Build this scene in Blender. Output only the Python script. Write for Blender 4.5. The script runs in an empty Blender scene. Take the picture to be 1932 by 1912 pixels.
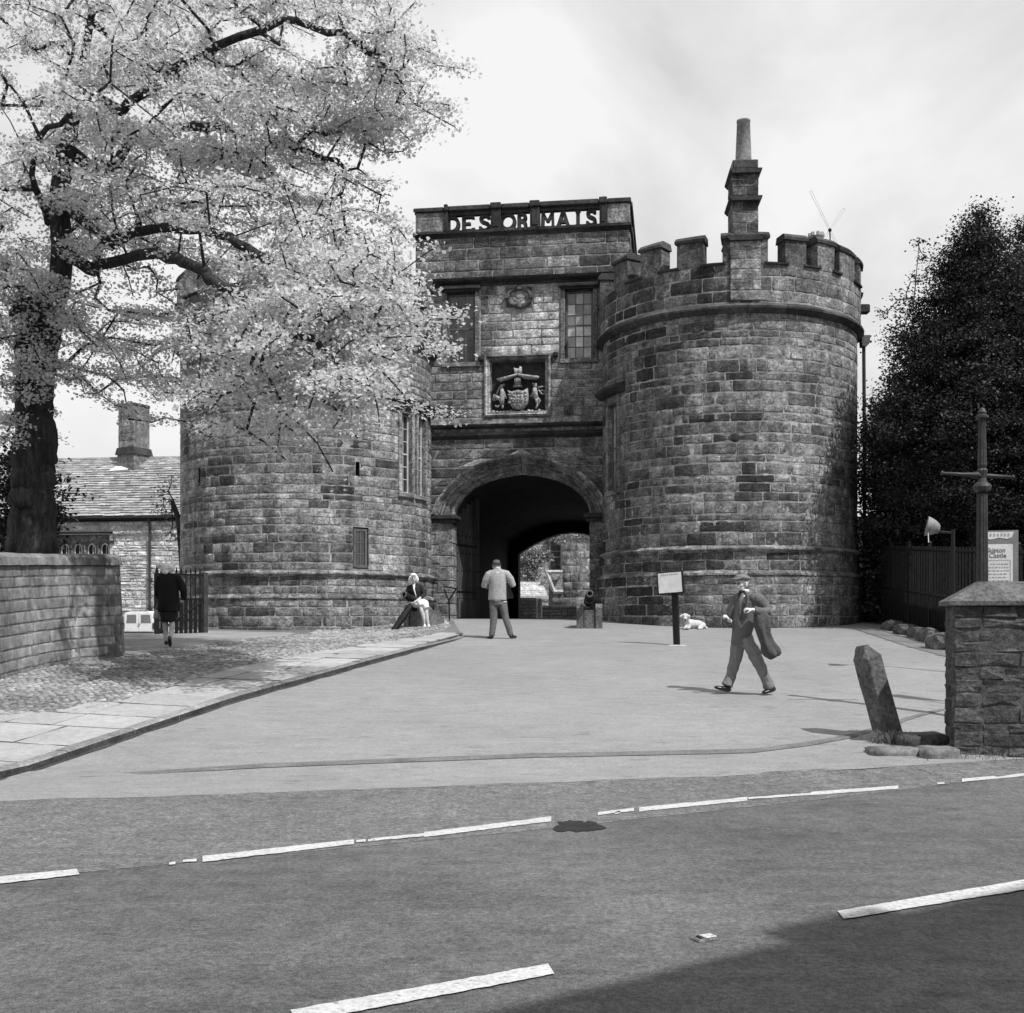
import bpy, bmesh, math, random
import numpy as np
from mathutils import Vector, Matrix
R = math.radians
C = bpy.context.scene.collection
scene = bpy.context.scene
# ---------------------------------------------------------------- camera
F, CX, CY = 2150.0, 966.0, 956.0
HOR = 1174.0                                                        # level camera with a rising front: verticals stay vertical
EYE = Vector((0, 0, 1.6))
cam_d = bpy.data.cameras.new('camera'); cam = bpy.data.objects.new('camera', cam_d); C.objects.link(cam)
cam.location = EYE; cam.rotation_euler = (math.pi / 2, 0, 0)
cam_d.sensor_width = 36; cam_d.lens = 36 * F / 1932.0; cam_d.shift_y = (HOR - CY) / 1932.0
cam_d.clip_start = 0.1; cam_d.clip_end = 5000
scene.camera = cam
# ---------------------------------------------------------------- sun and sky
SUN_EL, SUN_AZ = R(54), R(133)
SUNV = Vector((math.sin(SUN_AZ) * math.cos(SUN_EL), math.cos(SUN_AZ) * math.cos(SUN_EL), math.sin(SUN_EL)))
sd = bpy.data.lights.new('sun', 'SUN'); so = bpy.data.objects.new('sun', sd); C.objects.link(so)
sd.energy = 4.6; sd.angle = R(0.6); sd.color = (1, 1, 1)
so.rotation_euler = SUNV.to_track_quat('Z', 'Y').to_euler(); so.location = SUNV * 60
w = bpy.data.worlds.new('World'); scene.world = w; w.use_nodes = True
nt = w.node_tree; nt.nodes.clear()
def wn(t, **k):
    n = nt.nodes.new(t)
    for a, b in k.items(): setattr(n, a, b)
    return n
sky = wn('ShaderNodeTexSky', sky_type='NISHITA', sun_disc=False)
sky.sun_elevation = SUN_EL; sky.sun_rotation = SUN_AZ
bw = wn('ShaderNodeRGBToBW'); nt.links.new(sky.outputs[0], bw.inputs[0])
tc = wn('ShaderNodeTexCoord'); mp = wn('ShaderNodeMapping'); mp.inputs['Scale'].default_value = (1, 1, 1.35)
mp.inputs['Location'].default_value = (0.35, 0.2, 0.1)
nt.links.new(tc.outputs['Generated'], mp.inputs[0])
nz = wn('ShaderNodeTexNoise'); nz.inputs['Scale'].default_value = 3.6; nz.inputs['Detail'].default_value = 8; nz.inputs['Roughness'].default_value = 0.52
nz.inputs['Distortion'].default_value = 0.35
nt.links.new(mp.outputs[0], nz.inputs['Vector'])
cr = wn('ShaderNodeValToRGB'); cr.color_ramp.elements[0].position = 0.32; cr.color_ramp.elements[1].position = 0.585
cr.color_ramp.elements[0].color = (0.60, 0.60, 0.60, 1); cr.color_ramp.elements[1].color = (1, 1, 1, 1)
nt.links.new(nz.outputs['Fac'], cr.inputs[0])
mx = wn('ShaderNodeMix', data_type='FLOAT'); nt.links.new(cr.outputs[0], mx.inputs[0])
nt.links.new(bw.outputs[0], mx.inputs[2]); mx.inputs[3].default_value = 9.2      # bright thin cloud
bg = wn('ShaderNodeBackground'); bg.inputs['Strength'].default_value = 0.1
nt.links.new(mx.outputs[0], bg.inputs['Color'])
wo = wn('ShaderNodeOutputWorld'); nt.links.new(bg.outputs[0], wo.inputs[0])
vs = scene.view_settings
vs.view_transform = 'Standard'; vs.look = 'None'; vs.exposure = 0.0; vs.gamma = 1.0; vs.use_curve_mapping = False
# ---------------------------------------------------------------- measuring helpers
def ray(px, py):
    return Vector(((px - CX) / F, 1.0, (HOR - py) / F))
def at(px, py, d):
    r = ray(px, py); return EYE + r * (d / r.y)
def plane_hit(px, py, p0, n):
    r = ray(px, py); return EYE + r * ((p0 - EYE).dot(n) / r.dot(n))
def cyl_hit(px, py, c, rad):
    """angle (0 = towards the camera, + to the right) and height where the ray meets a round tower"""
    r = ray(px, py); a = r.x**2 + r.y**2; b = -2 * (r.x * c[0] + r.y * c[1]); cc = c[0]**2 + c[1]**2 - rad**2
    disc = max(b * b - 4 * a * cc, 0); t = (-b - math.sqrt(disc)) / (2 * a)
    p = EYE + r * t
    return math.atan2(p.x - c[0], -(p.y - c[1])), p.z
def sstep(x, a, b):
    t = np.clip((x - a) / (b - a), 0, 1); return t * t * (3 - 2 * t)
def gz(x, y):
    x = np.asarray(x, float); y = np.asarray(y, float)
    ye = y - 0.577 * np.clip(x - 5.5, 0, 4) * (1 - sstep(y, 14, 20))
    b = np.interp(ye, [10.6, 11.6, 13, 16, 20, 25.4, 31.5, 36, 60], [0, 0.03, 0.18, 0.50, 0.83, 1.23, 1.66, 1.72, 1.72])
    b = b - 0.20 * sstep(-x, 1.5, 4.5) * sstep(y, 24, 29)
    lane = np.interp(y, [24, 26.5, 30, 49, 80], [1.12, 1.28, 1.2, 0.7, 0.5])
    k = sstep(-x, 8.2, 9.6) * sstep(y, 25, 27)
    return b * (1 - k) + lane * k
def gzf(x, y): return float(gz(x, y))
def ghit(px, py, off=0.0):
    r = ray(px, py); lo, hi = 3.0, 80.0
    prev = None
    for i in range(1600):
        d = lo + (hi - lo) * i / 1600
        p = EYE + r * (d / r.y)
        if p.z <= gzf(p.x, p.y) + off:
            a, b = d - (hi - lo) / 1600, d
            for _ in range(22):
                m = (a + b) / 2; p = EYE + r * (m / r.y)
                if p.z <= gzf(p.x, p.y) + off: b = m
                else: a = m
            return p
    return EYE + r * (hi / r.y)
# ---------------------------------------------------------------- mesh building
WORG = {}
class MB:
    def __init__(s): s.v = []; s.f = []; s.t = []; s.tone = 0.5
    def add(s, vs_, fs, M=None):
        b = len(s.v)
        for p in vs_:
            p = Vector(p)
            if M is not None: p = M @ p
            s.v.append((p.x, p.y, p.z)); s.t.append(s.tone)
        for f in fs: s.f.append(tuple(b + i for i in f))
        return s
    def box(s, x0, x1, y0, y1, z0, z1, M=None, bev=0.0):
        if bev > 0:
            e = bev
            pts = []
            for (X, sx) in ((x0, 1), (x1, -1)):
                for (Y, sy) in ((y0, 1), (y1, -1)):
                    for (Z, sz) in ((z0, 1), (z1, -1)):
                        pts += [(X, Y + sy*e, Z + sz*e), (X + sx*e, Y, Z + sz*e), (X + sx*e, Y + sy*e, Z)]
            I = lambda i, j, k, a: (i*4 + j*2 + k)*3 + a
            fs = []
            for i in (0, 1): fs.append([I(i,0,0,0), I(i,0,1,0), I(i,1,1,0), I(i,1,0,0)][::1 if i == 0 else -1])
            for j in (0, 1): fs.append([I(0,j,0,1), I(1,j,0,1), I(1,j,1,1), I(0,j,1,1)][::1 if j == 0 else -1])
            for k in (0, 1): fs.append([I(0,0,k,2), I(0,1,k,2), I(1,1,k,2), I(1,0,k,2)][::1 if k == 0 else -1])
            for j in (0, 1):
                for k in (0, 1): fs.append([I(0,j,k,1), I(0,j,k,2), I(1,j,k,2), I(1,j,k,1)])
            for i in (0, 1):
                for k in (0, 1): fs.append([I(i,0,k,0), I(i,0,k,2), I(i,1,k,2), I(i,1,k,0)])
            for i in (0, 1):
                for j in (0, 1): fs.append([I(i,j,0,0), I(i,j,0,1), I(i,j,1,1), I(i,j,1,0)])
            for i in (0, 1):
                for j in (0, 1):
                    for k in (0, 1): fs.append([I(i,j,k,0), I(i,j,k,1), I(i,j,k,2)])
            return s.add(pts, fs, M)
        P = [(x0,y0,z0),(x1,y0,z0),(x1,y1,z0),(x0,y1,z0),(x0,y0,z1),(x1,y0,z1),(x1,y1,z1),(x0,y1,z1)]
        return s.add(P, [(0,3,2,1),(4,5,6,7),(0,1,5,4),(1,2,6,5),(2,3,7,6),(3,0,4,7)], M)
    def tube(s, pts, rad, seg=8, M=None, cap=True, flat=None, up=None):
        """pts: path; rad: radius or list; flat: list of (rx, ry) elliptical radii"""
        pts = [Vector(p) for p in pts]; n = len(pts)
        if not isinstance(rad, (list, tuple)): rad = [rad] * n
        ring = []
        U = None
        for i in range(n):
            t = (pts[min(i+1, n-1)] - pts[max(i-1, 0)])
            if t.length < 1e-9: t = Vector((0, 0, 1))
            t.normalize()
            if U is None:
                a = Vector(up) if up is not None else (Vector((0, 0, 1)) if abs(t.z) < 0.9 else Vector((0, 1, 0)))
                U = (a - t * a.dot(t)).normalized()
            else:
                U = (U - t * U.dot(t))
                U = U.normalized() if U.length > 1e-6 else t.orthogonal().normalized()
            W = t.cross(U)
            rx, ry = flat[i] if flat else (rad[i], rad[i])
            ring.append([pts[i] + U * (math.cos(2*math.pi*k/seg) * rx) + W * (math.sin(2*math.pi*k/seg) * ry) for k in range(seg)])
        vs_ = [p for r_ in ring for p in r_]; fs = []
        for i in range(n-1):
            for k in range(seg):
                a, b = i*seg + k, i*seg + (k+1) % seg
                fs.append((a, b, b + seg, a + seg))
        if cap:
            fs.append(tuple(range(seg))[::-1]); fs.append(tuple((n-1)*seg + k for k in range(seg)))
        return s.add(vs_, fs, M)
    def lathe(s, prof, seg=16, M=None, a0=0.0, a1=2*math.pi):
        full = abs(a1 - a0 - 2*math.pi) < 1e-6
        m = seg if full else seg + 1
        vs_ = []; fs = []
        for (r_, z) in prof:
            for k in range(m):
                a = a0 + (a1 - a0) * k / seg
                vs_.append((r_*math.cos(a), r_*math.sin(a), z))
        for i in range(len(prof)-1):
            for k in range(seg):
                a, b = i*m + k, i*m + (k+1) % m
                fs.append((a, b, b + m, a + m))
        if full:
            if prof[0][0] > 1e-6: fs.append(tuple(range(seg))[::-1])
            if prof[-1][0] > 1e-6: fs.append(tuple((len(prof)-1)*m + k for k in range(seg)))
        return s.add(vs_, fs, M)
    def ball(s, c, r, seg=10, rings=7, M=None, Rm=None):
        if not isinstance(r, (tuple, list)): r = (r, r, r)
        vs_ = []; fs = []
        for i in range(rings+1):
            th = math.pi * i / rings
            for k in range(seg):
                a = 2*math.pi*k/seg
                p = Vector((r[0]*math.sin(th)*math.cos(a), r[1]*math.sin(th)*math.sin(a), -r[2]*math.cos(th)))
                if Rm is not None: p = Rm @ p
                vs_.append(p + Vector(c))
        for i in range(rings):
            for k in range(seg):
                a, b = i*seg + k, i*seg + (k+1) % seg
                fs.append((a, b, b + seg, a + seg))
        return s.add(vs_, fs, M)
    def prism(s, poly, y0, y1, M=None):
        """poly in x,z; extruded along y"""
        n = len(poly)
        vs_ = [(p[0], y0, p[1]) for p in poly] + [(p[0], y1, p[1]) for p in poly]
        fs = [tuple(range(n)), tuple(range(2*n-1, n-1, -1))]
        for i in range(n):
            j = (i+1) % n; fs.append((i, n+i, n+j, j))
        return s.add(vs_, fs, M)
def obj(name, mb, mat, parent=None, smooth=False, origin=None):
    V = np.array(mb.v, float)
    c = (V.min(0) + V.max(0)) / 2 if origin is None else np.array(origin, float)
    me = bpy.data.meshes.new(name)
    me.from_pydata((V - c).tolist(), [], mb.f)
    at_ = me.attributes.new('tone', 'FLOAT', 'POINT'); at_.data.foreach_set('value', np.array(mb.t, np.float32))
    if mat is not None: me.materials.append(mat)
    if smooth: me.polygons.foreach_set('use_smooth', [True]*len(me.polygons))
    me.update()
    o = bpy.data.objects.new(name, me); C.objects.link(o)
    WORG[o.name] = Vector(c)
    if parent is not None:
        o.parent = parent; o.location = Vector(c) - WORG[parent.name]
    else: o.location = Vector(c)
    return o
def npobj(name, V, Fq, tone, mat, parent=None, tri=False):
    V = np.asarray(V, np.float32); c = (V.min(0) + V.max(0)) / 2; k = 3 if tri else 4
    me = bpy.data.meshes.new(name); Fq = np.asarray(Fq, np.int32)
    me.vertices.add(len(V)); me.vertices.foreach_set('co', (V - c).ravel())
    me.loops.add(Fq.size); me.loops.foreach_set('vertex_index', Fq.ravel())
    me.polygons.add(len(Fq)); me.polygons.foreach_set('loop_start', np.arange(len(Fq), dtype=np.int32)*k)
    me.polygons.foreach_set('loop_total', np.full(len(Fq), k, np.int32))
    a = me.attributes.new('tone', 'FLOAT', 'POINT'); a.data.foreach_set('value', np.asarray(tone, np.float32))
    me.materials.append(mat); me.update(calc_edges=True)
    o = bpy.data.objects.new(name, me); C.objects.link(o); c = Vector([float(q) for q in c]); WORG[o.name] = c
    if parent is not None: o.parent = parent; o.location = c - WORG[parent.name]
    else: o.location = c
    return o
def thing(name, label, cat, loc, group=None):
    o = bpy.data.objects.new(name, None); C.objects.link(o); o.location = loc; WORG[o.name] = Vector(loc)
    o.empty_display_size = 0.3
    return tag(o, label, cat, group)
def tag(o, label, cat, group=None):
    o['label'] = label; o['category'] = cat
    if group: o['group'] = group
    return o
def struct(o): o['kind'] = 'structure'; return o
def stuff(o): o['kind'] = 'stuff'; return o
def like(src, parent, world):
    """another piece sharing the mesh of src"""
    o = src.copy(); C.objects.link(o); o.parent = parent
    WORG[o.name] = Vector(world)
    o.location = Vector(world) - (WORG[parent.name] if parent else Vector((0, 0, 0)))
    return o
# ---------------------------------------------------------------- materials (black and white place: grey albedos)
MATS = {}
def gmat(name, base, noise=((3.0, 0.25),), tone=0.0, rough=0.9, bump=(30.0, 0.3, 0.01), stretch=(1, 1, 1), spec=0.3, metal=0.0, clampmin=0.006, voro=None, trans=0.0, spots=None):
    m = bpy.data.materials.new(name); m.use_nodes = True; t = m.node_tree; N = t.nodes; L = t.links
    b = N['Principled BSDF']; b.inputs['Roughness'].default_value = rough; b.inputs['Metallic'].default_value = metal
    b.inputs['Specular IOR Level'].default_value = spec
    g = N.new('ShaderNodeNewGeometry'); mpn = N.new('ShaderNodeMapping'); mpn.inputs['Scale'].default_value = stretch
    L.new(g.outputs['Position'], mpn.inputs[0])
    val = N.new('ShaderNodeValue'); val.outputs[0].default_value = base; cur = val.outputs[0]
    def math_(op, a, bb):
        n = N.new('ShaderNodeMath'); n.operation = op
        for i, q in ((0, a), (1, bb)):
            if isinstance(q, (int, float)): n.inputs[i].default_value = q
            else: L.new(q, n.inputs[i])
        return n.outputs[0]
    for q in noise:
        sc, amp = q[0], q[1]*2.2; st = q[2] if len(q) > 2 else None
        n = N.new('ShaderNodeTexNoise'); n.inputs['Scale'].default_value = sc; n.inputs['Detail'].default_value = 6; n.inputs['Roughness'].default_value = 0.68
        if st:
            m2 = N.new('ShaderNodeMapping'); m2.inputs['Scale'].default_value = st; L.new(g.outputs['Position'], m2.inputs[0]); L.new(m2.outputs[0], n.inputs['Vector'])
        else: L.new(mpn.outputs[0], n.inputs['Vector'])
        k = math_('MULTIPLY_ADD', n.outputs['Fac'], 4 * amp)
        k.node.inputs[2].default_value = 1 - 2 * amp
        k = math_('MAXIMUM', k, 0.12)
        cur = math_('MULTIPLY', cur, k)
    if spots:
        n = N.new('ShaderNodeTexNoise'); n.inputs['Scale'].default_value = spots[0]; n.inputs['Detail'].default_value = 3
        m2 = N.new('ShaderNodeMapping'); m2.inputs['Scale'].default_value = spots[3]; L.new(g.outputs['Position'], m2.inputs[0]); L.new(m2.outputs[0], n.inputs['Vector'])
        k = math_('SUBTRACT', n.outputs['Fac'], spots[1]); k = math_('MAXIMUM', k, 0.0); k = math_('MULTIPLY', k, 12.0); k = math_('MINIMUM', k, 1.0); k = math_('MULTIPLY_ADD', k, -spots[2]); k.node.inputs[2].default_value = 1.0
        cur = math_('MULTIPLY', cur, k)
    if voro:
        n = N.new('ShaderNodeTexVoronoi'); n.inputs['Scale'].default_value = voro[0]; L.new(mpn.outputs[0], n.inputs['Vector'])
        sx = N.new('ShaderNodeSeparateColor'); L.new(n.outputs['Color'], sx.inputs[0])
        k = math_('MULTIPLY_ADD', sx.outputs[0], 2 * voro[1]); k.node.inputs[2].default_value = 1 - voro[1]
        cur = math_('MULTIPLY', cur, k)
    if tone:
        a = N.new('ShaderNodeAttribute'); a.attribute_name = 'tone'
        k = math_('MULTIPLY_ADD', a.outputs['Fac'], 2 * tone); k.node.inputs[2].default_value = 1 - tone
        cur = math_('MULTIPLY', cur, k)
    cur = math_('MAXIMUM', cur, clampmin)
    L.new(cur, b.inputs['Base Color'])
    if bump:
        n = N.new('ShaderNodeTexNoise'); n.inputs['Scale'].default_value = bump[0]; n.inputs['Detail'].default_value = 6; n.inputs['Roughness'].default_value = 0.65
        L.new(mpn.outputs[0], n.inputs['Vector'])
        bn = N.new('ShaderNodeBump'); bn.inputs['Strength'].default_value = bump[1]; bn.inputs['Distance'].default_value = bump[2]
        L.new(n.outputs['Fac'], bn.inputs['Height']); L.new(bn.outputs[0], b.inputs['Normal'])
    if trans > 0:
        tr = N.new('ShaderNodeBsdfTranslucent'); L.new(cur, tr.inputs['Color'])
        ms = N.new('ShaderNodeMixShader'); ms.inputs[0].default_value = trans
        L.new(b.outputs[0], ms.inputs[1]); L.new(tr.outputs[0], ms.inputs[2]); L.new(ms.outputs[0], N['Material Output'].inputs[0])
    MATS[name] = m
    return m
M_stone = gmat('weathered_gritstone', 0.148, ((0.9, 0.26), (4.5, 0.40), (19, 0.42), (5, 0.28, (1, 1, 5)), (2.0, 0.30, (1, 1, 0.15))), tone=0.74, bump=(22, 0.55, 0.025))
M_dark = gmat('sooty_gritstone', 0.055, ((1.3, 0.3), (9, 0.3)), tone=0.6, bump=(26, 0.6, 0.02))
M_shade = gmat('shade_black_stone', 0.018, ((1.5, 0.3), (8, 0.3)), tone=0.4)  # near-black colour carries the passage gloom and the dwarf wall's shade
M_mortar = gmat('pale_lime_mortar', 0.225, ((0.8, 0.35), (5, 0.35)), tone=0.5, bump=(60, 0.5, 0.01))
M_wallstone = gmat('buff_wall_stone', 0.19, ((1.1, 0.28), (8, 0.22), (2.2, 0.25, (1, 1, 0.25))), tone=0.6, bump=(35, 0.6, 0.02))
M_pierstone = gmat('rough_pier_stone', 0.085, ((2, 0.2), (9, 0.3), (30, 0.3)), tone=0.4, bump=(16, 1.0, 0.05))
M_coping = gmat('coping_stone', 0.108, ((3, 0.25), (20, 0.35)), tone=0.4, bump=(30, 0.8, 0.02))
M_relief = gmat('pale_carved_stone', 0.25, ((6, 0.3), (18, 0.4)), tone=0.3, bump=(40, 0.5, 0.01))
M_rubble = gmat('pale_rubble_stone', 0.42, ((3, 0.2), (12, 0.25)), tone=0.5, bump=(30, 0.6, 0.02))
M_slate = gmat('stone_slate', 0.26, ((2, 0.2), (12, 0.25)), tone=0.5, bump=(30, 0.5, 0.01))
M_glass = gmat('window_glass', 0.03, ((4, 0.3),), rough=0.06, bump=(3.0, 0.12, 0.02), spec=0.9)
M_glasssky = gmat('window_glass_sky', 0.30, ((5, 0.2),), rough=0.12, bump=(3.0, 0.1, 0.02), spec=0.8, tone=0.8)  # pale base colour stands in for sky mirrored in the panes
M_woodgrey = gmat('weathered_painted_wood', 0.10, ((8, 0.2),), rough=0.6, bump=(40, 0.2, 0.003))
M_woodpale = gmat('pale_painted_wood', 0.45, ((8, 0.15),), rough=0.55, bump=(40, 0.2, 0.003))
M_door = gmat('oak_gate_planks', 0.055, ((3, 0.3), (30, 0.3)), tone=0.6, stretch=(1, 1, 0.15), bump=(40, 0.5, 0.005))
M_iron = gmat('black_iron', 0.010, ((10, 0.3),), rough=0.55, bump=(60, 0.3, 0.003), spec=0.2)
M_irongrey = gmat('grey_painted_iron', 0.042, ((6, 0.25), (30, 0.2)), rough=0.5, bump=(60, 0.3, 0.003))
M_white = gmat('white_paint', 0.72, ((6, 0.08), (40, 0.08)), rough=0.6, bump=(80, 0.2, 0.002))
M_black = gmat('black_paint', 0.008, ((6, 0.1),), rough=0.5, bump=None)
M_bark = gmat('dark_bark', 0.035, ((4, 0.3), (14, 0.45, (1, 1, 0.25))), stretch=(1, 1, 0.3), bump=(16, 1.0, 0.06))
M_leaf = gmat('fresh_spring_leaf', 0.62, ((1.2, 0.03),), tone=0.25, rough=0.6, bump=None, trans=0.5, spec=0.3)
M_darkleaf = gmat('dark_evergreen_leaf', 0.046, ((1.0, 0.2),), tone=0.6, rough=0.65, bump=None, trans=0.15, spec=0.15)
M_ivy = gmat('ivy_leaf', 0.30, ((1.0, 0.2),), tone=0.5, rough=0.5, bump=None, trans=0.2)
M_asphalt = gmat('worn_asphalt', 0.116, ((0.22, 0.22), (0.9, 0.10, (0.5, 1.4, 1)), (6, 0.16), (30, 0.30), (110, 0.4)), rough=0.85, bump=(150, 0.6, 0.012), spots=(2.6, 0.60, 0.22, (0.6, 1.6, 1)))
M_patch = gmat('rough_patched_asphalt', 0.158, ((0.7, 0.10), (7, 0.2), (26, 0.35), (80, 0.35)), rough=0.9, bump=(90, 0.8, 0.015))
M_fore = gmat('pale_forecourt_asphalt', 0.248, ((0.4, 0.06), (2.2, 0.07, (1, 2.6, 1)), (18, 0.08), (60, 0.16), (160, 0.14)), rough=0.9, bump=(140, 0.4, 0.008), spots=(3.0, 0.62, 0.26, (1, 3.5, 1)))
M_gutter = gmat('gutter_stain', 0.15, ((3, 0.2), (50, 0.3)), rough=0.9, bump=(80, 0.5, 0.01))
M_flag = gmat('flagstone', 0.36, ((1.5, 0.08), (12, 0.08), (60, 0.1)), tone=0.14, rough=0.85, bump=(30, 0.4, 0.008))
M_kerb = gmat('kerb_stone', 0.20, ((2, 0.2), (20, 0.25)), tone=0.3, bump=(30, 0.6, 0.01))
M_cobble = gmat('cobble_stone', 0.24, ((0.7, 0.25), (14, 0.15)), tone=0.45, rough=0.8, bump=(30, 0.4, 0.01))
M_earth = gmat('earth', 0.06, ((0.6, 0.25), (8, 0.3)), bump=(20, 0.6, 0.03))
M_path = gmat('side_path_asphalt', 0.27, ((0.8, 0.2), (40, 0.2)), bump=(90, 0.4, 0.01))
M_roadpaint = gmat('road_paint', 0.50, ((3, 0.07), (40, 0.18)), rough=0.7, bump=(120, 0.4, 0.006), spots=(28, 0.60, 0.45, (1, 1, 1)))
M_bed = gmat('pavement_bed', 0.15, ((0.8, 0.2), (20, 0.2)))
M_dirt = gmat('gutter_dirt', 0.055, ((3, 0.3), (30, 0.4)), bump=(60, 0.6, 0.01))
M_tar = gmat('oil_stain', 0.020, ((8, 0.3),), rough=0.7, bump=(120, 0.4, 0.006))
# ---------------------------------------------------------------- masonry
def stone_into(mb, q, Pf, rng, proud=0.0, back=0.08, ch=0.022, joint=0.022, bulge=0.008, jit=0.006):
    joint *= rng.uniform(0.55, 1.25); proud += rng.uniform(-1, 1)*bulge*0.7
    """one dressed stone: q = four (u, v) corners BL BR TR TL"""
    cu = sum(p[0] for p in q) / 4; cv = sum(p[1] for p in q) / 4
    def inset(p, d, j=0):
        du, dv = cu - p[0], cv - p[1]
        return (p[0] + math.copysign(min(d, abs(du) * 0.8), du) + rng.uniform(-j, j), p[1] + math.copysign(min(d, abs(dv) * 0.8), dv) + rng.uniform(-j, j))
    o = [inset(p, joint / 2, jit) for p in q]
    def mids(c): 
        r = []
        for i in range(4):
            a, b = c[i], c[(i+1) % 4]
            r += [a, ((a[0]+b[0])/2 + rng.uniform(-jit, jit), (a[1]+b[1])/2 + rng.uniform(-jit, jit))]
        return r
    o8 = mids(o)
    for k in (0, 2, 4, 6):
        a_, b_ = o8[k-1], o8[(k+1) % 8]; f_ = rng.uniform(0.03, 0.10); m_ = ((a_[0]+b_[0])/2, (a_[1]+b_[1])/2)
        o8[k] = (o8[k][0] + (m_[0]-o8[k][0])*f_, o8[k][1] + (m_[1]-o8[k][1])*f_*1.5)
    i8 = mids([inset(p, ch) for p in o])
    P = [Pf(u, v, proud - bulge * 1.5) for (u, v) in o8]
    P += [Pf(u, v, proud + rng.uniform(-bulge, bulge)) for (u, v) in i8]
    P += [Pf(cu, cv, proud + rng.uniform(-bulge, bulge * 1.3))]
    P += [Pf(u, v, -back) for (u, v) in o8]
    fs = []
    for k in range(8):
        l = (k+1) % 8
        fs.append((k, l, 8 + l, 8 + k)); fs.append((8 + k, 8 + l, 16)); fs.append((17 + k, 17 + l, l, k))
    mb.add(P, fs)
def lay(rng, u0, u1, v0, v1, h, l, holes=(), clip=None, hj=0.18, minl=0.45, maxl=1.6):
    """courses of stones as quads; holes = rects; clip(v) = excluded interval (a, b) or None"""
    out = []; v = v0; n = max(1, round((v1 - v0) / h)); hs = [rng.uniform(1 - hj, 1 + hj) for _ in range(n)]
    k = (v1 - v0) / sum(hs)
    for hh in hs:
        va, vb = v, v + hh * k; v = vb
        blocks = []
        for (a, b, c, d) in holes:
            if min(d, vb) - max(c, va) > 0.35 * (vb - va): blocks.append((a, b, a, b))
        if clip:
            e0, e1 = clip(va), clip(vb)
            if e0 or e1:
                e0 = e0 or e1; e1m = e1 or ((e0[0]+e0[1])/2 - 0.05, (e0[0]+e0[1])/2 + 0.05)
                blocks.append((e0[0], e0[1], e1m[0], e1m[1]))
        blocks.sort()
        spans = []; cur = (u0, u0)
        for (a, b, a2, b2) in blocks:
            if min(a, a2) - max(cur) > 0.05: spans.append((cur, (a, a2)))
            cur = (b, b2) if b > cur[0] else cur
        if u1 - max(cur) > 0.05: spans.append((cur, (u1, u1)))
        for (s0, s1) in spans:
            L0 = s1[0] - s0[0]
            cuts = []; x = rng.uniform(minl, 1.0) * l * 0.9
            while x < L0 - 0.35 * l: cuts.append(x / L0); x += l * rng.uniform(minl, maxl)
            cuts = [0] + cuts + [1]
            for a, b in zip(cuts[:-1], cuts[1:]):
                f = lambda t, w_: s0[w_] + (s1[w_] - s0[w_]) * t
                out.append([(f(a, 0), va), (f(b, 0), va), (f(b, 1), vb), (f(a, 1), vb)])
    return out
def build_stones(quads, Pf, rng, mat, parent, tonef, name='stone', limit=300, score=None, smooth=True, **kw):
    ranked = sorted(range(len(quads)), key=lambda i: -(score(quads[i]) if score else 1))
    own = set(ranked[:limit]); rest = MB(); nrest = 0
    for i, q in enumerate(quads):
        t = tonef(q)
        if i in own:
            mb = MB(); mb.tone = t; stone_into(mb, q, Pf, rng, **kw); obj(name, mb, mat, parent, smooth=smooth)
        else:
            rest.tone = t; stone_into(rest, q, Pf, rng, **kw); nrest += 1
    if nrest: stuff(obj('outer_' + name + 's', rest, mat, parent, smooth=smooth))
def qc(q): return (sum(p[0] for p in q)/4, sum(p[1] for p in q)/4)
def qarea(q): return abs((q[1][0]-q[0][0]) + (q[2][0]-q[3][0])) / 2 * abs(q[3][1]-q[0][1])
def core_grid(mb, us, vs_, Pf, w, holes=()):
    """backing surface on a u, v grid, leaving holes open"""
    us = sorted(set(list(us) + [h[i] for h in holes for i in (0, 1)])); vs_ = sorted(set(list(vs_) + [h[i] for h in holes for i in (2, 3)]))
    for a, b in zip(us[:-1], us[1:]):
        for c, d in zip(vs_[:-1], vs_[1:]):
            mu, mv = (a+b)/2, (c+d)/2
            if any(h[0] < mu < h[1] and h[2] < mv < h[3] for h in holes): continue
            mb.add([Pf(a, c, w), Pf(b, c, w), Pf(b, d, w), Pf(a, d, w)], [(0, 1, 2, 3)])
from mathutils import noise as mnoise
def n2(x, y, s=1.0, o=0.0): return mnoise.noise(Vector((x * s + o, y * s - o, o * 0.7)))
def frame_fn(o, ex, en):
    """local frame: x along ex, y outwards along en, z up"""
    o = Vector(o); ex = Vector(ex).normalized(); en = Vector(en).normalized(); ez = Vector((0, 0, 1))
    return Matrix(((ex.x, en.x, ez.x, o.x), (ex.y, en.y, ez.y, o.y), (ex.z, en.z, ez.z, o.z), (0, 0, 0, 1)))
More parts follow.
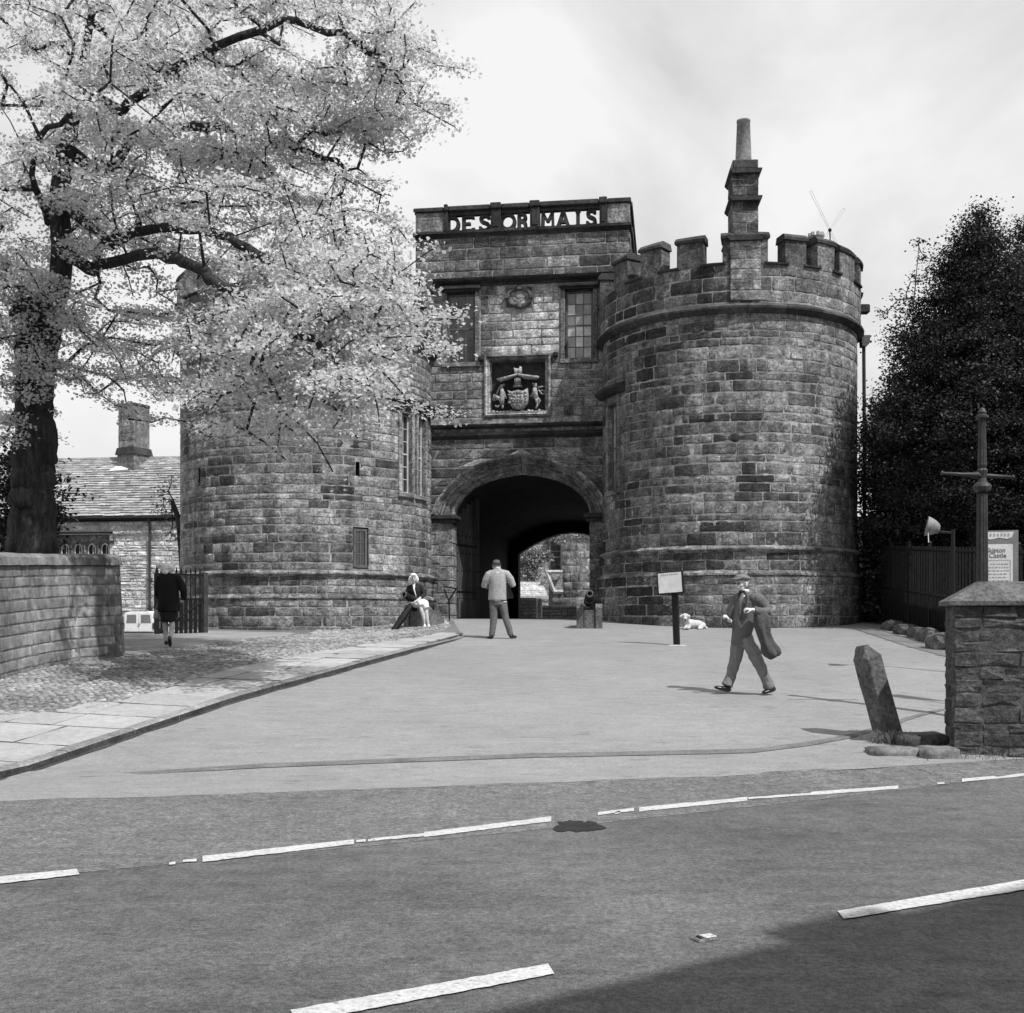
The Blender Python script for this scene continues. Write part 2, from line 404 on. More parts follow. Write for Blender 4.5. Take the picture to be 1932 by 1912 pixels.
def sash_window(parent, M, W, H, cols, rows, frame_mat, glass_mat, depth=-0.16, fw=0.05, bar=0.022, meeting=True, seed=0):
    """a window > frame, pane; M puts x across, y outwards, z up from the sill centre"""
    rng = random.Random(seed)
    mb = MB()
    mb.box(-W/2, -W/2+fw, depth-0.03, depth+0.03, 0, H, M); mb.box(W/2-fw, W/2, depth-0.03, depth+0.03, 0, H, M)
    mb.box(-W/2+fw, W/2-fw, depth-0.028, depth+0.028, 0, fw, M); mb.box(-W/2+fw, W/2-fw, depth-0.028, depth+0.028, H-fw, H, M)
    win = obj('window', mb, frame_mat, parent)
    bars = MB(); iw = W - 2*fw; ih = H - 2*fw
    mid = rows // 2
    for i in range(1, cols):
        x = -W/2 + fw + iw * i / cols; bars.box(x-bar/2, x+bar/2, depth-0.018, depth+0.018, fw, H-fw, M)
    for j in range(1, rows):
        z = fw + ih * j / rows
        bb = bar * 1.9 if (meeting and j == mid) else bar
        bars.box(-W/2+fw, W/2-fw, depth-0.014, depth+(0.024 if bb > bar else 0.014), z-bb/2, z+bb/2, M)
    obj('glazing_bars', bars, frame_mat, win)
    first = None
    for j in range(rows):
        for i in range(cols):
            x0 = -W/2 + fw + iw * i / cols; z0 = fw + ih * j / rows
            mb = MB(); mb.tone = rng.random()
            t1, t2 = rng.uniform(-0.004, 0.004), rng.uniform(-0.004, 0.004)
            mb.add([(x0, depth+t1, z0), (x0+iw/cols, depth-t1, z0), (x0+iw/cols, depth-t1+t2, z0+ih/rows), (x0, depth+t1+t2, z0+ih/rows)], [(0, 1, 2, 3)], M)
            obj('pane', mb, glass_mat, win)
    return win
# ---------------------------------------------------------------- round towers
def ring(mb, c, prof, p0, p1, seg, jit=0.0, seed=0.0, close=True):
    """sweep a profile of (radius, z) round a tower between two angles"""
    n = len(prof); vs_ = []; fs = []
    for k in range(seg+1):
        a = p0 + (p1-p0)*k/seg
        for i, (r_, z) in enumerate(prof):
            j = jit * mnoise.noise(Vector((a*6+seed, i*0.9, seed))) if jit else 0
            vs_.append((c[0]+(r_+j)*math.sin(a), c[1]-(r_+j)*math.cos(a), z + j*0.6))
    for k in range(seg):
        for i in range(n if close else n-1):
            j = (i+1) % n
            fs.append((k*n+i, (k+1)*n+i, (k+1)*n+j, k*n+j))
    if close:
        fs.append(tuple(range(n))[::-1]); fs.append(tuple(seg*n+i for i in range(n)))
    mb.add(vs_, fs)
def round_tower(label, c, r, L, seed, ch, sl, holes, merlons, tonef, group):
    rng = random.Random(seed)
    t = thing('round_tower', label, 'tower', (c[0], c[1], L['ground']), group)
    zl, zs, zc, zk, zt = L['ledge'], L['string'], L['corbel'], L['crenel'], L['top']
    def rad(z): return r + (0.13 if z < zl else 0.06 if z < zs else 0.09 if z > zc + 0.02 else 0.0)
    def Pf(u, v, w_):
        a = u / r; q = rad(v) + w_
        return (c[0] + q*math.sin(a), c[1] - q*math.cos(a), v)
    pc = math.atan2(-c[0], c[1])                                    # angle that faces the camera
    U0, U1 = (pc - R(105))*r, (pc + R(105))*r
    quads = []
    quads += lay(rng, U0, U1, L['ground']-0.15, zl-0.02, ch*1.05, sl, holes)
    quads += lay(rng, U0, U1, zl+0.09, zs-0.06, ch*0.95, sl*0.9, holes)
    quads += lay(rng, U0, U1, zs+0.10, zc-0.04, ch, sl, holes, hj=0.32, minl=0.4, maxl=1.8)
    quads += lay(rng, U0, U1, zc+0.17, zk-0.02, ch*1.08, sl, holes)
    sc = lambda q: qarea(q) * max(0.01, math.cos(qc(q)[0]/r - pc))
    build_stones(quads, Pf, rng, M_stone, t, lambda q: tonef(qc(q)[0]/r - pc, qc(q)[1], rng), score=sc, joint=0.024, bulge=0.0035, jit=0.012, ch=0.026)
    core = MB(); core.tone = 0.5
    us = np.linspace(pc-R(180), pc+R(180), 73)*r
    zz = [L['ground']-0.4, zl-0.001, zl+0.001, zs-0.001, zs+0.001, zc, zc+0.05, zk]
    core_grid(core, list(us), zz, Pf, -0.008, [h for h in holes])
    obj('mortar_core', core, M_mortar, t)
    top = MB(); ring(top, c, [(r+0.06, zk-0.01), (r-0.42, zk-0.01), (r-0.42, zk-1.3), (0.05, zk-1.2)], 0, 2*math.pi, 48, close=False)
    top.tone = 0.4; obj('roof_deck', top, M_dark, t)
    p0, p1 = pc-R(120), pc+R(120)
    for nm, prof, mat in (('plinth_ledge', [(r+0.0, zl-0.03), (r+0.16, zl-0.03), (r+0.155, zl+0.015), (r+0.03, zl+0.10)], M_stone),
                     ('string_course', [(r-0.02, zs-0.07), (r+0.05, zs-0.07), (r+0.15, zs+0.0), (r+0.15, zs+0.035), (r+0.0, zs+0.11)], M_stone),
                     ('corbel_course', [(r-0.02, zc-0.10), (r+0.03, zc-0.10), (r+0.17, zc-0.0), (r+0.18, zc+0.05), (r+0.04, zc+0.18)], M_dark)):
        # a ring of separate curved blocks with thin joints
        n = 15; 
        for i in range(n):
            a, b = p0+(p1-p0)*i/n+0.002, p0+(p1-p0)*(i+1)/n-0.002
            mb = MB(); mb.tone = rng.uniform(0.25, 0.75); ring(mb, c, prof, a, b, 6, 0.014, seed+i)
            obj(nm, mb, mat, t)
    for (a, b) in merlons:
        h = zt - zk; mb = MB(); mb.tone = rng.uniform(0.05, 0.5); dz = rng.uniform(-0.02, 0.02)
        ring(mb, c, [(r+0.09, zk-0.02), (r+0.09, zt-0.17+dz), (r-0.36, zt-0.17+dz), (r-0.36, zk-0.02)], a, b, 5, 0.012, seed+a*9)
        m = obj('merlon', mb, M_stone, t)
        mb = MB(); mb.tone = rng.uniform(0.3, 0.8)
        ring(mb, c, [(r+0.14, zt-0.17+dz), (r+0.15, zt-0.10+dz), (r+0.05, zt+dz), (r-0.34, zt+dz), (r-0.40, zt-0.17+dz)], a-0.012, b+0.012, 5, 0.02, seed+b*7)
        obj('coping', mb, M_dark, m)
        for (ea, eb) in ((a-0.004, a+0.006),):
            pass
    ms = sorted(merlons)
    for (a, b), (a2, b2) in zip(ms[:-1], ms[1:]):
        if a2 - b > 0.6 or a2 - b < 0.02: continue
        mb = MB(); mb.tone = rng.uniform(0.2, 0.6)
        ring(mb, c, [(r+0.09, zk-0.02), (r+0.15, zk-0.01), (r+0.16, zk+0.03), (r+0.02, zk+0.08), (r-0.34, zk+0.08), (r-0.40, zk-0.02)], b-0.02, a2+0.02, 5, 0.015, seed+b*5)
        obj('crenel_sill', mb, M_dark, t)
    return t, Pf
TR = (6.06, 32.05); RR = 3.5
TL = (-5.95, 33.3); RL = 3.6
def zt_(px, py, c, r): return cyl_hit(px, py, c, r)[1]
LR = dict(ground=1.30, ledge=zt_(1385, 1083, TR, RR), string=zt_(1385, 1037, TR, RR), corbel=zt_(1385, 584, TR, RR), crenel=zt_(1300, 508, TR, RR), top=zt_(1300, 448, TR, RR))
LL = dict(ground=1.15, ledge=zt_(560, 1127, TL, RL), string=zt_(560, 1083, TL, RL), corbel=zt_(655, 622, TL, RL), crenel=0, top=0)
LL['crenel'] = LL['corbel'] + (LR['crenel']-LR['corbel']); LL['top'] = LL['crenel'] + (LR['top']-LR['crenel'])
mr = []
for (a, b, y) in ((1158, 1184, 500), (1208, 1247, 470), (1277, 1327, 460), (1363, 1449, 460), (1482, 1521, 465), (1543, 1574, 480), (1584, 1612, 500)):
    mr.append((cyl_hit(a, y, TR, RR+0.09)[0], cyl_hit(b, y, TR, RR+0.09)[0]))
a = mr[-1][1] + 0.16
while a < mr[0][0] + 2*math.pi - 0.4: mr.append((a, a+0.2)); a += 0.38
ml = []; a = -math.pi
while a < math.pi - 0.2: ml.append((a, a+0.22)); a += 0.40
# --- openings
aL0, zL0 = cyl_hit(757, 931, TL, RL); aL1, _ = cyl_hit(776, 931, TL, RL); aL2, _ = cyl_hit(788, 936, TL, RL); aL3, _ = cyl_hit(799, 940, TL, RL)
zLt = zt_(766, 781, TL, RL); zLb = zt_(766, 931, TL, RL)
sa0, sz0 = cyl_hit(668, 1071, TL, RL); sa1, sz1 = cyl_hit(694, 998, TL, RL)
slit, slz = cyl_hit(376, 898, TL, RL)
slit2, slz2 = cyl_hit(675, 886, TL, RL)
wr0, wrz = cyl_hit(1151, 928, TR, RR); wr1, wrt = cyl_hit(1166, 759, TR, RR)
holes_l = [(aL0*RL-0.10, aL3*RL+0.22, zLb-0.05, zLt+0.05), (sa0*RL-0.03, sa1*RL+0.03, sz0-0.03, sz1+0.03), (slit*RL-0.05, slit*RL+0.05, slz-0.27, slz+0.27), (slit2*RL-0.06, slit2*RL+0.06, slz2-0.2, slz2+0.2)]
holes_r = [((wr0-0.02)*RR-0.05, wr1*RR+0.05, wrz-0.05, wrt+0.05)]
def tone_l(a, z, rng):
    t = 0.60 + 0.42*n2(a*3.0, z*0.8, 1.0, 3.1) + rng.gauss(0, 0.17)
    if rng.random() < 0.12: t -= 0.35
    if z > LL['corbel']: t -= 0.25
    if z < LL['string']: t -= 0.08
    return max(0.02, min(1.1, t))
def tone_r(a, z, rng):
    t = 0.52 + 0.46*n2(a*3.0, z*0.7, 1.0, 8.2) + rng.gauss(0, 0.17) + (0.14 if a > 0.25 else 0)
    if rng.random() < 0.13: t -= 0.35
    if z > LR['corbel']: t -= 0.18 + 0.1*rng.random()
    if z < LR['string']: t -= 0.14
    if a < -0.5: t -= 0.12  # left flank's shade and soot, right flank's sunlight, set in the stone tone
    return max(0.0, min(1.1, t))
GRP = 'pair of round battlemented towers flanking the gate arch'
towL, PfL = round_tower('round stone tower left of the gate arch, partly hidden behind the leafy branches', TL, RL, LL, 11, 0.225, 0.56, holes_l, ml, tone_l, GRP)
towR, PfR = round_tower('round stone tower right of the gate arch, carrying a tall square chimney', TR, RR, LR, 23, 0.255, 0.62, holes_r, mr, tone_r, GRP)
def tangent(c, r, a, z, w_=0.0):
    en = Vector((math.sin(a), -math.cos(a), 0)); ex = Vector((math.cos(a), math.sin(a), 0))
    return frame_fn((c[0]+(r+w_)*en.x, c[1]+(r+w_)*en.y, z), ex, en)
def stone_surround(parent, M, W, H, jw=0.13, proud=0.035, depth=0.30, tone=0.7, mat=None, head=0.16, sill=0.12):
    for (x0, x1, z0, z1, nm) in ((-W/2-jw, -W/2, 0, H, 'jamb'), (W/2, W/2+jw, 0, H, 'jamb'), (-W/2-jw, W/2+jw, H, H+head, 'lintel'), (-W/2-jw-0.02, W/2+jw+0.02, -sill, 0, 'sill')):
        mb = MB(); mb.tone = tone + random.Random(int(x0*1000)).uniform(-0.1, 0.1)
        mb.box(x0, x1, -depth, proud + (0.03 if nm == 'sill' else 0), z0, z1, M, 0.012); obj(nm, mb, mat or M_stone, parent)
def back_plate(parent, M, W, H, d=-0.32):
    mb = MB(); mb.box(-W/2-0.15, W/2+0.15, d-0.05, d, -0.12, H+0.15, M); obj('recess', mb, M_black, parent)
H_ = zLt - zLb
for (a0, a1, sd) in ((aL0, aL1, 1), (aL2, aL3 + 0.03, 2)):
    am = (a0+a1)/2; W = (a1-a0)*RL
    M = tangent(TL, RL, am, zLb)
    wdw = sash_window(towL, M, W, H_, 2, 6, M_woodpale, M_glass, depth=-0.14, seed=sd)
    stone_surround(wdw, M, W, H_, jw=0.12, head=0.2, tone=0.75); back_plate(wdw, M, W, H_)
h0, hz = cyl_hit(740, 748, TL, RL)
for i, (dz, o, th_) in enumerate(((0.0, 0.26, 0.14), (-0.16, 0.12, 0.13))):
    mb = MB(); mb.tone = 0.35
    ring(mb, TL, [(RL-0.05, hz+dz-th_), (RL+o*0.6, hz+dz-th_), (RL+o, hz+dz-0.05), (RL+o, hz+dz), (RL-0.05, hz+dz+0.06)], aL0-0.10, aL3+0.20, 10, 0.008, 5+i)
    obj('window_hood', mb, M_dark, towL)
M = tangent(TL, RL, (sa0+sa1)/2, sz0); W = (sa1-sa0)*RL; H_ = sz1-sz0
wdw = sash_window(towL, M, W, H_, 2, 3, M_woodgrey, M_glass, depth=-0.07, fw=0.07, meeting=False, seed=4)
back_plate(wdw, M, W, H_, -0.2)
for (a, z, hw, hh) in ((slit, slz, 0.05, 0.27), (slit2, slz2, 0.06, 0.2)):
    mb = MB(); M = tangent(TL, RL, a, z-hh); mb.box(-hw-0.1, hw+0.1, -0.35, -0.25, -0.1, 2*hh+0.1, M)
    for s in (-1, 1): mb.box(*sorted((s*hw, s*(hw+0.08))), -0.25, -0.01, -0.05, 2*hh+0.05, M)
    obj('arrow_slit', mb, M_dark, towL)
# right tower's side window, seen edge on
M = tangent(TR, RR, (wr0-0.02+wr1)/2, wrz); W = (wr1-wr0+0.02)*RR; H_ = wrt-wrz
wdw = sash_window(towR, M, W, H_, 3, 6, M_woodgrey, M_glasssky, depth=-0.13, seed=7)
stone_surround(wdw, M, W, H_, jw=0.14, head=0.22, tone=0.4); back_plate(wdw, M, W, H_)
mb = MB(); mb.tone = 0.2; ring(mb, TR, [(RR-0.05, wrt+0.22), (RR+0.16, wrt+0.24), (RR+0.28, wrt+0.34), (RR+0.28, wrt+0.42), (RR-0.05, wrt+0.52)], wr0-0.16, wr1+0.10, 8, 0.008, 2)
obj('window_hood', mb, M_dark, towR)
# --- the square chimney on the right tower
rngc = random.Random(5)
pb = at(1407, 578, TR[1]-RR-0.12); fc = frame_fn((pb.x, pb.y, 0), Vector((1, -0.07, 0)), Vector((-0.07, -1, 0)))
def zc_(py): return at(1407, py, pb.y).z
m_px = pb.y / F / 0.985
z0, z1, z2, z3, z4, z5 = zc_(579), zc_(445), zc_(371), zc_(319), zc_(300), zc_(214)
W1 = 57*m_px; W2 = 49*m_px; D1 = 1.05
chm = MB(); chm.tone = 0.3
chm.box(-W1/2+0.012, W1/2-0.012, -D1, -0.012, z0+0.16, z1, fc); chm.box(-W2/2+0.012, W2/2-0.012, -D1+0.1, -0.062, z1, z4, fc)
chim = obj('chimney', chm, M_mortar, towR)
def chstones(w_, za, zb, n, face, base):
    hh = (zb-za)/n
    for i in range(n):
        a = za+i*hh; cut = rngc.uniform(-0.2, 0.2)*w_
        for (x0, x1) in ((-w_/2, cut), (cut, w_/2)):
            mb = MB(); mb.tone = base + rngc.uniform(-0.25, 0.3)
            stone_into(mb, [(x0, a), (x1, a), (x1, a+hh), (x0, a+hh)], face, rngc, joint=0.016, bulge=0.004, ch=0.012)
            obj('stone', mb, M_stone, chim)
front = lambda off: (lambda u, v, w_: fc @ Vector((u, off + w_, v)))
left = lambda x, yc: (lambda u, v, w_: fc @ Vector((x - w_, yc - u, v)))
chstones(W1, z0+0.16, z1-0.05, 6, front(0.0), 0.62); chstones(D1, z0+0.16, z1-0.05, 6, left(-W1/2, -D1/2), 0.3)  # sunlit front and shaded left side put into the stone tone
chstones(W2, z1+0.05, z2-0.05, 3, front(-0.05), 0.25); chstones(W2, z2+0.05, z3-0.03, 3, front(-0.05), 0.15)
chstones(D1-0.2, z1+0.05, z2-0.05, 3, left(-W2/2, -D1/2), 0.2); chstones(D1-0.2, z2+0.05, z3-0.03, 3, left(-W2/2, -D1/2), 0.15)
for (z, hw, h) in ((z1, 0.10, 0.13), (z2, 0.075, 0.11), (z3, 0.07, 0.11)):
    mb = MB(); mb.tone = 0.25; ww = W2 if z > z1 else W1
    mb.prism([(-ww/2-hw, z), (ww/2+hw, z), (ww/2+hw, z-0.035), (ww/2, z-h), (-ww/2, z-h), (-ww/2-hw, z-0.035)], -D1-hw*0.5, hw, fc)
    obj('ledge', mb, M_dark, chim)
mb = MB(); mb.tone = 0.4; mb.box(-W2/2+0.02, W2/2-0.03, -D1+0.1, -0.03, z4-0.22, z4, fc, 0.02); obj('cap', mb, M_dark, chim)
mb = MB(); mb.tone = 0.6
mb.lathe([(0.215, z4-0.02), (0.205, z4+0.1), (0.165, z5-0.05), (0.175, z5-0.04), (0.175, z5), (0.14, z5), (0.14, z4)], 18, fc @ Matrix.Translation((0, -D1/2+0.1, 0)))
obj('chimney_pot', mb, gmat('buff_clay_pot', 0.20, ((3, 0.2), (12, 0.2)), bump=(20, 0.3, 0.01)), chim, smooth=True)
mb = MB(); mb.box(-0.14, 0.16, -0.2, -0.02, z0-0.02, z0+0.16, fc, 0.03); obj('drain_hole', mb, M_black, chim)
# small crowned pot on the roof behind the battlements
p = at(1540, 490, 33.2); zb = p.z - 0.9; zt2 = at(1540, 441, 33.2).z
mb = MB(); mb.tone = 0.8; mb.box(p.x-0.28, p.x+0.28, p.y-0.25, p.y+0.25, zb, p.z+0.12); mb.lathe([(0.2, p.z+0.12), (0.17, zt2-0.38), (0.24, zt2-0.3), (0.24, zt2-0.24), (0.17, zt2-0.2), (0.23, zt2-0.1), (0.13, zt2-0.1)], 12, Matrix.Translation((p.x, p.y, 0)))
for k in range(8):
    a = k*math.pi/4; mb.box(p.x+0.19*math.cos(a)-0.04, p.x+0.19*math.cos(a)+0.04, p.y+0.19*math.sin(a)-0.04, p.y+0.19*math.sin(a)+0.04, zt2-0.1, zt2)
obj('chimney_pot', mb, M_relief, towR)
# water spout, hopper and downpipe on the right flank
def flank(px, py): return at(px, py, TR[1]-0.55)
p = flank(1634, 584); mb = MB(); mb.tone = 0.3; mb.box(p.x-0.35, p.x+0.08, p.y-0.13, p.y+0.13, p.z-0.12, p.z+0.12, bev=0.03); obj('water_spout', mb, M_dark, towR)
p = flank(1631, 645); mb = MB(); mb.prism([(p.x-0.12, p.z+0.15), (p.x+0.15, p.z+0.15), (p.x+0.15, p.z+0.1), (p.x+0.11, p.z+0.08), (p.x+0.11, p.z-0.06), (p.x+0.03, p.z-0.15), (p.x-0.1, p.z-0.15)], p.y-0.14, p.y+0.12)
hp = obj('hopper', mb, M_coping, towR)
pe = flank(1631, 1040); mb = MB(); mb.tube([(p.x-0.02, p.y, p.z-0.1), (pe.x, pe.y, (p.z+pe.z)/2), (pe.x, pe.y, 1.4)], 0.05, 8)
for zz in (3.4, 5.2, 7.0): mb.box(pe.x-0.09, pe.x+0.07, pe.y-0.06, pe.y+0.06, zz, zz+0.08)
obj('downpipe', mb, M_irongrey, towR)
# ---------------------------------------------------------------- gatehouse between the towers
TH = R(8.0); e1 = Vector((math.cos(TH), -math.sin(TH), 0)); e2 = Vector((math.sin(TH), math.cos(TH), 0)); G0 = Vector((0.25, 32.95, 0))
def Gp(s, z, w_=0.0): return G0 + e1*s - e2*w_ + Vector((0, 0, z))
def gh(px, py, w_=0.0):
    p = plane_hit(px, py, G0 - e2*w_, e2); d = p - G0; return d.dot(e1), p.z
MG = frame_fn(G0, e1, -e2)                                           # x along the wall, y outwards, z up
gate = thing('gatehouse', 'stone gatehouse block with pierced lettering on its parapet above the wide gate arch', 'gatehouse', Gp(0, 1.6))
rngg = random.Random(41)
zz_ = lambda py: gh(982, py)[1]
ZC0, ZC1, ZU0, ZU1, ZL0, ZL1, ZP0, ZP1 = [zz_(q) for q in (827, 800, 537, 524, 444, 432, 393, 384)]
SL, SR_ = gh(784, 470)[0], gh(1188, 470)[0]
def Pg(u, v, w_): return Gp(u, v, w_)
# arch profile in (s, z): left half measured, mirrored about the apex
def zp6(X, Y): return gh(603.7 + X*0.3472, 805 + Y*0.3472)
inner_px = [(722, 480), (734, 432), (768, 378), (828, 325), (905, 288), (995, 264), (1090, 249)]
outer_px = [(607, 480), (638, 402), (697, 322), (770, 256), (852, 212), (945, 178), (1090, 147)]
ap_s = zp6(1090, 249)[0]
inn = [zp6(*q) for q in inner_px]; out_ = [zp6(*q) for q in outer_px]
def half(pts): 
    s0 = ap_s; return [(abs(p[0]-s0), p[1]) for p in pts]
hin, hout = half(inn), half(out_)
hw_j = hin[0][0]; zspring = hin[0][1]
def interp_h(h, z):
    zs_ = [p[1] for p in h]; xs = [p[0] for p in h]
    return float(np.interp(z, zs_, xs))
def clip_arch(z):
    if z < zspring: return (ap_s-hw_j-0.02, ap_s+hw_j+0.02)
    if z >= hout[-1][1] - 0.02: return None
    a = interp_h(hout, z) - 0.17; return (ap_s-a, ap_s+a)
wins = []
for (x0, x1, y0, y1) in ((843, 896, 552, 685), (1066, 1119, 546, 677)):
    xm, ym = (x0+x1)/2, (y0+y1)/2
    wins.append((gh(x0, ym)[0], gh(x1, ym)[0], gh(xm, y1)[1], gh(xm, y0)[1]))
aps = (gh(914, 726)[0], gh(1039, 726)[0], zz_(786), zz_(669))
med = (gh(954, 561)[0], gh(1005, 561)[0], zz_(581), zz_(541))
fr = lambda h, a, b: (h[0]-a, h[1]+a, h[2]-b, h[3]+b*1.2)
WL = (-3.5, 3.2)
quads = lay(rngg, WL[0], WL[1], 1.35, ZC0, 0.28, 0.8, [], clip_arch)
quads += lay(rngg, WL[0], WL[1], ZC1, ZU0, 0.26, 0.56, [fr(wins[0], 0.17, 0.13), fr(wins[1], 0.17, 0.13), aps, med])
quads += lay(rngg, SL, SR_, ZU1, ZL0, 0.275, 0.62)
def tone_g(q):
    u, v = qc(q); t = 0.50 + 0.35*n2(u, v, 0.9, 5.5) + rngg.gauss(0, 0.15)
    if ZC1 < v < ZU0:
        t += 0.02
        if abs(u-0.1) < 1.0 and v > aps[3]: t += 0.62              # clean pale stone between the windows
    if v > ZU1: t -= 0.12
    if v < ZC0: t -= 0.05
    return max(0.02, min(1.35, t))
build_stones(quads, Pg, rngg, M_stone, gate, tone_g, joint=0.023, bulge=0.003, ch=0.025, jit=0.009)
core = MB(); core.tone = 0.5
holes = list(wins) + [aps]
core_grid(core, [WL[0], WL[1]], [ZC1-0.02, ZU1], Pg, -0.011, holes)
core_grid(core, [SL+0.01, SR_-0.01], [ZU0, ZL0], Pg, -0.011)
N_ = 40; us = np.linspace(-hout[0][0]+0.03, hout[0][0]-0.03, N_+1)
zs_o = [p[1] for p in hout]
hx = [p[0] for p in hout][::-1]; hz_ = [p[1] for p in hout][::-1]
for a, b in zip(us[:-1], us[1:]):
    za = float(np.interp(abs(a), hx, hz_)) - 0.04; zb = float(np.interp(abs(b), hx, hz_)) - 0.04
    core.add([Pg(ap_s+a, za, -0.011), Pg(ap_s+b, zb, -0.011), Pg(ap_s+b, ZC1, -0.011), Pg(ap_s+a, ZC1, -0.011)], [(0, 1, 2, 3)])
core_grid(core, [WL[0], ap_s-hout[0][0]+0.03], [1.2, ZC1], Pg, -0.011); core_grid(core, [ap_s+hout[0][0]-0.03, WL[1]], [1.2, ZC1], Pg, -0.011)
core_grid(core, [ap_s-hout[0][0], ap_s-hw_j-0.01], [1.2, zspring], Pg, -0.013); core_grid(core, [ap_s+hw_j+0.01, ap_s+hout[0][0]], [1.2, zspring], Pg, -0.013)
obj('mortar_core', core, M_mortar, gate)
DEP = 9.0
body = MB(); body.tone = 0.4
for (q) in ([(SR_, ZC1), (SR_, ZL0)], [(SL, ZC1), (SL, ZL0)]):
    s = q[0][0]; body.add([Gp(s, q[0][1], -0.012), Gp(s, q[0][1], -DEP), Gp(s, q[1][1], -DEP), Gp(s, q[1][1], -0.012)], [(0, 1, 2, 3)])
body.add([Gp(SL, ZL0, -0.3), Gp(SR_, ZL0, -0.3), Gp(SR_, ZL0, -DEP), Gp(SL, ZL0, -DEP)], [(0, 1, 2, 3)])
body.add([Gp(SL, ZC1+0.3, -DEP), Gp(SR_, ZC1+0.3, -DEP), Gp(SR_, ZL0, -DEP), Gp(SL, ZL0, -DEP)], [(0, 1, 2, 3)])
obj('side_walls', body, M_dark, gate)
# stones of the right return wall
sq = lay(rngg, 0.05, 6.0, ZU1-1.5, ZL0, 0.32, 0.8)
build_stones(sq, lambda u, v, w_: Gp(SR_ + w_ + 0.012, v, -u), rngg, M_stone, gate, lambda q: rngg.uniform(0.1, 0.5), name='return_stone', limit=120, joint=0.03)
# --- passage
dz_f = 0.45
pf = [(ap_s-hw_j-0.22, 1.3)] + [(ap_s-h[0]-0.22, h[1]+0.12) for h in hin] + [(ap_s+h[0]+0.22, h[1]+0.12) for h in hin[::-1]] + [(ap_s+hw_j+0.22, 1.3)]
BW = 11.0
bk_px = [(982, 1175), (982, 1047), (990, 1041), (1011, 1028), (1035, 1017), (1060, 1009), (1081, 1007)]
bk = [gh(px, py, -BW) for (px, py) in bk_px]; cb = bk[-1][0]
bk = bk + [(2*cb-p[0], p[1]) for p in bk[:-1]][::-1]
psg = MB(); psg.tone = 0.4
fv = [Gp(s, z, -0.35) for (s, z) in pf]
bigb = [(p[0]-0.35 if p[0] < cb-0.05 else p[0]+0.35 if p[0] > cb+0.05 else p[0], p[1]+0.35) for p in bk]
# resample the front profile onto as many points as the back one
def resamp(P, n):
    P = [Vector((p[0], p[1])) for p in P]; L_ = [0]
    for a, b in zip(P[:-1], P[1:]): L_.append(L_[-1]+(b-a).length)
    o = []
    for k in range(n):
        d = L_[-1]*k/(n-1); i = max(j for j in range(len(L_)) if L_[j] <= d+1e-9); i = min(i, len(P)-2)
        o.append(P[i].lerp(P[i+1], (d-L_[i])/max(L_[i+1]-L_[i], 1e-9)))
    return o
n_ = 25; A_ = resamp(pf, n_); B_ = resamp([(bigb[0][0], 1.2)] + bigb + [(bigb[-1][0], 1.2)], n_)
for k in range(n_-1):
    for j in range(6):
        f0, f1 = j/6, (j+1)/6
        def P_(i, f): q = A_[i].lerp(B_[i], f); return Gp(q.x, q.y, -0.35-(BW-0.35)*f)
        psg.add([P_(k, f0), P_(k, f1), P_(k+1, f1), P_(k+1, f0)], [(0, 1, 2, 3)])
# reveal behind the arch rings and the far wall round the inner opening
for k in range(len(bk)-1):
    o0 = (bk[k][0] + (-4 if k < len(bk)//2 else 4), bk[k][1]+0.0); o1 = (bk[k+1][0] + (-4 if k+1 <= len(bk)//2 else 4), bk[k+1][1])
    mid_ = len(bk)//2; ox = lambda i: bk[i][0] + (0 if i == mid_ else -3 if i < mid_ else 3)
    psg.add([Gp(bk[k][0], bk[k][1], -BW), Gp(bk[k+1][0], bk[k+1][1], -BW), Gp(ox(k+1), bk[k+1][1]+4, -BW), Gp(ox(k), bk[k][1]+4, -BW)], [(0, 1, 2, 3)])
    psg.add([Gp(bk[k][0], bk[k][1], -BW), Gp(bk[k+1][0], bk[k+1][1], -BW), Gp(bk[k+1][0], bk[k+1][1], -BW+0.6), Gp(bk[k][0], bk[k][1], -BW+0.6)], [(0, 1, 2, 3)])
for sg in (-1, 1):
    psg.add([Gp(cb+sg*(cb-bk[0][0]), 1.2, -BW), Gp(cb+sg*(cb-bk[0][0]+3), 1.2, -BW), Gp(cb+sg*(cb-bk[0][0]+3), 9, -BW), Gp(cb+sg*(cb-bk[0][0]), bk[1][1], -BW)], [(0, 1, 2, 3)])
obj('passage', psg, M_shade, gate)
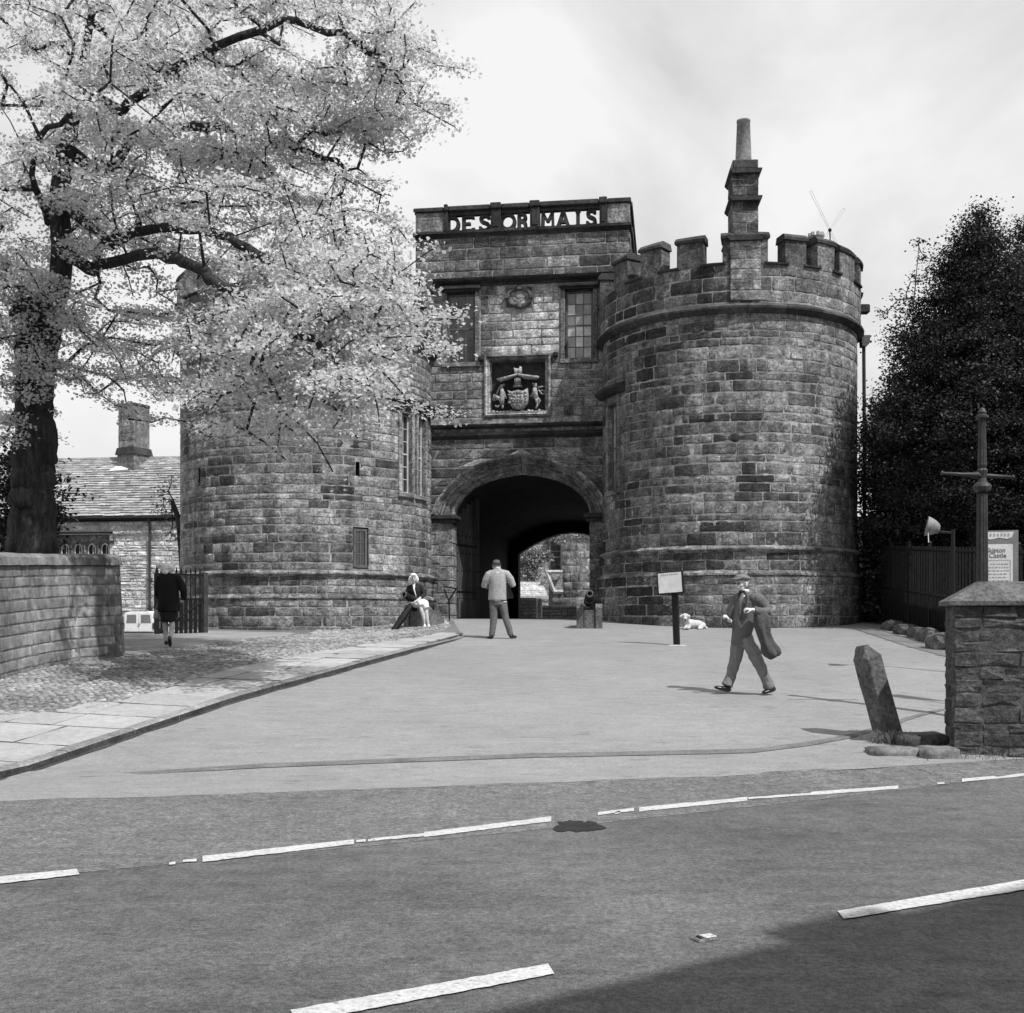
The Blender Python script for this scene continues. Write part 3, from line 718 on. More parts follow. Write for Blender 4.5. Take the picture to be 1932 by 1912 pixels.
# --- voussoirs in two orders
def arch_pts(h, n):
    P = [(-x, z) for (x, z) in h] + [(x, z) for (x, z) in h[::-1][1:]]
    return resamp(P, n)
NV = 72
hmid = [((a[0]*0.50+b[0]*0.50), (a[1]*0.50+b[1]*0.50)) for a, b in zip(hin, hout)]
ai, am_, ao = arch_pts(hin, NV+1), arch_pts(hmid, NV+1), arch_pts(hout, NV+1)
def vouss(inner, outer, prof, cuts, nm, base):
    for a, b in zip(cuts[:-1], cuts[1:]):
        mb = MB(); mb.tone = base + rngg.uniform(-0.2, 0.2); vs_ = []; fs = []; n = len(prof); idx = list(range(a, b+1))
        for i in idx:
            t = 0.0
            if i == a and a > 0: t = 0.12
            if i == b and b < NV: t = -0.12
            j = min(max(i + (1 if t > 0 else -1 if t < 0 else 0), 0), NV)
            I = inner[i].lerp(inner[j], abs(t)); O = outer[i].lerp(outer[j], abs(t))
            for (f, w_) in prof:
                q = I.lerp(O, f); vs_.append(Gp(ap_s+q.x, q.y, w_ + rngg.uniform(-0.004, 0.004)))
        for i in range(len(idx)-1):
            for k in range(n):
                l = (k+1) % n; fs.append((i*n+k, (i+1)*n+k, (i+1)*n+l, i*n+l))
        fs.append(tuple(range(n))); fs.append(tuple((len(idx)-1)*n+k for k in range(n))[::-1])
        mb.add(vs_, fs); obj(nm, mb, M_stone, gate)
cuts = [0, 8, 16, 25, 36, 46, 55, 64, 72]
vouss(am_, ao, [(0.0, -0.3), (0.0, 0.02), (0.10, 0.09), (0.30, -0.03), (0.50, 0.0), (0.72, 0.19), (0.93, 0.23), (1.0, 0.08), (1.0, -0.3)], cuts, 'hood_voussoir', 0.75)
vouss(ai, am_, [(0.0, -0.55), (0.0, -0.36), (0.30, -0.22), (0.55, -0.27), (0.80, -0.11), (0.99, -0.12), (0.99, -0.55)], [0, 10, 19, 29, 36, 44, 53, 62, 72], 'arch_voussoir', 0.7)
# imposts and jambs
for sg in (-1, 1):
    x0, x1 = sorted((ap_s+sg*(hw_j-0.03), ap_s+sg*(hout[0][0]+0.12)))
    mb = MB(); mb.tone = 0.2
    for (d, za, zb) in ((0.10, zspring-0.03, zspring+0.0), (0.16, zspring-0.13, zspring-0.03), (0.08, zspring-0.24, zspring-0.13)):
        mb.box(x0 if sg < 0 else x0-d*0.8, x1+d*0.8 if sg < 0 else x1, -0.45, d, za, zb, MG, 0.015)
    obj('impost', mb, M_dark, gate)
    z = 1.3
    while z < zspring-0.3:
        h = min(rngg.uniform(0.3, 0.5), zspring-0.26-z)
        if zspring-0.26-z-h < 0.15: h = zspring-0.26-z
        mb = MB(); mb.tone = (0.7 if sg < 0 else 0.3) + rngg.uniform(-0.15, 0.15); ww = rngg.uniform(0.40, 0.52)  # left jamb toned as sunlit, right jamb as shaded
        xa, xb = sorted((ap_s+sg*hw_j, ap_s+sg*(hw_j+ww)))
        mb.box(xa, xb, -0.6, 0.012, z+0.008, z+h-0.008, MG, 0.018); obj('jamb_stone', mb, M_stone, gate); z += h
# --- door leaf standing open in the passage
d0 = Gp(ap_s-hw_j-0.05, 0, -0.62); d1 = at(905, 1100, 35.5); d1.z = 0; ddir = (d1-d0).normalized(); W_ = (d1-d0).length
nd = Vector((ddir.y, -ddir.x, 0)); MD = frame_fn(Vector((d0.x, d0.y, 1.68)), ddir, nd)
leaf = MB(); leaf.tone = 0.25; leaf.box(0, W_, -0.10, -0.06, 0.03, 3.7, MD); lf = obj('gate_door', leaf, M_door, gate)
npk = 6
for i in range(npk):
    x0, x1 = W_*i/npk+0.012, W_*(i+1)/npk-0.012; ztop = 2.55 + 1.25*math.sqrt(max(0, min(1, (i+0.6)/npk)))
    mb = MB(); mb.tone = rngg.uniform(0.35, 0.9); mb.box(x0, x1, -0.06, 0.0, 0.62, ztop, MD, 0.008); obj('plank', mb, M_door, lf)
    for k in range(4):
        mb = MB(); zc = 0.95+k*0.52; mb.ball(MD @ Vector(((x0+x1)/2, 0.004, zc)), 0.032, 8, 4); obj('stud', mb, M_iron, lf)
mb = MB(); mb.tone = 0.7; mb.box(0.25, W_, -0.06, 0.02, 0.04, 0.61, MD, 0.01); obj('kick_board', mb, M_door, lf)
mb = MB()
for zc in (0.8, 2.2): mb.box(0.0, W_*0.9, 0.001, 0.012, zc, zc+0.06, MD)
obj('hinge_strap', mb, M_iron, lf)
# --- cornices
def band(nm, s0, s1, z0, z1, prof, mat, n=6, tone=0.3):
    """prof: (fraction of height, outward)"""
    for i in range(n):
        a = s0+(s1-s0)*i/n+0.003; b = s0+(s1-s0)*(i+1)/n-0.003
        mb = MB(); mb.tone = tone + rngg.uniform(-0.15, 0.15); vs_ = []; P = [(0, -0.25)] + list(prof) + [(1, -0.25)]
        for s in (a, (a+b)/2, b):
            for (f, w_) in P: vs_.append(Gp(s, z0+(z1-z0)*f + rngg.uniform(-0.005, 0.005), w_ + (rngg.uniform(-0.01, 0.01) if w_ > 0 else 0)))
        m = len(P); fs = [tuple(range(m)), tuple(range(3*m-1, 2*m-1, -1))]
        for j in (0, 1):
            for k in range(m): l = (k+1) % m; fs.append((j*m+k, j*m+l, (j+1)*m+l, (j+1)*m+k))
        mb.add(vs_, fs); obj(nm, mb, mat, gate)
band('string_course', WL[0], WL[1], zz_(827), zz_(815), [(0, 0.02), (0.5, 0.10), (1, 0.11)], M_dark, tone=0.15)
band('frieze_stone', WL[0], WL[1], zz_(815), zz_(808), [(0, 0.03), (1, 0.03)], M_stone, 9, 0.6)
band('string_course', WL[0], WL[1], zz_(808), zz_(799), [(0, 0.05), (0.4, 0.18), (0.8, 0.20), (1, 0.05)], M_dark, tone=0.15)
band('sill_course', WL[0], WL[1], zz_(799), zz_(788), [(0, 0.05), (0.9, 0.03), (1, 0.0)], M_stone, 5, 0.6)
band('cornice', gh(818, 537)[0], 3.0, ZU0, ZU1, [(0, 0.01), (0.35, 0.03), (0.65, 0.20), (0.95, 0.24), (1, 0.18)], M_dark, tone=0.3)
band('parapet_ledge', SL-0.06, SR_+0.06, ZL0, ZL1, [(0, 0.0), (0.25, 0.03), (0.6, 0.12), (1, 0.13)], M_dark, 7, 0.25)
# --- pierced parapet
PT = 0.26
for (x0, x1, nm, pr, tone) in ((784, 838, 'parapet_pier', 0.0, 0.5), (838, 845, 'parapet_pilaster', 0.05, 0.15), (926, 945, 'parapet_pilaster', 0.05, 0.15), (1000, 1018, 'parapet_pilaster', 0.05, 0.15), (1131, 1145, 'parapet_pilaster', 0.05, 0.15), (1145.5, 1188, 'parapet_pier', 0.0, 0.75)):
    a, b = gh(x0, 415)[0], gh(x1, 415)[0]
    mb = MB(); mb.tone = tone; mb.box(a, b, -PT, pr, ZL1, ZP0, MG, 0.012)
    if nm == 'parapet_pilaster' and x1-x0 > 10: mb.box(a+0.05, b-0.05, pr-0.01, pr+0.02, ZL1+0.08, ZP0-0.06, MG, 0.01)
    obj(nm, mb, M_stone if 'pier' in nm else M_dark, gate)
cp = [784-4, 838, 846, 925, 946, 999, 1019, 1130, 1146, 1191]
for i in range(9):
    a, b = gh(cp[i], 390)[0], gh(cp[i+1], 390)[0]; up = 0.05 if i in (1, 3, 5, 7) else 0.0
    mb = MB(); mb.tone = rngg.uniform(0.15, 0.5)
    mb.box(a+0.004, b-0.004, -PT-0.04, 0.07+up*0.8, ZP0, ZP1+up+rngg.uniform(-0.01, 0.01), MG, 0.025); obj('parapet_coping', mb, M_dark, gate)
for i in range(4):   # right return of the parapet
    mb = MB(); mb.tone = rngg.uniform(0.2, 0.45); y0, y1 = -0.3-i*1.3, -0.3-(i+1)*1.3+0.01
    mb.box(SR_-0.28, SR_, y1, y0, ZL1, ZP0, MG, 0.01); mb.box(SR_-0.32, SR_+0.07, y1, y0, ZP0, ZP1, MG, 0.02); mb.box(SR_-0.3, SR_+0.08, y1, y0, ZL0, ZL1, MG, 0.02); obj('parapet_return', mb, M_dark, gate)
mb = MB(); mb.tone = 0.2; mb.box(SR_+0.02, SR_+0.3, -7.0, -6.3, ZP0-0.9, ZP0+0.1, MG, 0.05); mb.box(SR_-0.05, SR_+0.4, -7.1, -6.2, ZP0+0.1, ZP0+0.3, MG, 0.04); obj('rear_finial', mb, M_dark, gate)
for i in range(3):   # rear rows of the return, left side
    mb = MB(); mb.tone = 0.3; y0, y1 = -0.3-i*1.3, -0.3-(i+1)*1.3+0.01
    mb.box(SL, SL+0.28, y1, y0, ZL1, ZP0, MG, 0.01); mb.box(SL-0.07, SL+0.32, y1, y0, ZP0, ZP1, MG, 0.02); obj('parapet_return', mb, M_dark, gate)
# stone letters standing in the openings
def arcpts(cx, cy, rx, ry, a0, a1, n=12): return [(cx+rx*math.cos(R(a0+(a1-a0)*k/n)), cy+ry*math.sin(R(a0+(a1-a0)*k/n))) for k in range(n+1)]
GL = {'D': [[(0.16, 0), (0.16, 1)], [(0.16, 0.93)] + arcpts(0.42, 0.5, 0.46, 0.43, 90, -90) + [(0.16, 0.07)]],
      'E': [[(0.15, 0), (0.15, 1)], [(0.15, 0.93), (0.88, 0.93), (0.88, 0.8)], [(0.15, 0.5), (0.68, 0.5)], [(0.15, 0.07), (0.9, 0.07), (0.9, 0.22)]],
      'S': [arcpts(0.5, 0.72, 0.33, 0.22, 20, 200, 10) + [(0.28, 0.58), (0.72, 0.44)] + arcpts(0.48, 0.28, 0.36, 0.22, 20, -160, 10), [(0.80, 0.98), (0.82, 0.74)], [(0.12, 0.30), (0.10, 0.04)]],
      'O': [arcpts(0.5, 0.5, 0.44, 0.44, 0, 360, 24)],
      'R': [[(0.18, 0), (0.18, 1)], [(0.18, 0.93)] + arcpts(0.48, 0.72, 0.26, 0.21, 90, -90, 8) + [(0.18, 0.51)], [(0.45, 0.50), (0.74, 0.35), (0.78, 0.0)], [(0.05, 0.04), (0.34, 0.04)]],
      'M': [[(0.12, 0), (0.17, 1)], [(0.13, 0.98), (0.5, 0.38)], [(0.5, 0.38), (0.87, 0.98)], [(0.83, 1), (0.88, 0)], [(0.0, 0.04), (0.26, 0.04)], [(0.74, 0.04), (1.0, 0.04)]],
      'A': [[(0.10, 0), (0.5, 1)], [(0.5, 1), (0.90, 0)], [(0.26, 0.36), (0.74, 0.36)], [(0.0, 0.04), (0.24, 0.04)], [(0.76, 0.04), (1.0, 0.04)]],
      'I': [[(0.5, 0), (0.5, 1)], [(0.2, 0.95), (0.8, 0.95)], [(0.2, 0.05), (0.8, 0.05)]]}
def letter(ch, s0, s1, z0, z1):
    mb = MB(); mb.tone = 0.2; ww, hh = s1-s0, z1-z0
    for k, st in enumerate(GL[ch]):
        P = [Vector((s0+x*ww, z0+y*hh)) for (x, y) in st]; th = 0.050 if len(st) > 2 or k == 0 or ch in 'A' else 0.036; pr = -0.06+0.003*k
        L_, Rr = [], []
        closed = (P[0]-P[-1]).length < 0.01
        for i in range(len(P)):
            a = P[i-1] if i > 0 else (P[-2] if closed else P[0]); b = P[i+1] if i < len(P)-1 else (P[1] if closed else P[-1])
            d = (b-a).normalized(); nrm = Vector((-d.y, d.x)); L_.append(P[i]+nrm*th); Rr.append(P[i]-nrm*th)
        vs_ = []
        for i in range(len(P)): vs_ += [Gp(L_[i].x, L_[i].y, pr), Gp(Rr[i].x, Rr[i].y, pr), Gp(Rr[i].x, Rr[i].y, -0.2-0.002*k), Gp(L_[i].x, L_[i].y, -0.2-0.002*k)]
        fs = []
        for i in range(len(P)-1):
            for q in range(4): w_ = (q+1) % 4; fs.append((i*4+q, (i+1)*4+q, (i+1)*4+w_, i*4+w_))
        if not closed: fs += [(3, 2, 1, 0), tuple((len(P)-1)*4+q for q in range(4))]
        mb.add(vs_, fs)
    obj('letter', mb, M_dark, gate)
zf = 540*0.6708; kx = 0.6708/2.76
for ch, X0, X1 in (('D', 533, 640), ('E', 655, 755), ('S', 788, 882), ('O', 955, 1072), ('R', 1085, 1172), ('M', 1270, 1378), ('A', 1392, 1497), ('I', 1525, 1592), ('S', 1622, 1706)):
    letter(ch, gh(1060*0.6708+X0*kx, 418)[0], gh(1060*0.6708+X1*kx, 418)[0], ZL1+0.01, ZP0-0.105)
for (x0, x1) in ((845, 926), (945, 1000), (1018, 1131)):   # thin rail tying the letter heads
    a, b = gh(x0, 415)[0], gh(x1, 415)[0]; mb = MB(); mb.tone = 0.2; mb.box(a, b, -0.21, -0.03, ZP0-0.11, ZP0-0.001, MG); obj('letter_rail', mb, M_dark, gate)
# --- windows
for k, (a, b, c, d) in enumerate(wins):
    M = frame_fn(Gp((a+b)/2, c), e1, -e2); W = b-a; H = d-c
    wdw = sash_window(gate, M, W-0.03, H-0.03, 3, 6, M_woodgrey, M_glass if k == 0 else M_glasssky, depth=-0.15, fw=0.055, seed=60+k)
    stone_surround(wdw, M, W, H, jw=0.13, proud=0.03, depth=0.28, tone=0.45, head=0.05)
    mb = MB(); mb.tone = 0.15; mb.box(-W/2-0.17, W/2+0.17, -0.05, 0.16, H+0.055, H+0.16, M, 0.02); mb.box(-W/2-0.12, W/2+0.12, -0.05, 0.09, H+0.0, H+0.055, M); obj('hood', mb, M_dark, wdw)
    back_plate(wdw, M, W, H, -0.26)
# --- oval medallion
mc = ((med[0]+med[1])/2, (med[2]+med[3])/2); rx, rz = (med[1]-med[0])*0.43, (med[3]-med[2])*0.42
mb = MB(); mb.tone = 0.1; mb.box(med[0]+0.02, med[1]-0.02, -0.05, 0.004, med[2]+0.02, med[3]-0.02, MG)
mdl = obj('medallion', mb, M_stone, gate)
mb = MB(); mb.tone = 0.2; P = [MG @ Vector((mc[0]+rx*math.cos(R(t)), 0.03, mc[1]+rz*math.sin(R(t)))) for t in range(0, 361, 15)]; mb.tube(P, 0.065, 8, cap=False)
for t in (0, 90, 180, 270): q = Vector((mc[0]+rx*math.cos(R(t)), 0.03, mc[1]+rz*math.sin(R(t)))); mb.box(q.x-0.07, q.x+0.07, 0.0, 0.12, q.z-0.07, q.z+0.07, MG, 0.02)
obj('oval_frame', mb, M_stone, mdl)
mb = MB(); mb.tone = 0.9
for (f, d) in ((0.85, 0.012), (0.5, 0.03), (0.12, 0.05)):
    P = [MG @ Vector((mc[0]+rx*f*math.cos(R(t)), d, mc[1]+rz*f*math.sin(R(t)))) for t in range(0, 360, 15)]; mb.add(P, [tuple(range(24))[::-1]])
    P2 = P + [MG @ Vector((mc[0]+rx*f*math.cos(R(t)), d-0.02, mc[1]+rz*f*math.sin(R(t)))) for t in range(0, 360, 15)]; mb.add(P2, [(i, (i+1) % 24, 24+(i+1) % 24, 24+i) for i in range(24)])
obj('oval_boss', mb, M_stone, mdl)
# --- coat of arms in a deep moulded frame
a0, a1, b0, b1 = aps; W = a1-a0; H = b1-b0
Ma = frame_fn(Gp((a0+a1)/2, b0), e1, -e2)
bkp = MB(); bkp.tone = 0.15; bkp.box(-W/2, W/2, -0.28, -0.22, 0, H, Ma); panel = obj('arms_panel', bkp, M_dark, gate)
def fside(p0, p1, tone, prof):
    """mitred frame side from p0 to p1 (outer corners), inset towards the centre"""
    cx, cz = 0, H/2; vs_ = []
    for (x, z) in (p0, p1):
        for (f, y) in prof: vs_.append((x - math.copysign(f, x-cx), y, z - math.copysign(f, z-cz)))
    m = len(prof); mb = MB(); mb.tone = tone
    mb.add(vs_, [(k, (k+1) % m, m+(k+1) % m, m+k) for k in range(m)], Ma); obj('frame', mb, M_stone, panel)
fp = [(0, -0.28), (0, 0.06), (0.05, 0.09), (0.09, 0.02), (0.14, 0.03), (0.19, -0.20), (0.19, -0.28)]
fside((-W/2, 0), (-W/2, H), 1.2, fp); fside((W/2, H), (W/2, 0), 0.7, fp); fside((-W/2, H), (W/2, H), 0.3, fp); fside((W/2, 0), (-W/2, 0), 1.0, fp)  # side tones paint sunlight on the left, shade under the top
iw = W-0.38
def rel(X, Y): return (-W/2 + (X-215)/(1640-215)*W, (1480-Y)/(1480-150)*H)      # measured on the photograph's panel
def relief(nm, fn, tone=0.8, mat=None):
    mb = MB(); mb.tone = tone; fn(mb); obj(nm, mb, mat or M_relief, panel, smooth=True)
def f_shield(mb):
    pts = [rel(*q) for q in ((730, 960), (700, 900), (800, 940), (930, 900), (1040, 930), (1150, 870), (1160, 1080), (1140, 1190), (1060, 1290), (930, 1335), (820, 1290), (740, 1180))]
    vs_ = [(x, -0.02, z) for x, z in pts]; cx, cz = rel(940, 1090); n = len(pts)
    vs2 = [(cx+(x-cx)*0.9, 0.03, cz+(z-cz)*0.9) for x, z in pts]; vs3 = [(x, -0.22, z) for x, z in pts]
    mb.add(vs_ + vs2 + vs3 + [(cx, 0.05, cz)], [(i, (i+1) % n, n+(i+1) % n, n+i) for i in range(n)] + [(n+i, n+(i+1) % n, 3*n) for i in range(n)] + [(2*n+i, 2*n+(i+1) % n, (i+1) % n, i) for i in range(n)], Ma)
    rg = random.Random(3)
    for i in range(5):
        for j in range(5):
            x, z = rel(775+i*82+rg.uniform(-22, 22), 965+j*70+rg.uniform(-20, 20))
            if j > 3 and i in (0, 4): continue
            mb.ball((0, 0, 0), (rg.uniform(0.018, 0.06), rg.uniform(0.012, 0.03), rg.uniform(0.015, 0.05)), 6, 4, Ma @ Matrix.Translation((x, 0.045, z)))
relief('shield', f_shield, 0.55)
def f_helm(mb):
    x, z = rel(930, 720); mb.ball((0, 0, 0), (0.105, 0.14, 0.15), 12, 8, Ma @ Matrix.Translation((x, -0.06, z)))
    x, z = rel(925, 800); mb.tube([Ma @ Vector((x, -0.1, z+0.03)), Ma @ Vector((x, -0.1, z-0.05))], [0.11, 0.15], 10)
    for k in range(4): xx, zz = rel(880+k*35, 720); mb.box(xx-0.01, xx+0.01, 0.06, 0.085, zz-0.05, zz+0.06, Ma)
relief('helm', f_helm, 0.6)
def f_crest(mb):
    pts = [rel(*q) for q in ((870, 570), (850, 430), (880, 445), (960, 450), (980, 405), (1015, 420), (1020, 490), (1000, 575))]
    mb.prism(pts, -0.2, 0.02, Ma)
relief('crest', f_crest, 0.9)
for sgn, pts in ((-1, ((930, 570), (850, 590), (480, 670), (545, 720), (800, 640), (930, 605))), (1, ((930, 570), (1030, 585), (1390, 640), (1330, 690), (1070, 665), (930, 605)))):
    def f_mantle(mb):
        P = [rel(*q) for q in pts]; P = P if sgn > 0 else P[::-1]; mb.prism(P, -0.22, 0.10, Ma)
    relief('mantle', f_mantle, 0.95)
for sgn in (-1, 1):
    def f_sup(mb):
        J = (lambda X, Y, y=0.0: Ma @ Vector((rel(X, Y)[0], y-0.06, rel(X, Y)[1])))
        if sgn > 0:
            mb.tube([J(1300, 870), J(1295, 980), J(1330, 1100)], [0.06, 0.085, 0.06], 8); mb.tube([J(1240, 765), J(1300, 790), J(1305, 870)], [0.025, 0.055, 0.06], 8)
            mb.tube([J(1275, 970), J(1230, 1030), J(1200, 1045)], [0.04, 0.03, 0.025], 6); mb.tube([J(1330, 1100), J(1345, 1180), J(1350, 1250), J(1320, 1310)], [0.06, 0.045, 0.03, 0.03], 7)
            mb.tube([J(1345, 1090), J(1400, 1140), J(1370, 1230)], [0.05, 0.035, 0.025], 6); mb.tube([J(1350, 870), J(1440, 850), J(1500, 840)], [0.03, 0.03, 0.015], 6)
            mb.tube([J(1380, 920), J(1440, 1000), J(1500, 1010), J(1500, 930), J(1420, 930)], 0.022, 6)
        else:
            mb.tube([J(590, 860), J(600, 980), J(580, 1120), J(600, 1220)], [0.05, 0.08, 0.08, 0.05], 8); mb.tube([J(650, 775), J(580, 800), J(570, 870)], [0.025, 0.05, 0.055], 8)
            mb.tube([J(620, 970), J(670, 1040), J(690, 1080)], [0.045, 0.035, 0.03], 6); mb.tube([J(600, 1200), J(600, 1290)], [0.04, 0.03], 6)
            mb.tube([J(570, 1080), J(480, 1060), J(430, 1000), J(410, 1120)], [0.05, 0.07, 0.05, 0.05], 7); mb.tube([J(440, 1230), J(500, 1255), J(530, 1210)], 0.025, 6)
            mb.tube([J(540, 820), J(470, 990)], [0.02, 0.03], 6)
    relief('supporter', f_sup, 0.85)
def f_base(mb):
    rg = random.Random(9)
    for k in range(15):
        X = 400 + k*76; Y = 1385 + rg.uniform(-35, 15) - 25*abs(k-7)/7; x, z = rel(X, Y)
        mb.ball((0, 0, 0), (rg.uniform(0.05, 0.09), 0.07, rg.uniform(0.04, 0.075)), 7, 5, Ma @ Matrix.Translation((x, -0.12, z)))
relief('compartment', f_base, 0.75)
for (X, Y) in ((135, 220), (1740, 185)):
    mb = MB(); mb.tone = 0.1; x, z = rel(X, Y); mb.box(x-0.07, x+0.08, -0.02, 0.12, z-0.07, z+0.07, Ma, 0.03); obj('label_stop', mb, M_dark, panel)
# ---------------------------------------------------------------- ground and surfaces
def resamp3(P, n):
    P = [Vector((p[0], p[1])) for p in P]; L_ = [0]
    for a, b in zip(P[:-1], P[1:]): L_.append(L_[-1]+(b-a).length)
    o = []
    for k in range(n):
        d = L_[-1]*k/(n-1); i = 0
        while i < len(P)-2 and L_[i+1] < d: i += 1
        o.append(P[i].lerp(P[i+1], (d-L_[i])/max(L_[i+1]-L_[i], 1e-9)))
    return o
def sheet(name, A, B, n, m, off, mat, parent=None, zf=gz):
    a = np.array([tuple(p) for p in resamp3(A, n)]); b = np.array([tuple(p) for p in resamp3(B, n)])
    t = np.linspace(0, 1, m)[None, :, None]
    P = a[:, None, :]*(1-t) + b[:, None, :]*t
    z = zf(P[..., 0], P[..., 1]) + off
    V = np.dstack([P, z]).reshape(-1, 3)
    I = np.arange(n*m).reshape(n, m)
    Fq = np.stack([I[:-1, :-1], I[:-1, 1:], I[1:, 1:], I[1:, :-1]], -1).reshape(-1, 4)
    nrm = np.cross(V[Fq[0, 1]]-V[Fq[0, 0]], V[Fq[0, 3]]-V[Fq[0, 0]])
    if nrm[2] < 0: Fq = Fq[:, ::-1]
    o = npobj(name, V, Fq, np.full(len(V), 0.5), mat, parent)
    o.data.polygons.foreach_set('use_smooth', [True]*len(o.data.polygons))
    return o
def gfar(x, y): return gz(x, y)
xs = np.concatenate([np.linspace(-1500, -70, 12), np.linspace(-60, 60, 81), np.linspace(70, 1500, 12)])
ys = np.concatenate([np.linspace(-400, -40, 8), np.linspace(-30, 100, 88), np.linspace(120, 1800, 14)])
X, Y = np.meshgrid(xs, ys, indexing='ij'); Z = gz(X, Y) - 0.12
I = np.arange(X.size).reshape(X.shape)
V = np.stack([X, Y, Z], -1).reshape(-1, 3); Fq = np.stack([I[:-1, :-1], I[1:, :-1], I[1:, 1:], I[:-1, 1:]], -1).reshape(-1, 4)
struct(npobj('ground', V, Fq, np.full(len(V), 0.5), M_earth))
# kerb line and the back edge of the pavement (world x, y)
KL = [(-16, 5.2), (-9.5, 8.6), (-5.6, 10.7), (-5.1, 11.4), (-3.95, 15.6), (-2.9, 19), (-2.05, 22), (-1.23, 25), (-1.05, 26)]
BL = [(-40, -8.5), (-16, 5.1), (-9.5, 8.5), (-5.2, 10.1), (0, 11.2), (5.6, 12.45), (9.5, 14.5), (40, 32)]
NL = [(-40, -21), (-10, -3.6), (0, 2.2), (10, 8.0), (40, 25.3)]
FL = [(-40, -11.4), (-3.3, 7.0), (0, 8.65), (5.3, 11.75), (12, 15.6), (40, 31.7)]
road = struct(sheet('road', NL, FL, 90, 14, 0.0, M_asphalt))
struct(sheet('road_verge_strip', FL, BL, 90, 6, 0.002, M_patch))
struct(sheet('pavement_near', [(p[0], p[1]-5) for p in NL], NL, 40, 4, 0.06, M_flag))
FA = [(-5.4, 9.98), (-5.1, 11.4), (-3.95, 15.6), (-2.9, 19), (-2.05, 22), (-1.23, 25), (-1.55, 28), (-2.05, 32.2), (-0.6, 42.5), (-9, 60)]
FB = [(5.6, 12.36), (8.6, 14.6), (9.6, 18), (10.2, 24), (10.6, 28), (10.6, 31), (10.6, 34), (6, 42.5), (14, 60)]
n = 80
fore = struct(sheet('forecourt', FA, FB, n, 140, 0.004, M_fore))
for i_ in range(140):                                                # ragged edge where the two surfacings meet
    v_ = fore.data.vertices[i_]; v_.co.y += 0.10*n2(v_.co.x*1.3, 0.0) + 0.05*n2(v_.co.x*6, 3.0)
fa2 = [(-5.35, 10.1), (0, 11.2), (5.6, 12.45)]
# dark gutter seam that runs across the mouth of the forecourt
gp = [(150, 1467), (300, 1459), (500, 1447), (760, 1437), (1000, 1428), (1250, 1423), (1420, 1419), (1530, 1405), (1610, 1390), (1700, 1362), (1790, 1338)]
gt = lambda px: max(0.45, min(1, (px+40)/420, (1800-px)/120))
gA = [ghit(px, py - 4.6*gt(px)).xy for px, py in gp]; gB = [ghit(px, py + 3.2*gt(px)).xy for px, py in gp]
sheet('gutter_seam', gA, gB, 70, 3, 0.011, M_gutter, fore)
# pavement: side area behind the kerb
SA = [(-16, 5.3), (-9.5, 8.7), (-5.75, 10.75), (-5.25, 11.4), (-4.1, 15.6), (-3.05, 19), (-2.2, 22), (-1.38, 25), (-1.15, 26), (-1.35, 28), (-1.7, 32)]
SB = [(-24, 9.5), (-14, 11), (-9, 12), (-8.8, 14), (-8.6, 17), (-8.2, 20), (-12, 24), (-12, 27), (-12, 29), (-11, 32), (-9, 34)]
pav = struct(sheet('pavement', SA, SB, 60, 24, 0.060, M_bed))
# kerb stones
kp = resamp3(KL, 400); rk = random.Random(2)
i = 40
ks = MB()
while i < 398:
    j = min(i + rk.randint(12, 18), 399)
    mb = MB(); mb.tone = rk.random(); vs_ = []; fs = []
    idx = [i, (i+j)//2, j]
    for q in idx:
        p = kp[q]; t = (kp[min(q+1, 399)]-kp[max(q-1, 0)]).normalized(); nn = Vector((-t.y, t.x))
        e = 0.006 if q == i else -0.006 if q == j else 0; p = p + t*e
        zb = gzf(p.x, p.y); fade = max(0.15, min(1, (26.3-p.y)/4)); jz = rk.uniform(-0.008, 0.008)
        for (o_, h) in ((0.0, -0.05), (0.0, 0.070*fade), (0.02, 0.084*fade+jz), (0.16, 0.086*fade+jz), (0.16, -0.05)):
            a = p + nn*o_; vs_.append((a.x, a.y, zb+h))
    for s in (0, 1):
        for k in range(4): fs.append((s*5+k, s*5+5+k, s*5+6+k, s*5+k+1))
    fs += [(0, 1, 2, 3, 4), (14, 13, 12, 11, 10)]
    mb.add(vs_, fs); ko = obj('kerb_stone', mb, M_kerb, pav); ko.data.materials.append(M_dirt)
    for s in (0, 1): ko.data.polygons[s*4].material_index = 1
    i = j
dA = [kp[i] for i in range(60, 399, 4)]; dB = []
for i, p in enumerate(dA):
    q = dA[min(i+1, len(dA)-1)] - dA[max(i-1, 0)]; q = q.normalized(); wd = 0.10*(0.7+0.5*n2(i*0.6, 0)) * min(1, (27-p.y)/5); dB.append(p + Vector((q.y, -q.x))*wd)
sheet('gutter_dirt', [p - Vector((0.02, 0)) for p in dA], dB, 160, 3, 0.010, M_dirt, fore)
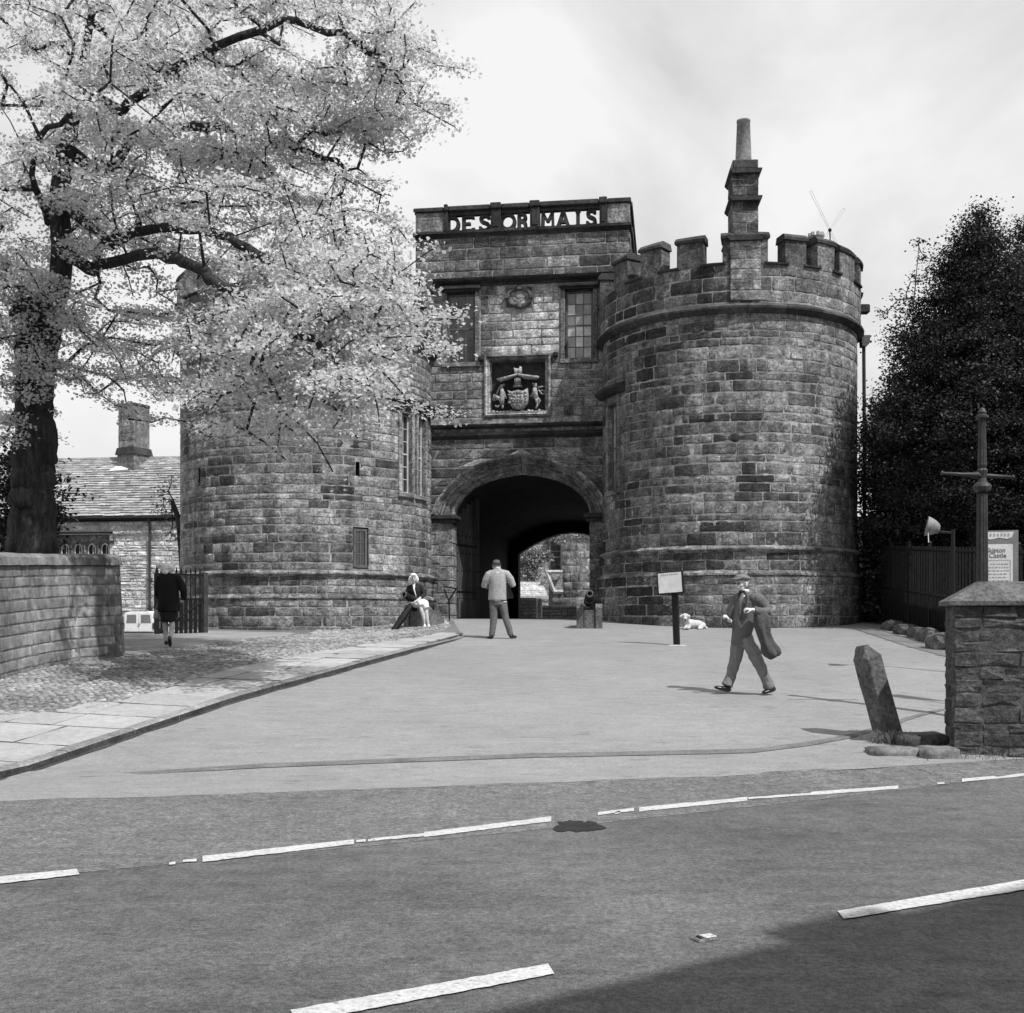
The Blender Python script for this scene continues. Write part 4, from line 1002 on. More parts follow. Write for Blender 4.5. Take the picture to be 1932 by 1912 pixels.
# flagstones
def kx_(y): return float(np.interp(y, [p[1] for p in SA[2:]], [p[0] for p in SA[2:]]))
LLp = [(-8.3, 9.3), (-8.3, 14.0), (-6.45, 14.35), (-5.4, 15.0), (-5.07, 16.5), (-4.75, 18.4), (-3.7, 21.6), (-1.95, 25.0), (-1.6, 26.5)]
def lx_(y): return float(np.interp(y, [p[1] for p in LLp], [p[0] for p in LLp]))
rf = random.Random(8); y = 9.4
while y < 25.6:
    h = rf.uniform(0.62, 0.95)
    x1 = kx_(y+h/2) if y > 10.6 else -5.75 - (10.75-y-h/2)*1.75; x0 = lx_(y+h/2); x = x1
    while x > x0 + 0.15:
        w_ = rf.uniform(0.6, 1.15)
        if x - w_ < x0 + 0.35: w_ = x - x0
        mb = MB(); mb.tone = rf.random()
        sk = 0.26
        def Pv(u, v, d):
            X_, Y_ = u + (v-(y+h/2))*sk, v - (u-x1)*0.0 + (x1-u)*0.26
            return (X_, Y_, gzf(X_, Y_) + 0.075 + d)
        tilt = rf.uniform(-0.006, 0.006)
        stone_into(mb, [(x-w_, y), (x, y), (x, y+h), (x-w_, y+h)], Pv, rf, proud=tilt, back=0.05, ch=0.010, joint=0.022, bulge=0.002)
        obj('flagstone', mb, M_flag, pav); x -= w_
    y += h
# cobbles: too many to count, real stones
rc = np.random.default_rng(4)
gx, gy = np.meshgrid(np.arange(-9.0, -0.9, 0.108), np.arange(14.0, 31.5, 0.098), indexing='ij')
px = (gx + rc.uniform(-0.03, 0.03, gx.shape) + 0.054*((np.arange(gx.shape[1]) % 2)[None, :])).ravel(); py = (gy + rc.uniform(-0.025, 0.025, gy.shape)).ravel()
lx = np.interp(py, [p[1] for p in LLp] + [28.6, 31.6], [p[0] for p in LLp] + [-1.5, -1.9])
wallx = np.interp(py, [11, 15, 17.7, 19.4, 20.2, 20.7, 21.0, 24.3, 27], [-7.5, -7.95, -8.05, -7.95, -7.65, -7.35, -7.2, -5.85, -5.0])
keep = (px < lx - 0.05 - 0.25*(py < 15)*(px < -6)) & (px > wallx - 0.1) & (np.hypot(px-TL[0], py-TL[1]) > RL+0.15) & (py > 14.1 + 0.25*(px > -7))
px, py = px[keep], py[keep]; m = len(px)
hx_, hy_ = rc.uniform(0.036, 0.053, m), rc.uniform(0.033, 0.048, m); zt = gz(px, py) + 0.060 + rc.uniform(0.008, 0.022, m); ang = rc.uniform(-0.25, 0.25, m) + 0.25
oc = []
for (f, dz) in ((1.0, -0.03), (0.98, -0.008), (0.62, 0.0)):
    for (sx, sy) in ((-1, -0.45), (-0.45, -1), (0.45, -1), (1, -0.45), (1, 0.45), (0.45, 1), (-0.45, 1), (-1, 0.45)):
        dx, dy = sx*f*hx_, sy*f*hy_
        oc.append(np.stack([px + dx*np.cos(ang) - dy*np.sin(ang), py + dx*np.sin(ang) + dy*np.cos(ang), zt + dz + (rc.uniform(-0.004, 0.004, m) if dz == 0 else 0)], -1))
V = np.stack(oc, 1).reshape(-1, 3)
q = []
for k in range(8):
    l = (k+1) % 8; q += [(k, l, 8+l, 8+k), (8+k, 8+l, 16+l, 16+k)]
q += [(16, 17, 18, 19), (16, 19, 20, 23), (20, 21, 22, 23)]
Fq = (np.array(q)[None] + (np.arange(m)*24)[:, None, None]).reshape(-1, 4)
cob = npobj('cobbles', V, Fq, np.repeat(np.clip(rc.normal(0.55, 0.28, m), 0, 1.2), 24), M_cobble); stuff(cob)
# smooth side path to the iron gate
sheet('side_path', [(-7.1, 20.9), (-6.3, 22.8), (-5.75, 24.4), (-5.2, 26), (-5.4, 28.6), (-8.5, 29.5), (-9.5, 33)], [(-11, 21.0), (-11, 23), (-11, 25), (-12, 27), (-12, 28), (-12.5, 29.5), (-13, 33)], 30, 12, 0.074, M_path)['kind'] = 'structure'
sheet('back_lane', [(-9.5, 32), (-9, 40), (-8, 60)], [(-14, 30), (-17, 40), (-20, 60)], 30, 8, 0.05, M_path)['kind'] = 'structure'
# ---------------------------------------------------------------- painted road markings
def mark(poly, worn=None, nm='lane_marking', mat=None, off=0.008):
    P = [ghit(*q) for q in poly]; c = sum((Vector(p) for p in P), Vector())/len(P)
    mb = MB(); mb.add([(p.x, p.y, gzf(p.x, p.y)+off) for p in P], [tuple(range(len(P)))])
    me = obj(nm, mb, mat or M_roadpaint, road); return me
def dash(xa, ya, xb, yb, ta, tb, seed, rag=0.6, skew=0):
    """one painted dash, ragged edged, from pixel a to pixel b with thickness ta, tb"""
    r_ = random.Random(seed); n_ = max(4, int(abs(xb-xa)/7)); rag *= 0.45; up, dn = [], []
    for i in range(n_+1):
        f = i/n_; x = xa+(xb-xa)*f; y = ya+(yb-ya)*f; t = ta+(tb-ta)*f
        q1, q2 = n2(x*0.035, seed*3.1)*rag*2.2, n2(x*0.05, seed*7.7)*rag*2.2; q1 += r_.uniform(-1, 1)*rag*0.35; q2 += r_.uniform(-1, 1)*rag*0.35
        up.append((x + skew, y - t/2 + q1)); dn.append((x, y + t/2 + q2))
    mark(up + dn[::-1])
dash(-160, 1680, 150, 1647, 15, 11, 1, 1.0, -6)
dash(382, 1623, 668, 1590, 11, 9, 2, 1.0)
for k, (a, b, y) in enumerate(((319, 331, 1631), (345, 371, 1626), (672, 690, 1588.5), (694, 705, 1587), (1160, 1170, 1535))): dash(a, y+1, b, y-1, 4, 5, 30+k, 0.5)
dash(706, 1586, 800, 1577, 5, 6, 3, 0.8); dash(800, 1577, 1040, 1547, 9, 9, 4, 0.8)
dash(1128, 1537, 1196, 1529, 5, 6, 5, 0.8); dash(1206, 1529, 1410, 1509, 8, 7, 6, 0.7); dash(1412, 1508, 1530, 1500, 3.5, 4, 7, 1.0); dash(1530, 1499, 1695, 1487, 6.5, 6, 8, 0.5)
dash(1768, 1480, 1782, 1479, 3, 3, 9, 0.3); dash(1815, 1474, 2080, 1449, 6, 5, 10, 0.5)
dash(560, 1921, 1046, 1831, 24, 19, 11, 1.2, -12); dash(1592, 1729, 1960, 1668, 15, 17, 12, 1.0, -12)
ot = [(1086 + 44*math.cos(t) * (1 + 0.20*math.sin(3*t+1) + 0.30*n2(t*2.2, 1.0) + 0.16*n2(t*9, 4.0)), 1560 + 13*math.sin(t)*(1+0.25*math.cos(2*t) + 0.3*n2(t*3, 7.0) + 0.15*n2(t*11, 2.0))) for t in np.linspace(0, 2*math.pi, 70)[:-1]]
mark(ot[::-1], nm='oil_stain', mat=M_tar, off=0.005)
# cat's-eye stud and litter on the road
p = ghit(1330, 1773)
st = thing('road_stud', 'pale metal road stud with dark glass eye set on the road centre line', 'road stud', p)
mb = MB(); Mr = Matrix.Translation((p.x, p.y, 0.0)) @ Matrix.Rotation(R(28), 4, 'Z')
mb.box(-0.065, 0.065, -0.045, 0.045, -0.01, 0.014, Mr, 0.008); obj('housing', mb, M_patch, st)
mb = MB(); mb.box(-0.045, -0.02, -0.022, 0.022, 0.013, 0.021, Mr, 0.004); obj('reflector', mb, M_black, st)
mb = MB(); mb.box(-0.015, 0.055, -0.03, 0.03, 0.013, 0.020, Mr, 0.004); obj('rubber_pad', mb, M_roadpaint, st)
# ---------------------------------------------------------------- curved boundary wall on the left
rw = random.Random(77)
WP = [(-7.3, 8.5), (-7.5, 11), (-7.93, 15), (-8.05, 17.7), (-7.98, 19.2), (-7.75, 20.1), (-7.42, 20.55), (-7.27, 20.78), (-7.22, 21.0), (-7.32, 21.22), (-7.7, 21.35), (-9.5, 21.6), (-12, 22)]
wp = resamp3(WP, 260); acc = [0]
for a, b in zip(wp[:-1], wp[1:]): acc.append(acc[-1]+(b-a).length)
def wpt(u):
    i = int(np.searchsorted(acc, u)) - 1; i = max(0, min(i, len(wp)-2)); f = (u-acc[i])/max(acc[i+1]-acc[i], 1e-6)
    p = wp[i].lerp(wp[i+1], f); t = (wp[min(i+3, 259)]-wp[max(i-2, 0)]).normalized()
    return p, Vector((t.y, -t.x))
def ztop(p): return 2.62 + 0.05*max(0, p.y-17)
def Pw(u, v, w_):
    """v: 0 at the foot, 1 under the coping"""
    p, n_ = wpt(u); zb = gzf(p.x, p.y) + 0.02; q = p + n_*(w_ + 0.10*(1-v)); return (q.x, q.y, zb + (ztop(p)-0.17-zb)*v)
bw = thing('boundary_wall', 'curved buff stone boundary wall with rounded coping at the left', 'wall', (-7.6, 19, gzf(-7.6, 19)))
UT = acc[-1]
qs = lay(rw, 0.5, UT-1.5, -0.06, 1.0, 0.108, 0.42)
build_stones(qs, Pw, rw, M_wallstone, bw, lambda q: max(0.05, min(1.05, 0.6 + 0.4*n2(qc(q)[0], qc(q)[1]*3, 0.8, 2) + rw.gauss(0, 0.10) - (0.25 if qc(q)[1] < 0.1 else 0))), score=lambda q: -abs(qc(q)[0]-9.8), joint=0.009, bulge=0.002, ch=0.014, jit=0.005)
mb = MB(); mb.tone = 0.25
core_grid(mb, list(np.linspace(0, UT, 120)), [-0.2, 0.5, 1.0], Pw, -0.004); obj('mortar_core', mb, M_wallstone, bw)
i = 0; u = 0.0
while u < UT-0.6:
    L_ = rw.uniform(0.5, 0.9); mb = MB(); mb.tone = rw.uniform(0.2, 0.6); vs_ = []; fs = []; m = 7
    for f in np.linspace(0, 1, 5):
        p, n_ = wpt(u+0.006+f*(L_-0.012)); z = ztop(p)
        for k in range(m):
            a = math.pi*k/(m-1); o_ = -0.20+0.25*math.cos(a); h = -0.17+0.20*math.sin(a)**0.6*1.0
            q = p + n_*o_; vs_.append((q.x, q.y, z+h + rw.uniform(-0.006, 0.006)))
    for s in range(4):
        for k in range(m-1): fs.append((s*m+k, s*m+k+1, (s+1)*m+k+1, (s+1)*m+k))
        fs.append((s*m+m-1, s*m, (s+1)*m, (s+1)*m+m-1))
    fs += [tuple(range(m))[::-1], tuple(4*m+k for k in range(m))]
    mb.add(vs_, fs); obj('coping_stone', mb, M_wallstone, bw); u += L_
# ---------------------------------------------------------------- slate roofed lodge
rl = random.Random(31)
D0 = 43.0
ge = Vector((-19.9, 55.5, 0)); th2 = R(6.5); f1 = Vector((math.cos(th2), -math.sin(th2), 0)); f2 = Vector((math.sin(th2), math.cos(th2), 0))
def lh(px, py, w_=0.0):
    p = plane_hit(px, py, ge - f2*w_, f2); d = p - ge; return d.dot(f1), p.z
def Lp(s, z, w_=0.0): return ge + f1*s - f2*w_ + Vector((0, 0, z))
ML = frame_fn(ge, f1, -f2)
ZE = lh(200, 979)[1]; s0, s1 = -9.0, lh(345, 1000)[0] + 5
lodge = thing('stone_lodge', 'low rubble-walled lodge with stone slate roof and square chimney at the left', 'house', Lp(-1, 0.7))
lw = [lh(106, 1020)[0], lh(207, 1020)[0], lh(150, 1085)[1], lh(150, 1008)[1]]
qs = lay(rl, s0, s1, 0.2, ZE, 0.165, 0.33, [(lw[0]-0.15, lw[1]+0.15, lw[2]-0.1, lw[3]+0.16)], hj=0.5, minl=0.3, maxl=2.0)
vis0, vis1 = lh(235, 1000)[0], lh(340, 1000)[0]
build_stones(qs, Lp, rl, M_rubble, lodge, lambda q: max(0.1, min(1.1, 0.6 + rl.gauss(0, 0.25))), name='rubble_stone', smooth=False, score=lambda q: (10 if vis0-0.2 < qc(q)[0] < vis1+0.1 else 0) + qarea(q), joint=0.03, bulge=0.02, ch=0.03, jit=0.012)
mb = MB(); core_grid(mb, [s0, s1], [0, ZE+0.1], Lp, -0.02, [tuple(lw)]); obj('wall_core', mb, gmat('lodge_mortar', 0.36, ((3, 0.2),)), lodge)
zr = at(200, 866, 59.6).z; run = 4.1
def Rp(s, v, d): return ge + f1*s + f2*(-0.28+v*(run+0.28)) + Vector((0, 0, ZE+0.08+v*(zr-ZE-0.08) + d))
slq = []; nrow = 24
for i in range(nrow):
    va, vb = i/nrow, (i+1)/nrow; s = s0-0.3 + rl.uniform(0, 0.2)
    while s < s1+0.3:
        w_ = rl.uniform(0.28, 0.58)*(1.25-0.5*va); slq.append((s, min(s+w_, s1+0.4), va, vb)); s += w_
def slate_mesh(mb, q):
    s, t, va, vb = q; k = 0.006; e = rl.uniform(-0.008, 0.012); lo = 0.075+e; ex = rl.uniform(0, 0.01)
    P = [Rp(s+k, va-ex, lo), Rp(t-k, va-ex, lo+rl.uniform(-0.01, 0.01)), Rp(t-k, vb+0.03, 0.005), Rp(s+k, vb+0.03, 0.005), Rp(s+k, va-ex, lo-0.03), Rp(t-k, va-ex, lo-0.03)]
    mb.add(P, [(0, 1, 2, 3), (0, 4, 5, 1), (0, 3, 4), (1, 5, 2)])
M_butt = gmat('slate_edge_shade', 0.05, ((6, 0.3),), bump=None)  # dark butt edges paint the shadow lines between slate courses
vs0, vs1 = lh(100, 900)[0], lh(345, 900)[0]
order = sorted(range(len(slq)), key=lambda i: (0 if vs0 < slq[i][0] < vs1 else 1, slq[i][2])); own = set(order[:300]); rest = MB()
for i, q in enumerate(slq):
    t_ = max(0, min(1.1, rl.gauss(0.55, 0.2)))
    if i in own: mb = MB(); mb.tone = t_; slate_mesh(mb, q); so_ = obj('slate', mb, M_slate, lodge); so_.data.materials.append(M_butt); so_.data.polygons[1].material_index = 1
    else: rest.tone = t_; slate_mesh(rest, q)
stuff(obj('outer_slates', rest, M_slate, lodge))
mb = MB(); mb.add([Rp(s0-0.3, 0, -0.03), Rp(s1+0.4, 0, -0.03), Rp(s1+0.4, 1, -0.03), Rp(s0-0.3, 1, -0.03)], [(0, 1, 2, 3)])
bk_ = lambda s: ge + f1*s + f2*(2*run) + Vector((0, 0, ZE)); mb.add([Rp(s0-0.3, 1, -0.03), Rp(s1+0.4, 1, -0.03), bk_(s1+0.4), bk_(s0-0.3)], [(0, 1, 2, 3)])
for s in (s0, s1): mb.add([Lp(s, 0), Lp(s, ZE), Rp(s, 1, -0.05), bk_(s), bk_(s) - Vector((0, 0, ZE))], [(0, 1, 2, 3, 4)])
mb.tube([Rp(s0-0.3, 1, 0.0), Rp(s1+0.4, 1, 0.0)], 0.11, 8)
mb.tone = 0.4; obj('roof', mb, M_slate, lodge)
mb = MB(); mb.tube([Rp(s0-0.3, -0.02, -0.03), Rp(lh(332, 970)[0], -0.02, -0.03)], 0.075, 8); mb.box(s0, s1, 0.0, 0.2, ZE-0.14, ZE-0.0, ML); obj('gutter', mb, M_iron, lodge)
p = lh(284, 1000)[0]; mb = MB(); mb.tube([Lp(p, ZE-0.05, 0.25), Lp(p, ZE-0.35, 0.09), Lp(p, 0.6, 0.09)], 0.065, 8)
for z in (2.2, 3.6): mb.box(p-0.11, p+0.11, 0.0, 0.16, z, z+0.09, ML)
obj('downpipe', mb, M_irongrey, lodge)
# lodge chimney, set square to its own axis
cc = at(253, 870, 59.3); mpx = 59.3/F; cr_ = R(28)
Mc = Matrix.Translation((cc.x, cc.y, 0)) @ Matrix.Rotation(-cr_, 4, 'Z')
zc0, zc1, zc2, zc3 = at(253, 885, 59.3).z, at(253, 860, 59.3).z, at(253, 850, 59.3).z, at(253, 768, 59.3).z
hw = 57*mpx/2/(math.cos(cr_)+math.sin(cr_))
mb = MB(); mb.tone = 0.25; mb.box(-hw*1.02, hw*1.02, -hw, hw, zc0-1.2, zc1, Mc); mb.box(-hw*0.93, hw*0.93, -hw*0.93, hw*0.93, zc2, zc3, Mc); lch = obj('chimney', mb, M_mortar, lodge)
mb = MB(); mb.tone = 0.3; e = 0.09
for (z, k, h) in ((zc1-0.02, 1.0, 0.05), (zc2-0.02, 1.0, 0.14)): pass
q0 = [(-hw-e, -hw-e, zc1), (hw+e, -hw-e, zc1), (hw+e, hw+e, zc1), (-hw-e, hw+e, zc1)]; q1 = [(x*0.9, y*0.9, zc2+0.08) for x, y, z in q0]
mb.add(q0+q1, [(3, 2, 1, 0), (4, 5, 6, 7)] + [(i, (i+1) % 4, 4+(i+1) % 4, 4+i) for i in range(4)], Mc); obj('ledge', mb, M_dark, lch)
n_ = 6; hh = (zc3-zc2-0.1)/n_
for i in range(n_):
    for face in (0, 1):
        z = zc2+0.08+i*hh; tp = 1-0.05*i/n_; cut = rl.uniform(-0.25, 0.25)*hw
        for (x0, x1) in ((-hw*0.96, cut), (cut, hw*0.96)):
            mb = MB(); mb.tone = rl.uniform(0.2, 0.8) + (0.2 if face else -0.1)  # front face paler, left darker: sun and shade painted in the tone
            fn = (lambda u, v, w_: Mc @ Vector((u, -hw*0.955-w_, v))) if face else (lambda u, v, w_: Mc @ Vector((-hw*0.955-w_, -u, v)))
            stone_into(mb, [(x0, z), (x1, z), (x1, z+hh), (x0, z+hh)], fn, rl, joint=0.02, bulge=0.006); obj('stone', mb, M_stone, lch)
mb = MB(); mb.tone = 0.1; mb.box(-hw, hw, -hw, hw, zc3-0.06, zc3+0.1, Mc, 0.04); obj('cap', mb, M_dark, lch)
mb = MB(); v0_ = 0.80; sA, zA = lh(216, 878, -(-0.28+v0_*(run+0.28)))
mb.add([Rp(sA-0.25, v0_-0.04, 0.07), Rp(sA+0.75, v0_-0.02, 0.07), Rp(sA+1.15, v0_+0.07, 0.07), Rp(sA+0.95, v0_+0.07, 0.08), Rp(sA+0.6, v0_+0.04, 0.09), Rp(sA, v0_+0.03, 0.09)], [(0, 1, 2, 3, 4, 5)]); obj('lead_flashing', mb, M_white, lodge)
# traceried window: label mould, dark recess, gothic lights
wx0, wx1, wz0, wz1 = lw; nl = 4
mb = MB(); mb.box(wx0, wx1, -0.4, -0.3, wz0, wz1, ML); win = obj('window', mb, M_black, lodge)
mb = MB(); mb.tone = 0.3; mb.box(wx0-0.08, wx1+0.14, -0.05, 0.14, wz1+0.0, wz1+0.1, ML, 0.02); mb.box(wx0-0.12, wx0, -0.05, 0.12, wz1-0.35, wz1, ML); mb.box(wx1, wx1+0.24, -0.05, 0.14, wz1-0.45, wz1-0.33, ML); obj('label_mould', mb, M_dark, win)
mb = MB(); mb.tone = 0.7
for (a, b, c, d) in ((wx0-0.16, wx0, wz0, wz1), (wx1, wx1+0.16, wz0, wz1), (wx0-0.1, wx1+0.1, wz0-0.12, wz0)): mb.box(a, b, -0.35, 0.02, c, d, ML, 0.015)
obj('surround', mb, M_rubble, win)
lwid = (wx1-wx0)/nl
for i in range(nl):
    cx = wx0+lwid*(i+0.5); ax = lwid*0.30; zs = wz0+(wz1-wz0)*0.66
    def arcp(k): return [(cx-k, wz0), (cx-k, zs), (cx-k*0.72, zs+k*0.75), (cx, zs+k*1.25), (cx+k*0.72, zs+k*0.75), (cx+k, zs), (cx+k, wz0)]
    mb = MB(); mb.tone = 0.35; A_ = arcp(ax+0.10); B_ = arcp(ax); ztp = wz1
    O = [(wx0+lwid*i+0.004, wz0), (wx0+lwid*i+0.004, zs), (wx0+lwid*i+0.004, wz1), (cx, wz1), (wx0+lwid*(i+1)-0.004, wz1), (wx0+lwid*(i+1)-0.004, zs), (wx0+lwid*(i+1)-0.004, wz0)]
    for k in range(6): mb.add([(O[k][0], -0.10, O[k][1]), (O[k+1][0], -0.10, O[k+1][1]), (A_[k+1][0], -0.16, A_[k+1][1]), (A_[k][0], -0.16, A_[k][1]), (B_[k][0], -0.28, B_[k][1]), (B_[k+1][0], -0.28, B_[k+1][1])], [(0, 1, 2, 3), (3, 2, 5, 4)], ML)
    obj('tracery', mb, M_stone, win)
    mb = MB(); mb.tone = 0.9; mb.tube([ML @ Vector((x, -0.25, z)) for x, z in arcp(ax*0.88)], 0.035, 6); mb.tube([ML @ Vector((cx+ax*0.3, -0.25, wz0)), ML @ Vector((cx+ax*0.3, -0.25, zs+ax*0.7)), ML @ Vector((cx-ax*0.2, -0.25, zs+ax*1.0))], 0.02, 5); obj('glazing', mb, M_woodpale, win)
# ---------------------------------------------------------------- iron side gate
a = at(386, 1190, 28.6); b = at(296, 1190, 27.6); zb = 1.27; zt_g = at(386, 1083, 28.6).z
ig = thing('iron_gate', 'tall dark iron bar gate with spiked finials beside the left tower', 'gate', (a.x, a.y, zb))
gd = (Vector((b.x, b.y, 0))-Vector((a.x, a.y, 0))); GL_ = gd.length; gd.normalize(); gn = Vector((gd.y, -gd.x, 0)); Mg = frame_fn((a.x, a.y, 0), gd, gn)
mb = MB(); mb.box(-0.06, 0.06, -0.06, 0.06, zb, zt_g+0.03, Mg); obj('post', mb, M_irongrey, ig)
mb = MB(); mb.box(GL_-0.05, GL_+0.05, -0.05, 0.05, zb, zt_g-0.05, Mg); mb.lathe([(0.06, zt_g-0.05), (0.0, zt_g+0.2)], 6, Mg @ Matrix.Translation((GL_, 0, 0))); obj('post', mb, M_iron, ig)
for z in (zt_g-0.06, 2.15, zb+0.35):
    mb = MB(); mb.box(0.06, GL_-0.05, -0.015, 0.015, z, z+0.045, Mg); obj('rail', mb, M_iron, ig)
mb = MB(); mb.tube([Mg @ Vector((0.06, -0.02, 2.12)), Mg @ Vector((GL_-0.06, -0.02, zb+0.1))], 0.028, 6); obj('brace', mb, M_iron, ig)
nb = 10; fb = None
for i in range(1, nb):
    x = GL_*i/nb; w0 = Mg @ Vector((x, 0, (zb+zt_g)/2))
    if fb is None:
        mb = MB(); mb.box(x-0.011, x+0.011, -0.011, 0.011, zb+0.05, zt_g, Mg); mb.lathe([(0.022, zt_g), (0.026, zt_g+0.04), (0.0, zt_g+0.17)], 5, Mg @ Matrix.Translation((x, 0, 0))); fb = obj('bar', mb, M_iron, ig); bw0 = WORG[fb.name] - (Mg @ Vector((x, 0, 0)))
    else: like(fb, ig, (Mg @ Vector((x, 0, 0))) + bw0)
fb2 = None
for i in range(nb*2):
    x = GL_*(i+0.5)/(nb*2)
    if fb2 is None:
        mb = MB(); mb.box(x-0.01, x+0.01, -0.01, 0.01, zb+0.05, 2.15, Mg); fb2 = obj('dog_bar', mb, M_iron, ig); bw0 = WORG[fb2.name] - (Mg @ Vector((x, 0, 0)))
    else: like(fb2, ig, (Mg @ Vector((x, 0, 0))) + bw0)
# ---------------------------------------------------------------- white van far behind
vd = 47.0; vc = at(262, 1190, vd); zg = gzf(vc.x, vc.y) + 0.05; zr_ = at(262, 1153.5, vd).z
Mv = Matrix.Translation((vc.x, vc.y, zg)) @ Matrix.Rotation(R(-10), 4, 'Z')
van = thing('parked_van', 'small white van seen from behind below the iron gate path', 'van', (vc.x, vc.y, zg))
Hh = zr_-zg; Wv = 1.42
prof = lambda k, hgt: [(-k*0.98, 0.28), (-k, 0.45), (-k*0.985, Hh*0.55), (-k*0.90, Hh*0.84), (-k*0.80, Hh*0.96), (-k*0.5, Hh), (k*0.5, Hh), (k*0.80, Hh*0.96), (k*0.90, Hh*0.84), (k*0.985, Hh*0.55), (k, 0.45), (k*0.98, 0.28)]
mb = MB(); secs = [(0.0, 0.97, 1.0), (0.06, 1.0, 1.0), (1.9, 1.0, 1.0), (2.0, 1.0, 0.985)]; vs_ = []; fs = []
for (y_, k, hk) in secs: vs_ += [(x*k, y_, z*hk) for (x, z) in prof(Wv/2, 0)]
m = 12
for s in range(3): fs += [(s*m+k, s*m+(k+1) % m, (s+1)*m+(k+1) % m, (s+1)*m+k) for k in range(m)]
fs += [tuple(range(m))[::-1], tuple(3*m+k for k in range(m))]; mb.add(vs_, fs, Mv)
mb.box(-Wv*0.46, Wv*0.46, 2.0, 3.0, 0.3, 0.9, Mv, 0.08); obj('body', mb, M_white, van)
M_vglass = gmat('van_window', 0.17, ((3, 0.1),), rough=0.1, bump=None)
for sx in (-1, 1):
    mb = MB(); x0, x1 = sorted((sx*0.010, sx*0.63)); mb.box(x0, x1, -0.03, -0.004, 0.40, Hh-0.07, Mv, 0.012); dr = obj('rear_door', mb, M_white, van)
    mb = MB(); xo = sx*0.55; xi = sx*0.10; zz0, zz1 = Hh*0.60, Hh*0.88
    P = [(xi, -0.034, zz0), (xo, -0.034, zz0), (xo*0.93, -0.034, zz1), (xi, -0.034, zz1)]; mb.add(P, [(0, 1, 2, 3)], Mv); obj('window', mb, M_vglass, dr)
    mb = MB(); mb.box(*sorted((sx*0.62, sx*0.70)), -0.06, 0.02, 0.52, 0.76, Mv, 0.015); obj('tail_light', mb, M_irongrey, van)
    mb = MB(); mb.tube([Mv @ Vector((sx*0.66-0.08, 0.5, 0.27)), Mv @ Vector((sx*0.66+0.08, 0.5, 0.27))], 0.27, 14); obj('wheel', mb, M_black, van)
mb = MB(); mb.box(-0.02, 0.10, -0.07, -0.05, Hh*0.56, Hh*0.58, Mv); obj('handle', mb, M_iron, van)
mb = MB(); mb.box(-0.7, 0.7, -0.12, -0.06, 0.3, 0.4, Mv, 0.02); obj('bumper', mb, M_irongrey, van)
# wall added behind the right tower; its dark colour stands in for tree shade
cw = thing('added_curtain_wall', 'added wall, dark for tree shade, running on behind the right tower under the evergreens', 'wall', (20, 35, 1))
mb = MB(); mb.tone = 0.3; mb.box(9.0, 45, 34.6, 35.3, 0.5, 4.6); obj('core', mb, M_dark, cw)
mb = MB(); mb.box(9.0, 45.1, 34.5, 35.4, 4.6, 4.8); obj('coping', mb, M_dark, cw)
# ---------------------------------------------------------------- trees grown to attractor points
def ellipsoid_pts(rng, c, rad, n, shell=0.35):
    P = []
    while len(P) < n:
        p = rng.uniform(-1, 1, 3); d = np.linalg.norm(p)
        if d > 1 or d < shell * rng.random(): continue
        P.append(np.array(c) + p*np.array(rad))
    return P
def grow(limbs, attract, rng, sag=0.10, kpath=0.35, step=0.55):
    """limbs: list of (parent_index or None, points); returns nodes, parents"""
    N = []; par = []
    for pi, pts in limbs:
        prev = pi(N) if callable(pi) else pi
        for p in pts:
            N.append(np.array(p, float)); par.append(-1 if prev is None else prev); prev = len(N)-1
    N = list(N); cost = []
    for i in range(len(N)): cost.append(0 if par[i] < 0 else cost[par[i]] + np.linalg.norm(N[i]-N[par[i]]))
    A = np.array(attract); d0 = np.array([min(np.linalg.norm(np.array(N)-a, axis=1)) for a in A]); order = np.argsort(d0)
    arr = np.zeros((len(N)+len(A)*14, 3)); arr[:len(N)] = np.array(N); cs = np.zeros(len(arr)); cs[:len(N)] = cost; n = len(N); tips = []
    ok = np.zeros(len(arr), bool); ok[3:n] = True
    for ai in order:
        a = A[ai]; d = np.linalg.norm(arr[:n]-a, axis=1); sc = d + kpath*cs[:n]*0.35 + np.where(ok[:n], 0, 50)
        sc = sc + np.maximum(0, (arr[:n, 2]-a[2]-1.0))*0.15
        j = int(np.argmin(sc)); L = d[j]; m = min(12, max(1, int(L/step))); p0 = arr[j].copy(); prev = j
        side = rng.normal(0, 0.11*L, 3)
        for k in range(1, m+1):
            t = k/m; p = p0 + (a-p0)*t + side*math.sin(math.pi*t) + np.array([0, 0, sag*L*math.sin(math.pi*t)]) 
            arr[n] = p; par.append(prev); cs[n] = cs[prev] + np.linalg.norm(p-arr[prev]); ok[n] = True; prev = n; n += 1
        tips.append(prev)
    return arr[:n], par[:n], tips
